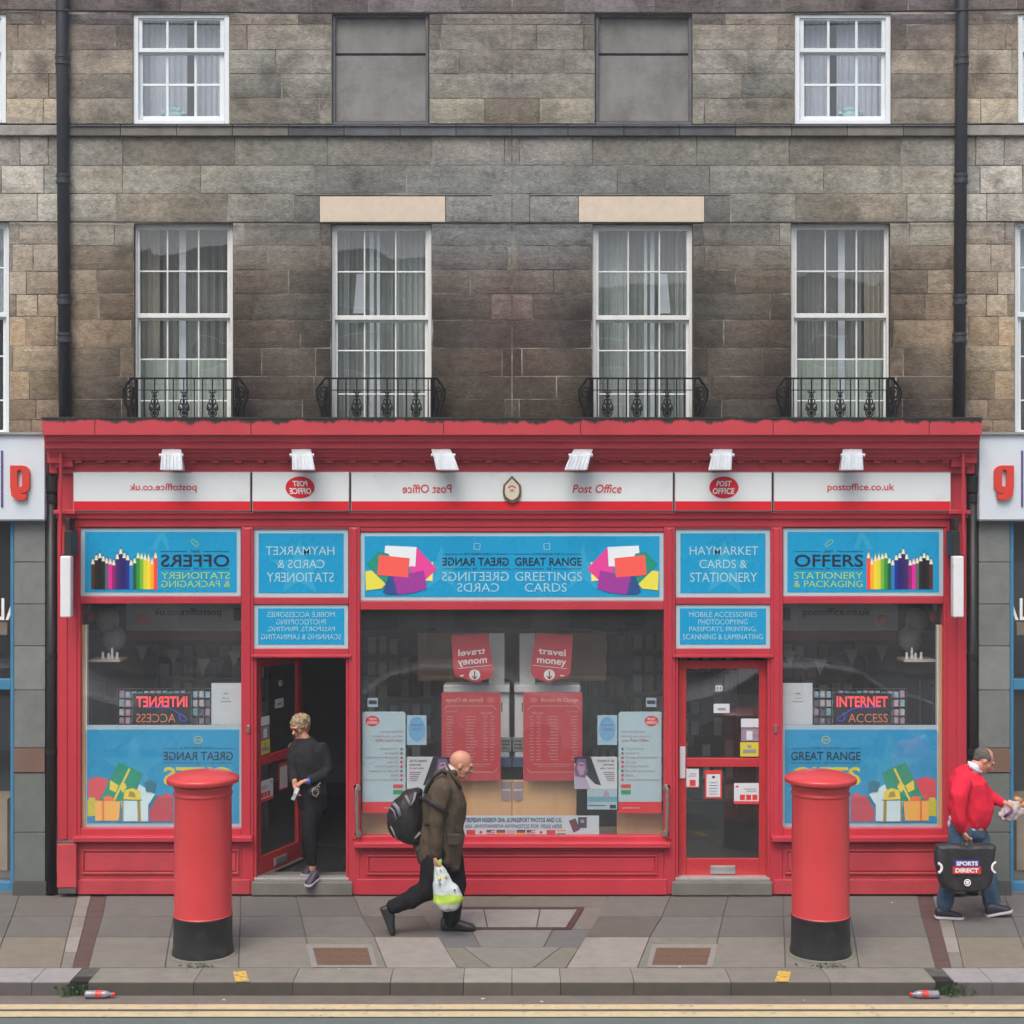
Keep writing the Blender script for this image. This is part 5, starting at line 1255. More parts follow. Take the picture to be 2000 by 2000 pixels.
    q = MB(); pbx(q, 794.5, 1397, 833, 1455, .05, .053); q.build('sheet', mat('sky_print', (.34,.50,.62), .4, var=.15, vscale=20), t)
    q = MB(); pellipse(q, 814, 1424, 16.5, 24, .0485); q.build('round_emblem', mat('deeper_sky', (.14,.38,.60), .4, var=.1), t)
    q = MB(); ptext(q, 'Free with', 802, 1413, 826, 1418, .047, bold=.01); ptext(q, 'Travel', 804, 1421, 824, 1427, .047, bold=.01); q.build('lettering', mat('violet_print', (.20,.12,.34), .5), t)
    t = thing('phone_poster', pt(X(834), 1541, .05), f'white poster with dark diagonal and purple toned portrait, {w_} half of the centre window', 'poster', 'small posters in the centre window')
    q = MB(); pbx(q, 794.5, 1478, 878, 1541, .05, .053); q.build('sheet', mat('white_print', (.55,.60,.64), .4, var=.03), t)
    q = MB(); ppoly(q, [(846,1478),(878,1478),(878,1490),(838,1531),(826,1534)], .0485, 0); ppoly(q, [(856,1482),(872,1482),(878,1500),(876,1522),(858,1522),(852,1505)], .0478, 1); ppoly(q, [(859,1490),(869,1488),(873,1500),(868,1514),(861,1513),(857,1502)], .0470, 2); ppoly(q, [(846,1541),(856,1520),(876,1516),(878,1541)], .0470, 3); ppoly(q, [(860,1494),(868,1492.5),(868,1495),(860,1496)], .0464, 0)
    q.build('portrait', [mat('night_print', (.02,.02,.035), .4), mat('purple_hair_print', (.16,.10,.24), .4), mat('pink_face_print', (.42,.27,.36), .4), mat('lilac_print', (.42,.38,.50), .4)], t)
    q = MB(); 
    for i, (s2, wd) in enumerate((('Unlimited UK calls',34),('and texts',22),('plus more',27))): ptext(q, s2, 800, 1483+7.5*i, 800+wd, 1488+7.5*i, .0475, bold=.01)
    for k in range(5): pbx(q, 800, 1508+4*k, 822-k*2, 1509.2+4*k, .047, .0475)
    q.build('print', mat('plum_print', (.22,.08,.14), .5), t)
    t = thing('beach_poster', pt(X(826), 1581, .05), f'pale seaside blue landscape poster below the portrait poster, {w_} half', 'poster', 'small posters in the centre window')
    q = MB(); pbx(q, 794.5, 1541.5, 853, 1581, .05, .053, 0); pbx(q, 795, 1556, 852.5, 1566, .0488, .0498, 1); pbx(q, 797, 1572, 809, 1579, .0488, .0498, 2); pbx(q, 818, 1572.5, 850, 1574, .0488, .0498, 2); ppoly(q, [(812,1546),(818,1543),(822,1552),(816,1560),(810,1556)], .0484, 3)
    q.build('sheet', [mat('sea_sky_print', (.36,.50,.56), .4), mat('sea_print', (.13,.33,.44), .4, var=.3, vscale=30), M['txt_dark'], mat('swimmer_print', (.35,.30,.36), .4)], t)
    q = MB(); pbx(q, 718, 1363, 738, 1381, .05, .053, 0); pbx(q, 720, 1368, 736, 1375, .0488, .0498, 1); o = q.build('sticker', [mat('sticker_pale', (.34,.44,.50), .4), M['txt_dark']]); tag(o, f'little pale sticker on the glass at the outer {w_} of the centre window', 'sticker')
    # furniture behind
    q = MB(); pbx(q, 816, 1236, 988, 1330, 1.2, 1.5, 0); pbx(q, 822, 1319, 905, 1326, 1.19, 1.199, 1); o = q.build('wall_cabinet', [M['wood_tan'], M['wood']], None, bevel=.004); tag(o, f'brown wall cabinet hanging behind the {w_} half of the centre window', 'cabinet')
    q = MB(); pbx(q, 955, 1237, 985, 1336, .60, .62); o = q.build('white_panel', mat('white_blind', (.74,.78,.76), .6, var=.05)); tag(o, f'pale upright panel behind the red hanging sign, {w_} half of the centre window', 'panel')
    t = thing('printer_unit', pt(X(980), 1500, .55), f'white office machine behind the {w_} rates board', 'machine', 'white machines between the rates boards')
    q = MB(); pbx(q, 866, 1338, 996, 1353, .50, .80); pbx(q, 950, 1353.5, 995, 1480, .55, .80); q.build('body', mat('white_machine', (.74,.78,.78), .5, var=.04), t, bevel=.012)
    q = MB(); pbx(q, 978, 1440, 998.5, 1468, .545, .552, 0); q.build('drawer', mat('machine_grey', (.30,.33,.34), .5), t, bevel=.003)
    q = MB(); pbx(q, 981, 1446, 996, 1448, .541, .5448); pbx(q, 981, 1453, 996, 1455, .541, .5448); pbx(q, 981, 1460, 996, 1462, .541, .5448); pbx(q, 979, 1372, 981, 1390, .545, .5495); q.build('vent', mat('machine_dark', (.06,.07,.08), .5), t)
    q = MB(); pbx(q, 978.5, 1480.5, 999, 1498, .50, .75, 0); o = q.build('storage_crate', mat('dull_blue_box', (.09,.14,.26), .6)); tag(o, f'dull blue box under the machine, {w_} of the centre line', 'box')
    q = MB(); ppoly(q, [(979,1527),(998,1527),(998,1560),(992,1564),(985,1564),(979,1560)], .30, 0, .004); ppoly(q, [(980,1541),(997,1541),(997,1545),(980,1545)], .2975, 1); o = q.build('hanging_tag', [mat('mauve_tag', (.30,.24,.27), .5), mat('tag_print', (.50,.48,.50), .5)]); tag(o, f'mauve grey tag hanging above the banner, just {w_} of the centre line', 'tag')
    # wooden back board of the display
    q = MB(); pbx(q, 705, 1584, 795, 1633, .22, .26); pbx(q, 874, 1524, 999.5, 1633, .31, .34); o = q.build('back_board', M['wood'], None, bevel=.003); tag(o, f'light wooden board low behind the {w_} half of the centre window', 'board')
# display shelf of the centre window and the passport banner
q = MB(); q.pb(704, 1636, 1296, 1744, .12, .62); o = q.build('display_shelf', M['wood_tan']); tag(o, 'raised wooden display floor behind the centre window', 'shelf')
t = thing('window_banner', pt(1037, 1632, .06), 'long low white banner with small flags and passports along the bottom of the centre window', 'banner')
q = MB(); q.pb(903, 1593, 1170, 1632, .06, .064); q.build('sheet', mat('banner_white', (.50,.60,.66), .4, var=.03), t)
nv = mat('navy_print', (.04,.07,.16), .5)
q = MB(); add_text(q, 'U.K. AND FOREIGN PASSPORT', 908, 1597, 1000, 1606, .057, True, bold=.03); add_text(q, 'PASSPORT PHOTOS AND U.K.', 1001, 1597, 1098, 1606, .057, False, bold=.03)
add_text(q, 'VISA INTERNATIONAL, USA', 908, 1610, 1000, 1618, .057, True, bold=.01); add_text(q, 'PHOTOS FOR VISAS HERE', 1001, 1610, 1098, 1618, .057, False, bold=.01); q.build('lettering', nv, t)
FM = [mat('flag_red', (.5,.03,.04), .5, var=0), mat('flag_white', (.6,.6,.6), .5, var=0), mat('flag_navy', (.05,.05,.16), .5, var=0), mat('flag_black', (.02,.02,.02), .5, var=0), mat('flag_gold', (.55,.4,.03), .5, var=0), mat('flag_pink', (.50,.36,.42), .5, var=0), mat('flag_orange', (.6,.28,.06), .5, var=0), mat('flag_green', (.04,.25,.08), .5, var=0)]
q = MB()
def flag(x, kind):
    w2, y0, y1 = 17, 1621, 1630
    def st(cols):
        n = len(cols)
        for i, c in enumerate(cols): q.pb(x, y0+(y1-y0)*i/n, x+w2, y0+(y1-y0)*(i+1)/n, .0575, .0595, c)
    if kind == 'red': st([0])
    elif kind == 'jp': st([1]); q.poly([pt(x+8.5+3*math.cos(R(a)), 1625.5+3*math.sin(R(a)), .0565) for a in range(0,360,30)], m=0)
    elif kind == 'us': st([0,1,0,1,0]); q.pb(x, y0, x+9, y0+5, .0565, .0574, 2)
    elif kind == 'de': st([3,0,4])
    elif kind == 'pk': st([5])
    elif kind == 'in': st([6,1,7])
for i, k in enumerate(('red','jp','us','de','pk','de','us','jp','red','in')): flag(911+19.6*i if i < 5 else 911+19.6*i, k)
q.build('flag_row', FM, t)
q = MB(); q.poly([pt(x, y, .0575) for x, y in ((1111,1603),(1124,1598),(1133,1620),(1120,1626))], m=0); q.poly([pt(x, y, .0568) for x, y in ((1129,1596),(1146,1596),(1146,1617),(1129,1617))], m=1); q.poly([pt(x, y, .0560) for x, y in ((1134,1601),(1141,1601),(1141,1607),(1134,1607))], m=2)
q.build('passport_picture', [mat('maroon_passport', (.14,.03,.05), .5), mat('navy_passport', (.03,.04,.10), .5), mat('passport_gold', (.4,.3,.12), .5)], t)
# lampshade-like ceiling lamp bases in the centre + chair by the door are too dim to read; mat inside the doorway
SIDE = 'L'
q = MB(); p0 = pt(600, 1700, .5); q.box((-2.15, .40, ZF-.002), (-1.66, 1.5, ZF+.008)); o = q.build('door_mat', mat('black_mat', (.02,.02,.021), .9, var=.2)); tag(o, 'black mat on the floor inside the open left doorway', 'mat')
# ================================================================ PILLAR BOXES, LITTER, WEEDS
for s_ in ('L','R'):
    SIDE = s_; s = 1 if SIDE == 'L' else -1
    px = 396.5 if SIDE == 'L' else 1602.5
    c = gp(px, 1861.5); c.z = 0; k = (c.y-CAMY)/F
    def zz(py): return CAMZ-(py-1000)*k
    zb = zz(1782+3); r = 57.2*k
    t = thing('pillar_box', c, f'round red pillar letter box with black base near the kerb, {W()} of the two', 'pillar box', 'red pillar boxes on the pavement')
    q = MB(); r0 = 55.5*k; zt = zz(1531)
    q.lathe(c, [(r0*1.03,zb+.001),(r0*1.03,zb+.004),(r0,zb+.008),(r0*.995,zt-.10),(r0*1.0,zt-.085),(r0*1.035,zt-.08),(r0*1.035,zt-.066),(r0*1.0,zt-.060),(r0*1.0,zt-.03),(r0*1.04,zt-.02),(r0*1.05,zt+.0)], 72)
    o = q.build('body', M['pillar_red'], t, smooth=True, bevel=.003)
    q = MB(); q.lathe(c, [(r*1.04,.0),(r*1.045,.02),(r*1.02,.05),(r,.09),(r*.985,zb-.02),(r*1.0,zb-.015),(r*1.0,zb),(r0*.9,zb+.0005)], 72); q.build('base', M['pillar_black'], t, smooth=True, bevel=.003)
    q = MB(); z = zt; R1 = 69.5*k
    q.lathe(c, [(r0*1.05,z+.0005),(r0*1.10,z+.012),(R1*.97,z+.022),(R1,z+.030),(R1,z+.052),(R1*.985,z+.058),(R1*.9,z+.072),(R1*.7,z+.092),(R1*.45,z+.106),(R1*.2,z+.112),(.001,z+.113)], 72); q.build('cap', M['pillar_red'], t, smooth=True, bevel=.002)
    q = MB()
    for i in range(96):
        a = 2*math.pi*i/96; x, y = c.x+math.cos(a)*R1*.985, c.y+math.sin(a)*R1*.985
        q.ell((x, y, z+.024), (.006,.006,.008), seg=6)
    q.build('dentil_rim', M['pillar_red'], t, smooth=True)
    # mortar ring and grass around the foot
    q = MB(); n = 40; vv = []
    for i in range(n):
        a = 2*math.pi*i/n; rr = r*1.18+.02*noise.noise(Vector((math.cos(a)*2, math.sin(a)*2, s)))
        vv += [c+Vector((math.cos(a)*r*1.0, math.sin(a)*r, .012)), c+Vector((math.cos(a)*rr, math.sin(a)*rr, .003))]
    q.add(vv, [(2*i, 2*i+1, (2*i+3) % (2*n), (2*i+2) % (2*n)) for i in range(n)]); q.build('mortar_skirt', mat('mossy_mortar', alb((118,116,104), .95), .95, var=.25, vscale=12, bump=.5, detail2=.5, d2scale=9, d2col=(.07,.08,.05)), t)

leafm = mat('weed_leaf', (.06,.14,.03), .6, var=.4, vscale=30); leafd = mat('dark_weed_leaf', (.03,.07,.025), .7, var=.4, vscale=30)
def weed(cx, cy, cz, n, sp, h, seed, label, group='weeds in the gutter', up=True):
    random.seed(seed); q = MB()
    for i in range(n):
        a = random.random()*6.28; x = cx+random.gauss(0, sp); y = cy+random.gauss(0, sp*.3); z = cz; hh = h*random.uniform(.4, 1); L = random.uniform(.015, .035); w = L*.4
        q.tube([(x,y,z),(x+math.cos(a)*.012,y-.004,z+hh)], .0012, 4, m=0)
        b_ = Vector((x+math.cos(a)*.012, y-.004, z+hh)); d = Vector((math.cos(a), math.sin(a)*.5-.4, random.uniform(-.5,.5))).normalized(); e = d.cross(Vector((0,.6,1))).normalized()
        q.add([b_, b_+d*L*.5+e*w, b_+d*L, b_+d*L*.5-e*w], [(0,1,2,3)], 0 if random.random() < .5 else 1)
    o = q.build('weed', [leafm, leafd]); tag(o, label, 'weed', group)
for s_ in ('L','R'):
    SIDE = s_; s = 1 if SIDE == 'L' else -1; c = gp(X(148), 1935, -.1)
    weed(c.x, KY+.0, -.105, 46, .07, .10, 3, f'green weeds growing from the dark drain mouth in the {W()} kerb')
    c = gp(X(137), 1941, -.1); weed(c.x-.0, KY-.02, -.105, 22, .05, .05, 5, f'low weeds in the gutter beside the {W()} plastic bottle')
    c = gp(X(385), 1889, 0); weed(c.x, c.y, .0, 30, .09, .025, 8, f'thin weeds at the foot of the {W()} pillar box', 'weeds by the pillar boxes')
    # plastic bottle lying in the gutter
    c = gp(X(193), 1951, -.11); c.z = -.105+.031
    t = thing('plastic_bottle', (c.x, c.y, -.105), f'empty clear plastic bottle with red label and cap in the {W()} gutter', 'bottle', 'bottles in the gutter')
    q = MB(); prof = [(.004,-.105),(.024,-.105),(.029,-.098),(.030,-.085),(.0275,-.075),(.030,-.065),(.028,-.05),(.030,-.04),(.030,.035),(.029,.05),(.022,.075),(.013,.09),(.011,.098),(.011,.104)]
    q.lathe(c, [(r_, z*s) for r_, z in (prof)] if s > 0 else [(r_, -z) for r_, z in prof], 20, axis='X'); q.build('body', mat('bottle_plastic', (.24,.24,.28), .15, var=.25, vscale=30, spec=.8), t, smooth=True)
    q = MB(); q.lathe(c, [(.0312,-.022*s),(.0312,.030*s)], 24, axis='X'); q.build('label', mat('bottle_label', (.55,.05,.07), .4, var=.25, vscale=20), t, smooth=False)
    q = MB(); q.lathe(c+Vector((.112*s,0,0)), [(.0145,-.009),(.0145,.011),(.012,.013)], 18, axis='X'); q.build('cap', mat('red_cap', (.6,.03,.03), .4), t)
    random.seed(9)
lit = mat('paper_litter', (.55,.55,.53), .8, var=.1)
for (x, y, z, r_, lb) in ((437,1954,-.105,.014,'scrap of pale litter in the gutter below the left pillar box'),(943,1952,-.105,.020,'larger white scrap in the gutter left of the centre line'),(1058,1958,-.105,.020,'larger white scrap in the gutter right of the centre line'),(663,1894,0,.013,'pale fleck of litter below the left manhole cover'),(1328,1890,0,.013,'pale fleck of litter below the right manhole cover'),(256,1764,0,.012,'tiny pale fleck on the slabs below the left bay window'),(1743,1764,0,.012,'tiny pale fleck on the slabs below the right bay window'),(1570,1955,-.105,.014,'scrap of pale litter in the gutter below the right pillar box')):
    c = gp(x, y, z); q = MB(); random.seed(x); P = [c+Vector((r_*random.uniform(.6,1.3)*math.cos(a), r_*random.uniform(.5,1.2)*math.sin(a), .004+random.random()*.006)) for a in (0,1,2,3.1,4.2,5.2)]
    q.add(P, [(0,1,2,3,4,5)]); o = q.build('litter_scrap', lit); tag(o, lb, 'litter', 'tiny scraps of litter')

# ================================================================ PEOPLE
skin = mat('skin', (.52,.25,.17), .5, var=.10, vscale=18, bump=.1, bscale=200); skin2 = mat('pink_skin', (.56,.25,.19), .5, var=.12, vscale=14, bump=.1, bscale=200)
def mk(x0, y0, sc, Yb):
    return lambda cx, cy, dy=0.0: pt(x0+cx*sc, y0+cy*sc, Yb+dy)
def limb(q, pts, rad, seg=14, flat=1.0):
    q.tube(pts, rad, seg, side=(0,1,0), flat=flat)
    for p, r in ((pts[0], rad[0]), (pts[-1], rad[-1])): q.ell(p, (r, r*flat, r), seg=14)
    for p, r in zip(pts[1:-1], rad[1:-1]): q.ell(p, (r*.985, r*flat*.985, r*.985), seg=14)
def torso(q, secs, seg=22):
    """secs: (center, half in view plane, half in depth)"""
    pts = [s_[0] for s_ in secs]; n = len(pts)
    q.tube(pts, [s_[1] for s_ in secs], seg, side=(0,1,0), rads2=[s_[2] for s_ in secs])
    for s_ in (secs[0], secs[-1]): q.ell(s_[0], (s_[1], s_[2], min(s_[1], s_[2])*.6), seg=18)
def hand(q, wrist, d, out, size=.17, curl=50, spread=(0,1,0), r=.0095):
    """palm leaves the wrist along d; fingers bend towards out; spread = axis across the knuckles"""
    d = Vector(d).normalized(); out = (Vector(out)-d*Vector(out).dot(d)).normalized(); sp = d.cross(out).normalized()
    if sp.dot(Vector(spread)) < 0: sp = -sp
    pl = size*.5
    M3 = Matrix((sp, out, d)).transposed()
    q.ell(wrist+d*pl*.5, (size*.22, size*.11, pl*.62), seg=14, rot=M3)
    limb(q, [wrist-d*.03, wrist+d*.02], [.026, .025], 12, .8)
    lens = [.86, 1.0, .95, .74]
    for i in range(4):
        base = wrist+d*pl*.86+sp*(i-1.5)*size*.105
        L = size*.5*lens[i]; p = base; pts = [p-d*.02, p]; dd = d.copy()
        for j, f in enumerate((.44, .31, .25)):
            a = R(curl*(.55+.3*j)); ax = sp
            dd = (Matrix.Rotation(a, 3, ax) @ dd); 
            if j == 0 and dd.dot(out) < d.dot(out)-1e-6: dd = Matrix.Rotation(-2*a, 3, ax) @ dd; sgn = -1
            elif j == 0: sgn = 1
            elif sgn < 0: dd = Matrix.Rotation(-2*a, 3, ax) @ dd
            p = p+dd*L*f; pts.append(p)
        q.tube(pts, [r*1.05, r*1.05, r, r*.92, r*.8], 8); q.ell(pts[-1], (r*.82,)*3, seg=8)
    b0 = wrist+d*pl*.30-sp*size*.18; t1 = b0+d*size*.16-sp*size*.07+out*size*.08; t2 = t1+d*size*.15+out*size*.10+sp*size*.03; t3 = t2+d*size*.07+out*size*.06+sp*size*.06
    q.tube([b0+sp*.02, b0, t1, t2, t3], [r*1.5, r*1.5, r*1.2, r*1.05, r*.85], 8); q.ell(t3, (r*.87,)*3, seg=8)
def head(q, c, s, fx, tilt=0, h=.118, yaw=0):
    """profile head. c centre, s=+1/-1 direction faced along x, tilt degrees nose down; returns T"""
    Rm = Matrix.Rotation(R(yaw), 3, 'Z') @ Matrix.Rotation(R(tilt)*s, 3, 'Y')
    def T(x, y, z): return c+Rm @ Vector((x*s*h, y*h, z*h))
    def E(x, y, z, a, b_, d, tl=0):
        q.ell(T(x,y,z), (a*h, b_*h, d*h), seg=18, rot=Rm @ Matrix.Rotation(R(tl)*s, 3, 'Y'))
    E(-.12,0,.22,.80,.62,.74); E(.18,0,-.12,.56,.52,.78); E(.22,0,-.62,.42,.40,.36); E(.40,0,-.76,.22,.24,.20); E(-.1,0,-.35,.5,.5,.5)
    E(.68,0,.21,.14,.44,.10)                                   # brow
    E(.78,0,-.08,.09,.10,.24,-20); E(.90,0,-.24,.15,.13,.11); E(.72,0,-.26,.12,.2,.10)    # nose
    E(.72,0,-.46,.10,.19,.055); E(.68,0,-.58,.10,.18,.06); E(.62,0,-.80,.12,.16,.12)        # lips
    for w in (-1, 1):
        E(.46,w*.34,-.22,.18,.16,.2)                            # cheek
        E(-.06,w*.60,-.08,.15,.06,.23,15)                       # ear
        E(.62,w*.22,.04,.07,.10,.07)                            # eye bulge
    return T, Rm
def eyes(parent, T, Rm, h=.122, col=(.03,.025,.02)):
    q = MB()
    for w in (-1, 1): q.ell(T(.665,w*.23,.045), (.06*h,.095*h,.045*h), seg=10, rot=Rm)
    q.build('eye', mat('dark_eye', col, .3, var=0), parent, smooth=True)
    q = MB()
    for w in (-1, 1): q.tube([T(.72,w*.10,.17), T(.73,w*.24,.20), T(.66,w*.38,.16)], .0035, 6)
    q.build('eyebrow', mat('grey_brow', (.20,.15,.12), .8), parent, smooth=True)
    q = MB(); q.tube([T(.74,-.13,-.52), T(.80,0,-.515), T(.74,.13,-.52)], .0030, 6); q.build('mouth', mat('mouth_line', (.16,.05,.04), .6, var=0), parent, smooth=True)

# ---- stooping walker with the backpack
G = mk(730, 1450, .20696, -1.26)
base = gp(873, 1815); t = thing('person', (base.x, -1.26, 0), 'bald man in olive brown jacket and black trousers, stooping mid stride', 'person')
ORGW = t
cm = .000919
q = MB()
T, Rm = head(q, G(828,208), 1, 0, 19, .122)
limb(q, [G(700,330), G(775,270)], [.075,.060], 16)
torso(q, [(G(610,1060),.14,.15),(G(640,850),.15,.15),(G(665,600),.15,.17),(G(668,430),.13,.18),(G(705,330),.09,.11)])
near = -.19
limb(q, [G(640,440,near), G(598,740,near-.01), G(585,1060,near)], [.06,.045,.030])
limb(q, [G(660,440,.19), G(720,740,.22), G(800,960,.18)], [.06,.045,.030])
limb(q, [G(600,1040,-.07), G(500,1390,-.07), G(160,1570,-.06)], [.09,.062,.042]); limb(q, [G(690,1060,.08), G(775,1340,.08), G(735,1690,.07)], [.09,.062,.045])
hand(q, G(583,1062,near), (-.02,0,-1), (1,0,0), .175, 62, (0,1,0), .010)
hand(q, G(806,975,.18), (.3,0,-1), (-1,0,0), .165, 40)
remesh(q, 'body', skin, t, .006, 1)
eyes(t, T, Rm)
olive = mat('olive_brown_cloth', (.085,.066,.046), .9, var=.3, vscale=7, bump=.5, bscale=45, spec=.2)
q = MB()
torso(q, [(G(600,1085),.180,.185),(G(625,960),.185,.19),(G(638,830),.190,.20),(G(655,700),.195,.205),(G(668,580),.192,.215),(G(660,480),.178,.225),(G(668,400),.150,.215),(G(692,330),.105,.15),(G(722,285),.075,.095)])
limb(q, [G(640,440,near), G(610,590,near-.03), G(600,740,near-.035), G(592,900,near-.03), G(585,1035,near-.01)], [.088,.078,.068,.060,.053])
limb(q, [G(665,440,.19), G(720,740,.22), G(795,930,.18)], [.088,.066,.052])
# skirt corners of the jacket: back hem rides up, front hangs
limb(q, [G(560,900), G(440,980), G(420,985)], [.12,.07,.05], flat=1.35); limb(q, [G(720,900,.0), G(735,1050,.0), G(740,1140,-.0)], [.10,.085,.07], flat=1.7); limb(q, [G(800,870,.02), G(800,1110,.02)], [.05,.028], flat=3)
jk = remesh(q, 'jacket', olive, t, .009, 3, .017, 11)
olive_d = mat('dark_olive_cloth', (.05,.04,.03), .9, var=.3, vscale=7, bump=.4)  # darker olive for the pocket and its flap
q = MB(); q.tube([G(700,222,-.02), G(704,240,-.085), G(735,290,-.105), G(785,365,-.085), G(830,430,-.03)], [.016,.022,.030,.032,.014], 10, flat=.4); q.tube([G(700,222,.02), G(704,240,.085), G(735,290,.105), G(785,365,.085), G(830,430,.03)], [.016,.022,.030,.032,.014], 10, flat=.4)
q.build('collar', olive, t, smooth=True)
q = MB(); q.box(G(690,868,-.226), G(815,885,-.19)); q.box(G(700,886,-.222), G(806,960,-.19)); q.build('pocket_flap', olive_d, t, bevel=.006)
q = MB(); q.ell(G(740,268,0), (.062,.078,.045), rot=Matrix.Rotation(R(40),3,'Y')); q.build('shirt_collar', mat('white_checked_shirt', (.5,.5,.52), .8, var=.2, vscale=60), t, smooth=True)
black = mat('black_trouser_cloth', (.010,.010,.012), .9, var=.3, vscale=8, bump=.4, bscale=50, spec=.2)
q = MB()
limb(q, [G(620,1000,-.07), G(560,1200,-.08), G(505,1385,-.08), G(330,1490,-.08), G(185,1550,-.07)], [.14,.118,.096,.080,.064], flat=.9)
limb(q, [G(680,1000,.07), G(735,1180,.08), G(775,1340,.08), G(745,1520,.08), G(728,1680,.07)], [.14,.12,.095,.082,.074], flat=.9)
torso(q, [(G(640,980),.15,.165),(G(640,1080),.155,.17)])
remesh(q, 'trousers', black, t, .009, 3, .010, 10)
shoe = mat('dark_shoe_leather', (.022,.024,.028), .4, var=.3, vscale=12, bump=.2)
def shoe_mesh(parent, heel, toe, up, w, h, name='shoe', m_=None, sole=None):
    """heel, toe on the sole line; up = vector away from the sole"""
    L = (toe-heel); d = L.normalized(); up = Vector(up).normalized(); sd3 = d.cross(up).normalized(); L = L.length; q = MB(); rings = []; n = 14
    prof = [(0,.55,.75),(.04,.74,.95),(.2,.82,1.0),(.35,.80,.95),(.5,.86,.78),(.65,.98,.62),(.8,1.02,.52),(.92,.90,.44),(1.0,.50,.26)]
    for f, ww, hh in prof:
        c = heel+d*L*f; ring_ = []
        for k in range(n):
            a = math.pi*2*k/n; x = math.cos(a)*w*.5*ww; z = (math.sin(a)*.5+.5)*h*hh; 
            if math.sin(a) < 0: z = max(0, (math.sin(a)*.5+.5)*h*hh*.4)
            ring_.append(c+sd3*x+up*z)
        rings.append(ring_)
    vv = [v for r_ in rings for v in r_]; ff = []
    for i in range(len(rings)-1):
        for k in range(n): ff.append((i*n+k, (i+1)*n+k, (i+1)*n+(k+1)%n, i*n+(k+1)%n))
    ff.append(tuple(range(n))); ff.append(tuple((len(rings)-1)*n+k for k in range(n-1,-1,-1)))
    q.add(vv, ff); o = q.build(name, m_ or shoe, parent, smooth=True)
    sm = o.modifiers.new('sub', 'SUBSURF'); sm.levels = 1; sm.render_levels = 1
    if sole:
        q = MB(); rings = []
        for f, ww, hh in prof:
            c = heel+d*L*(f*1.02-.01); rings.append([c+sd3*w*.54*ww-up*.004, c-sd3*w*.54*ww-up*.004, c-sd3*w*.54*ww+up*.018, c+sd3*w*.54*ww+up*.018])
        vv = [v for r_ in rings for v in r_]; ff = [(0,1,2,3)[::-1]]
        for i in range(len(rings)-1):
            for k in range(4): ff.append((i*4+k, i*4+(k+1)%4, (i+1)*4+(k+1)%4, (i+1)*4+k))
        ff.append(tuple((len(rings)-1)*4+k for k in range(4))); q.add(vv, ff); q.build('sole', sole, parent, bevel=.003)
    return o
h_ = G(628,1795,.07); h_.z = .004; t_ = G(965,1795,.07); t_.z = .004; shoe_mesh(t, h_, t_, (0,0,1), .105, .13)
q = MB(); limb(q, [G(715,1640,.07), G(715,1740,.07)], [.075,.066]); 
shoe_mesh(t, G(50,1560,-.06), G(165,1832,-.06), (.95,0,.30), .105, .115)

# backpack on his back (a thing of its own)
bpk = mat('black_backpack_nylon', (.012,.012,.014), .6, var=.4, vscale=10, bump=.4, bscale=40); bgr = mat('grey_backpack_panel', (.19,.18,.22), .6, var=.15)
tb = thing('backpack', G(300,940,-.0), 'bulging black backpack with grey flashes on the stooping man in olive jacket', 'backpack')
q = MB()
torso(q, [(G(370,905,-.02),.085,.12),(G(330,820,-.02),.155,.15),(G(310,720,-.02),.165,.16),(G(330,610,-.02),.145,.15),(G(370,520,-.02),.10,.13),(G(400,470,-.02),.06,.10)])
q.ell(G(235,700,-.02), (.10,.13,.17), rot=Matrix.Rotation(R(12),3,'Y'))
remesh(q, 'bag', bpk, tb, .009, 4, .008, 12)
q = MB()
for pts, w_ in (([(185,575,-.165),(225,620,-.187),(250,700,-.195)],.016),([(300,500,-.145),(330,560,-.17),(345,600,-.17)],.012),([(395,470,-.12),(380,540,-.16),(350,600,-.17)],.010),([(150,610,-.12),(190,650,-.16),(215,730,-.175)],.007),([(160,790,-.12),(200,880,-.12),(230,920,-.11)],.008),([(330,930,-.12),(400,890,-.13),(440,850,-.12)],.014)):
    q.tube([G(*p) for p in pts], w_, 8, side=(0,1,0), flat=.5)
q.build('grey_piping', bgr, tb, smooth=True)
q = MB(); q.tube([G(430,520,-.16), G(530,560,-.29), G(600,610,-.325), G(690,670,-.275), G(640,760,-.18), G(480,780,-.17)], [.018,.020,.021,.020,.014,.012], 8, side=(0,1,0), flat=.45)
q.tube([G(480,480,-.16), G(560,330,-.13), G(640,270,-.14), G(690,300,-.14)], [.014,.017,.017,.016], 8, side=(0,1,0), flat=.5); q.build('strap', bpk, tb, smooth=True)
# carrier bag in his hand
tc_ = thing('carrier_bag', G(700,1580,-.20), 'full white and lime green plastic carrier bag hanging from the stooping mans hand', 'carrier bag')
q = MB(); Yb_ = -.20
torso(q, [(G(600,1150,Yb_),.030,.02),(G(612,1200,Yb_),.048,.035),(G(640,1300,Yb_),.078,.055),(G(678,1400,Yb_),.112,.07),(G(700,1490,Yb_),.132,.08),(G(700,1545,Yb_),.10,.07)])
limb(q, [G(585,1120,Yb_), G(600,1170,Yb_)], [.02,.025]); limb(q, [G(625,1120,Yb_), G(612,1180,Yb_)], [.018,.022])
bagm = bpy.data.materials.new('printed_white_plastic'); bagm.use_nodes = True
o = remesh(q, 'bag', bagm, tc_, .007, 3, .010, 16)
nt = bagm.node_tree; b_ = nt.nodes['Principled BSDF']; b_.inputs['Roughness'].default_value = .35
tcn = nt.nodes.new('ShaderNodeTexCoord'); sx = nt.nodes.new('ShaderNodeSeparateXYZ'); nt.links.new(tcn.outputs['Object'], sx.inputs[0])
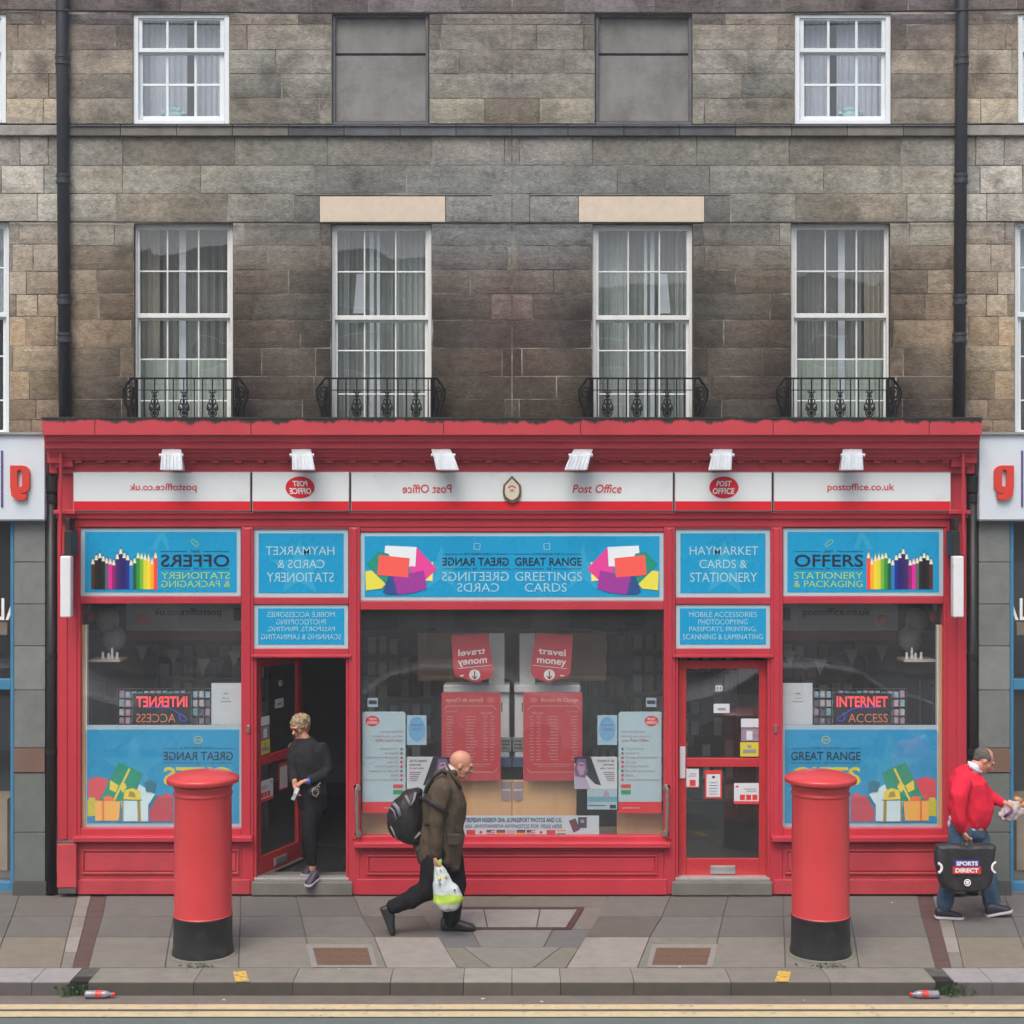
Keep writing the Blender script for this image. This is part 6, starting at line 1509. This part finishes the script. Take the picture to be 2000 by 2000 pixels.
ns = nt.nodes.new('ShaderNodeTexNoise'); ns.inputs['Scale'].default_value = 7; nt.links.new(tcn.outputs['Object'], ns.inputs['Vector'])
ad = nt.nodes.new('ShaderNodeMath'); ad.operation = 'MULTIPLY_ADD'; ad.inputs[1].default_value = .05; nt.links.new(ns.outputs[0], ad.inputs[0]); nt.links.new(sx.outputs['Z'], ad.inputs[2])
cr = nt.nodes.new('ShaderNodeValToRGB'); cr.color_ramp.interpolation = 'CONSTANT'; e = cr.color_ramp.elements
e[0].position = 0; e[0].color = (.50,.52,.50,1); e[1].position = .20; e[1].color = (.40,.58,.08,1)
for p_, c_ in ((.37,(.52,.60,.62,1)),(.90,(.42,.60,.12,1))): x_ = e.new(p_); x_.color = c_
mr = nt.nodes.new('ShaderNodeMapRange'); mr.inputs[1].default_value = 0; mr.inputs[2].default_value = .44; nt.links.new(ad.outputs[0], mr.inputs[0]); nt.links.new(mr.outputs[0], cr.inputs[0]); nt.links.new(cr.outputs[0], b_.inputs['Base Color'])
q = MB()
for (x, y, r_, m_) in ((618,1290,.016,0),(680,1265,.011,0),(622,1330,.010,1),(765,1395,.008,2),(628,1200,.008,0)): q.ell(G(x, y, Yb_-.075 if y > 1300 else Yb_-.055), (r_, .012, r_*1.3), m_, seg=10)
q.build('printed_spot', [mat('print_yellow', (.6,.5,.05), .5), mat('print_blue', (.1,.2,.4), .5), mat('print_black', (.02,.02,.02), .5)], tc_, smooth=True)

# ---- woman stepping out of the doorway
H = mk(550, 1370, .20187, .02)
t = thing('person', (H(290,1750).x, -.05, .0), 'blonde woman in black clothes and dark glasses stepping out of the left doorway', 'person')
blk = mat('black_fleece', (.020,.021,.024), .9, var=.25, vscale=8, bump=.4, bscale=60, spec=.15)
blk2 = mat('black_leggings', (.011,.011,.013), .8, var=.25, vscale=8, bump=.3, spec=.2)
q = MB()
T, Rm = head(q, H(178,240), -1, 0, 20, .112, 52)
limb(q, [H(240,400), H(200,320)], [.055,.05])
torso(q, [(H(295,950),.125,.11),(H(275,780),.115,.10),(H(250,600),.14,.11),(H(240,460),.13,.10),(H(235,400),.08,.07)])
limb(q, [H(390,450,.0), H(450,650,.0), H(275,775,-.14)], [.045,.036,.024]); limb(q, [H(110,440,-.02), H(105,640,-.05), H(130,790,-.12)], [.045,.036,.024])
limb(q, [H(320,940,.0), H(265,1230,-.06), H(300,1620,-.03)], [.085,.055,.030]); limb(q, [H(250,940,.06), H(290,1260,.12), H(290,1600,.22)], [.085,.055,.030])
hand(q, H(255,770,-.145), (-1,0,-.12), (0,-.3,-1), .155, 55, (0,1,0), .0085)
hand(q, H(128,800,-.13), (.1,0,-1), (1,0,0), .15, 35, (0,1,0), .0085)
remesh(q, 'body', skin, t, .006, 1)
# hair
q = MB()
def Eh(x, y, z, a, b_, d, tl=0): q.ell(T(x,y,z), (a*.112,b_*.112,d*.112), seg=16, rot=Rm @ Matrix.Rotation(-R(tl), 3, 'Y'))
Eh(-.18,0,.32,.86,.72,.74); Eh(-.45,0,-.15,.50,.60,.62); Eh(.14,.05,.78,.50,.50,.20,18); Eh(-.08,-.50,.48,.32,.18,.34); Eh(.12,.50,.40,.34,.18,.38); Eh(-.40,-.50,.05,.28,.18,.42); Eh(-.2,.55,.02,.32,.18,.42)
remesh(q, 'hair', mat('ash_blonde_hair', (.30,.22,.13), .6, var=.4, vscale=30, bump=.9, bscale=70, streak=.3), t, .007, 1, .020, 38)
q = MB()
for w in (-1, 1):
    q.ell(T(.74,w*.25,.04), (.012,.024,.018), seg=12, rot=Rm); q.tube([T(.74,w*.44,.07), T(.35,w*.60,.08), T(-.02,w*.62,.06)], .0025, 5)
q.tube([T(.78,-.1,.06), T(.80,0,.08), T(.78,.1,.06)], .0022, 5); q.build('glasses', mat('dark_red_glasses', (.09,.02,.025), .25, var=0), t, smooth=True)
q = MB()
torso(q, [(H(285,880),.155,.125),(H(280,780),.150,.125),(H(262,680),.150,.13),(H(250,560),.165,.14),(H(245,480),.160,.13),(H(240,420),.115,.10),(H(222,375),.075,.07)])
limb(q, [H(375,460,.0), H(430,560,.0), H(452,660,-.01), H(380,725,-.08), H(285,765,-.135)], [.068,.064,.058,.052,.040])
limb(q, [H(120,450,-.02), H(108,560,-.05), H(105,660,-.06), H(125,770,-.11)], [.060,.055,.050,.038])
remesh(q, 'fleece', blk, t, .009, 3, .013, 13)
q = MB()
torso(q, [(H(290,860),.145,.12),(H(300,950),.150,.125),(H(300,1010),.14,.12)])
limb(q, [H(315,960,-.01), H(275,1120,-.04), H(265,1230,-.06), H(285,1400,-.05), H(298,1560,-.03)], [.115,.09,.070,.058,.044])
limb(q, [H(285,960,.05), H(300,1240,.12), H(290,1560,.20)], [.11,.07,.044])
remesh(q, 'leggings', blk2, t, .009, 3, .005, 13)
trainer = mat('dark_purple_trainer', (.035,.032,.055), .6, var=.3, vscale=30); tsole = mat('pale_lilac_sole', (.50,.44,.52), .5)
shoe_mesh(t, H(350,1715,-.04), H(240,1790,-.16), (0,-.1,1), .085, .10, m_=trainer, sole=tsole)
shoe_mesh(t, H(290,1650,.24), H(210,1690,.14), (0,0,1), .085, .09, m_=trainer, sole=tsole)
q = MB(); c = H(268,768,-.138); q.lathe(c, [(.034,-.014),(.036,-.010),(.036,.010),(.034,.014)], 18, axis='X'); q.build('wristband', mat('bright_blue_band', (.02,.10,.55), .5), t, smooth=True)
tt = thing('folded_paper', H(110,930,-.17), 'small pale blue and white folded paper held in the womans hand', 'paper')
q = MB(); a, b_, c, d = H(150,840,-.175), H(178,850,-.175), H(120,960,-.18), H(88,945,-.18); q.poly([a,b_,c,d], thick=.004); q.build('sheet', mat('pale_blue_paper', (.30,.38,.44), .6, var=.15, vscale=20), tt)
q = MB(); a, b_, c, d = H(140,830,-.178), H(172,838,-.178), H(148,900,-.182), H(112,890,-.182); q.poly([a,b_,c,d], thick=.0025); q.build('slip', mat('white_slip', (.6,.62,.66), .6), tt)
tt = thing('handbag', H(330,930,-.16), 'small black handbag with silver chain hanging at the womans hip', 'handbag')
q = MB(); q.ell(H(320,880,-.15), (.065,.035,.055)); q.build('bag', mat('black_leather', (.012,.012,.013), .4, var=.2, bump=.3), tt, smooth=True)
q = MB(); P = [(370,790),(345,820),(310,840),(295,870),(305,905),(335,918),(355,890),(350,850),(375,800)]
for (a, b_) in zip(P, P[1:]):
    for f in (0, .5): q.ell(H(a[0]+(b_[0]-a[0])*f, a[1]+(b_[1]-a[1])*f, -.20), (.006,.004,.006), seg=6)
q.build('chain', M['steel'], tt, smooth=True)

# ---- man in red jumper at the right edge
N = mk(1800, 1440, .19666, -.75)
t = thing('person', (N(440,1700).x, -.75, 0), 'heavy man in bright red jumper and jeans walking at the right edge', 'person')
q = MB()
T, Rm = head(q, N(620,225), 1, 0, 34, .112)
limb(q, [N(500,330), N(560,275)], [.075,.062])
torso(q, [(N(450,930),.15,.14),(N(480,760),.18,.16),(N(470,560),.15,.16),(N(450,430),.13,.17),(N(480,340),.08,.10)])
nr = -.19
limb(q, [N(400,460,nr), N(365,700,nr-.02), N(415,930,nr)], [.055,.042,.028]); limb(q, [N(560,480,.19), N(680,600,.16), N(820,650,.10)], [.055,.04,.026])
limb(q, [N(400,920,-.08), N(340,1250,-.08), N(225,1660,-.07)], [.09,.06,.04]); limb(q, [N(500,920,.08), N(610,1260,.08), N(700,1640,.08)], [.09,.06,.04])
hand(q, N(415,925,nr), (.25,0,-1), (1,0,0), .165, 62, (0,1,0), .0098)
hand(q, N(815,648,.10), (1,0,-.25), (0,0,-1), .165, 48, (0,1,0), .0095)
remesh(q, 'body', skin2, t, .006, 1); eyes(t, T, Rm, .112)
q = MB()
def Eh2(x, y, z, a, b_, d, tl=0): q.ell(T(x,y,z), (a*.112,b_*.112,d*.112), seg=16, rot=Rm @ Matrix.Rotation(R(tl), 3, 'Y'))
Eh2(-.30,0,.30,.72,.66,.62); Eh2(-.50,0,-.05,.38,.52,.48); Eh2(-.05,-.50,.30,.34,.16,.30); Eh2(-.05,.50,.30,.34,.16,.30); Eh2(.05,0,.66,.5,.45,.22)
remesh(q, 'hair', mat('cropped_grey_hair', (.11,.095,.085), .8, var=.4, vscale=40, bump=.7, bscale=120), t, .007, 2, .004, 40)
redj = mat('bright_red_knit', (.72,.022,.055), .85, var=.10, vscale=6, bump=.25, bscale=160, spec=.15)
q = MB()
torso(q, [(N(452,840),.170,.165),(N(478,770),.195,.185),(N(485,690),.200,.195),(N(475,600),.185,.195),(N(462,510),.170,.205),(N(455,430),.155,.205),(N(458,360),.115,.15),(N(480,310),.075,.09)])
limb(q, [N(405,460,nr), N(372,580,nr-.03), N(360,700,nr-.035), N(375,800,nr-.03), N(405,905,nr)], [.086,.080,.072,.062,.050])
limb(q, [N(560,480,.19), N(640,570,.18), N(690,610,.16), N(800,645,.11)], [.08,.07,.060,.042])
remesh(q, 'jumper', redj, t, .009, 8, .014, 11)
wc = mat('white_shirt_cotton', (.62,.66,.78), .8, var=.06)
q = MB(); q.tube([N(465,240,-.07), N(490,290,-.10), N(540,330,-.095), N(590,350,-.05), N(600,345,.0)], [.010,.016,.018,.016,.008], 8, flat=.6); q.tube([N(465,240,.07), N(490,290,.10), N(540,330,.095), N(590,350,.05)], [.010,.016,.018,.016], 8, flat=.6); q.ell(N(520,290,0), (.055,.085,.035), rot=Matrix.Rotation(R(42),3,'Y')); q.build('shirt_collar', wc, t, smooth=True)
q = MB(); torso(q, [(N(440,870),.162,.158),(N(452,840),.160,.155)]); limb(q, [N(330,850,-.02), N(325,868,-.02)], [.045,.045], flat=2.5); remesh(q, 'shirt_tail', wc, t, .009, 2, .004, 14)
den = mat('faded_blue_denim', (.055,.105,.17), .85, var=.45, vscale=5, bump=.4, bscale=90, spec=.2, detail2=.5, d2scale=4, d2col=(.17,.24,.32), d2lo=.5, d2hi=.66)
q = MB()
torso(q, [(N(450,880),.155,.15),(N(455,950),.155,.15)])
limb(q, [N(400,940,-.08), N(370,1100,-.085), N(330,1260,-.085), N(265,1480,-.08), N(235,1650,-.07)], [.115,.10,.085,.078,.080], flat=.9)
limb(q, [N(510,940,.08), N(580,1100,.085), N(625,1260,.085), N(670,1480,.08), N(700,1640,.08)], [.115,.10,.085,.078,.080], flat=.9)
remesh(q, 'jeans', den, t, .009, 3, .016, 11)
sh2 = mat('navy_black_shoe', (.02,.022,.035), .5, var=.2); ws = mat('white_shoe_sole', (.55,.55,.56), .5)
a = N(135,1715,-.07); b_ = N(412,1745,-.07); shoe_mesh(t, Vector((a.x,a.y,.012)), Vector((b_.x,b_.y,.006)), (0,0,1), .10, .10, m_=sh2, sole=ws)
a = N(640,1790,.0); b_ = N(895,1735,.0); a.z = .006; b_.z = .055; shoe_mesh(t, a, b_, (-.15,0,1), .10, .11, m_=sh2, sole=ws)
# big black shopping bag
ts = thing('shopping_bag', N(450,1560,-.24), 'large black shopping bag with blue and red print carried by the man in red', 'shopping bag')
q = MB(); Yb_ = -.26
O = [(175,1085),(300,1078),(450,1085),(600,1080),(748,1082),(745,1150),(735,1300),(720,1400),(700,1490),(650,1535),(540,1548),(400,1552),(300,1540),(230,1510),(195,1440),(165,1330),(150,1250),(160,1150)]
def bagloft(q, O, y0, y1, inset=.0):
    c = Vector(); n = len(O)
    F_ = [N(x, y, y0) for x, y in O]; c = sum(F_, Vector())/n
    Lr = []
    for (s1, yy) in ((.90, y0), (1.0, y0+.03), (1.0, y1-.03), (.9, y1)):
        Lr.append([Vector((c.x+(p.x-c.x)*s1, Yb3(yy), c.z+(p.z-c.z)*s1)) for p in F_])
    vv = [v for r_ in Lr for v in r_]; ff = []
    for i in range(3):
        for k in range(n): ff.append((i*n+k, i*n+(k+1)%n, (i+1)*n+(k+1)%n, (i+1)*n+k))
    ff.append(tuple(range(n-1,-1,-1))); ff.append(tuple(3*n+k for k in range(n))); q.add(vv, ff)
def Yb3(y): return -.75+y
bagloft(q, O, -.34, -.19)
bagmat = mat('black_woven_plastic', (.022,.022,.025), .55, var=.3, vscale=6, bump=.4, bscale=20)
o = remesh(q, 'bag', bagmat, ts, .009, 1, .014, 9)
q = MB(); q.tube([N(395,1090,Yb_-.04), N(405,1030,Yb_+.02), N(440,1010,Yb_+.06), N(490,1030,Yb_+.02), N(510,1090,Yb_-.04)], .010, 8); q.tube([N(395,1090,Yb_+.05), N(410,1025,Yb_+.06), N(445,1008,Yb_+.06), N(490,1025,Yb_+.06), N(510,1090,Yb_+.05)], .010, 8); q.ell(N(445,1075,Yb_), (.05,.05,.04)); q.build('handle', bagmat, ts, smooth=True)
Yp = -.75-.357
def bt(s, x0, y0, x1, y1, m_, q, b=.03): add_text(q, s, 1800+x0*.19666, 1440+y0*.19666, 1800+x1*.19666, 1440+y1*.19666, Yp-.003, False, m_, b)
def bb(q, x0, y0, x1, y1, m_): q.pb(1800+x0*.19666, 1440+y0*.19666, 1800+x1*.19666, 1440+y1*.19666, Yp, Yp+.03, m_)
q = MB(); bb(q, 325,1222,575,1285,0); bb(q, 312,1287,590,1358,1); q.build('print_panel', [mat('blue_bag_print', (.03,.04,.30), .5), mat('red_bag_print', (.60,.03,.03), .5)], ts)
q = MB(); bt('SPORTS', 345,1232,560,1276,0,q,.045); bt('DIRECT', 335,1300,568,1345,0,q,.05); q.build('lettering', M['txt_white'], ts)
q = MB()
def arc(cx, cy, r_, a0, a1, w_): 
    P = [N(cx+r_*math.cos(R(a0+(a1-a0)*i/16)), cy+r_*math.sin(R(a0+(a1-a0)*i/16)), Yp+.75+.004) for i in range(17)]; q.tube(P, w_, 6, side=(0,1,0), flat=.5)
arc(455,1445,30,0,360,.006); arc(455,1445,10,0,360,.008); q.tube([N(440,1460,Yp+.75+.004), N(472,1432,Yp+.75+.004)], .004, 5)
arc(150,1300,50,-75,70,.013); arc(755,1295,55,110,255,.011); q.build('white_emblem', M['txt_white'], ts, smooth=True)
# paper food bag in his other hand
tp = thing('paper_food_bag', N(880,850,.1), 'crumpled pale paper bag with purple print held by the man in red', 'paper bag')
q = MB(); torso(q, [(N(840,810,.10),.055,.035),(N(865,770,.10),.085,.045),(N(900,710,.10),.09,.045),(N(930,650,.10),.06,.035)]); q.ell(N(800,770,.1),(.04,.03,.035)); q.ell(N(980,740,.1),(.05,.03,.04))
remesh(q, 'bag', mat('crumpled_paper', (.48,.42,.42), .8, var=.15, vscale=20, bump=.6, bscale=30), tp, .007, 1, .016, 26)
q = MB(); q.tube([N(820,795,.045), N(865,755,.030), N(905,715,.038)], .014, 6, side=(0,1,0), flat=.4); q.build('purple_print', mat('purple_print', (.14,.05,.20), .6), tp, smooth=True)
q = MB(); q.ell(N(960,625,.10), (.045,.035,.030), rot=Matrix.Rotation(R(35),3,'Y')); q.ell(N(1005,670,.10), (.035,.03,.03)); q.build('bread_roll', mat('bread_crust', (.50,.24,.10), .6, var=.3, vscale=25), tp, smooth=True)

# ================================================================ BEHIND THE CAMERA: what the glass reflects
M['far_stone'] = mat('far_sandstone', (.50,.44,.34), .9, var=.25, vscale=1.5, detail2=.3, d2scale=.8, d2col=(.12,.10,.08))
def far_building(x0, x1, h, label, seed):
    Yf = -24.4; t = thing('opposite_building', ((x0+x1)/2, Yf, 0), label, 'building', 'buildings across the street')
    cols = int((x1-x0)/3); dx = (x1-x0)/cols; ops = []
    for i in range(cols):
        cx = x0+dx*(i+.5)
        for z0, z1 in ((4.3,6.4),(7.4,9.1)): ops.append((cx-.55, z0, cx+.55, z1))
        ops.append((cx-1.1, .5, cx+1.1, 3.1))
    rects = [(x0, 0, x1, h)]
    for op in ops: rects = sub(rects, op)
    q = MB()
    for (a, b0, c, d) in rects: q.add([(c,Yf,b0),(a,Yf,b0),(a,Yf,d),(c,Yf,d)], [(0,1,2,3)])
    q.box((x0, Yf-9, h-.1), (x1, Yf-.002, h+.15)); q.box((x0, Yf-9, 0), (x1, Yf-8.9, h-.1)); q.box((x0-.0,Yf-8.9,0),(x0+.1,Yf-.3,h-.1)); q.box((x1-.1,Yf-8.9,0),(x1,Yf-.3,h-.1)); q.build('wall', M['far_stone'], t)
    q = MB(); q.box((x0, Yf, 3.4), (x1, Yf+.15, 3.75)); q.box((x0, Yf, h-.5), (x1, Yf+.3, h-.15)); q.build('cornice', M['lintel'], t)
    for (a, b0, c, d) in ops:
        q = MB(); q.box((a, Yf-.15, b0), (a+.07, Yf-.08, d)); q.box((c-.07, Yf-.15, b0), (c, Yf-.08, d)); q.box((a+.07, Yf-.15, (b0+d)/2-.03), (c-.07, Yf-.08, (b0+d)/2+.03)); q.box((a+.07,Yf-.15,d-.07),(c-.07,Yf-.08,d)); q.box((a+.07,Yf-.15,b0),(c-.07,Yf-.08,b0+.07)); fr = q.build('window', M['white_frame'], t)
        q = MB(); q.add([(c,Yf-.12,b0),(a,Yf-.12,b0),(a,Yf-.12,d),(c,Yf-.12,d)], [(0,1,2,3)]); q.build('pane', mat('far_dark_glass', (.04,.05,.06), .1, var=0), fr)
far_building(-17, -2.2, 10.4, 'sandstone terrace across the street behind the camera, wider of the two', 1); far_building(-2.0, 13, 9.6, 'lower sandstone terrace across the street behind the camera', 2)
# cars driving past below the camera's view
def make_car(x, y, col, label, flip=1):
    t = thing('passing_car', (x, y, -.11), label, 'car', 'cars on the road in front of the shop'); zb = -.11
    prof = [(-2.1,.45),(-2.12,.70),(-2.02,.88),(-1.75,.96),(-1.25,1.05),(-.75,1.36),(-.35,1.44),(.35,1.45),(.95,1.34),(1.35,1.08),(1.75,.98),(2.02,.90),(2.1,.68),(2.1,.45),(1.9,.30),(-1.9,.30)]
    q = MB(); rings = []
    for (w, s) in ((.0,.93),(.10,.985),(.5,1.0),(.9,.985),(1.0,.93)):
        rings.append([])
        for (px, pz) in prof:
            tum = .80 if pz > 1.2 else (.95 if pz > .98 else 1.0)
            yy = (w-.5)*1.76*tum; rings[-1].append(Vector((x+px*flip*s, y+yy, zb+.3+(pz-.3)*(.97 if w in (0,1) else 1))))
    n = len(prof); vv = [v for r_ in rings for v in r_]; ff = []
    for i in range(4):
        for k in range(n): ff.append((i*n+k, i*n+(k+1)%n, (i+1)*n+(k+1)%n, (i+1)*n+k))
    ff.append(tuple(range(n))); ff.append(tuple(4*n+k for k in range(n-1,-1,-1))); q.add(vv, ff)
    q.build('body', col, t, smooth=True, bevel=.02)
    gm = mat('car_dark_glass', (.01,.012,.014), .05, var=0)
    q = MB()
    for s in (-1, 1):
        yy = y+s*.865; P = [(-1.08,1.06),(-.72,1.32),(-.34,1.39),(-.02,1.40),(-.02,1.04)]; Q = [(.04,1.04),(.04,1.40),(.36,1.40),(.90,1.31),(1.2,1.06)]
        for poly in (P, Q):
            pts = [Vector((x+px*flip, yy-s*(.02 if pz < 1.2 else .135)+s*.012, zb+pz)) for px, pz in poly]; q.add(pts+[p-Vector((0,s*.03,0)) for p in pts], [tuple(range(5)), tuple(range(9,4,-1))]+[(i,(i+1)%5,5+(i+1)%5,5+i) for i in range(5)])
    q.build('side_window', gm, t)
    for px in (-1.32, 1.32):
        for s in (-1, 1):
            q = MB(); c = Vector((x+px*flip, y+s*.80, zb+.31)); q.lathe(c, [(.20,-.10),(.30,-.10),(.315,-.07),(.315,.07),(.30,.10),(.20,.10)], 28, axis='Y'); wl = q.build('wheel', mat('tyre_rubber', (.015,.015,.015), .8), t, smooth=False)
            q = MB(); q.lathe(c, [(.19,-.08),(.205,-.085),(.205,.085),(.19,.08)], 24, axis='Y'); q.build('rim', M['steel'], wl)
silver = mat('silver_car_paint', (.52,.54,.56), .25, var=.02, coat=1.0); white = mat('white_car_paint', (.75,.76,.78), .3, var=.02, coat=1.0)
make_car(4.35, -8.6, white, 'white hatchback passing on the road below the camera, right of the three'); make_car(-.9, -8.6, silver, 'silver hatchback passing on the road below the camera, middle of the three', -1); make_car(-7.6, -8.4, silver, 'silver hatchback passing on the road below the camera, left of the three')

# ---------------- thin haze volume, added to lift the blacks
q = MB(); q.box((-92,-92,-1.3), (92,92,15)); hz = q.build('haze', None, None) if 0 else None
hm = bpy.data.materials.new('added_thin_haze'); hm.use_nodes = True; hn = hm.node_tree; hn.nodes.clear(); ho = hn.nodes.new('ShaderNodeOutputMaterial'); pv_ = hn.nodes.new('ShaderNodeVolumePrincipled')
pv_.inputs['Density'].default_value = .0026; pv_.inputs['Color'].default_value = (.93,.96,1,1); pv_.inputs['Anisotropy'].default_value = .2; hn.links.new(pv_.outputs[0], ho.inputs['Volume'])
hz = q.build('haze', hm); hz['kind'] = 'stuff'
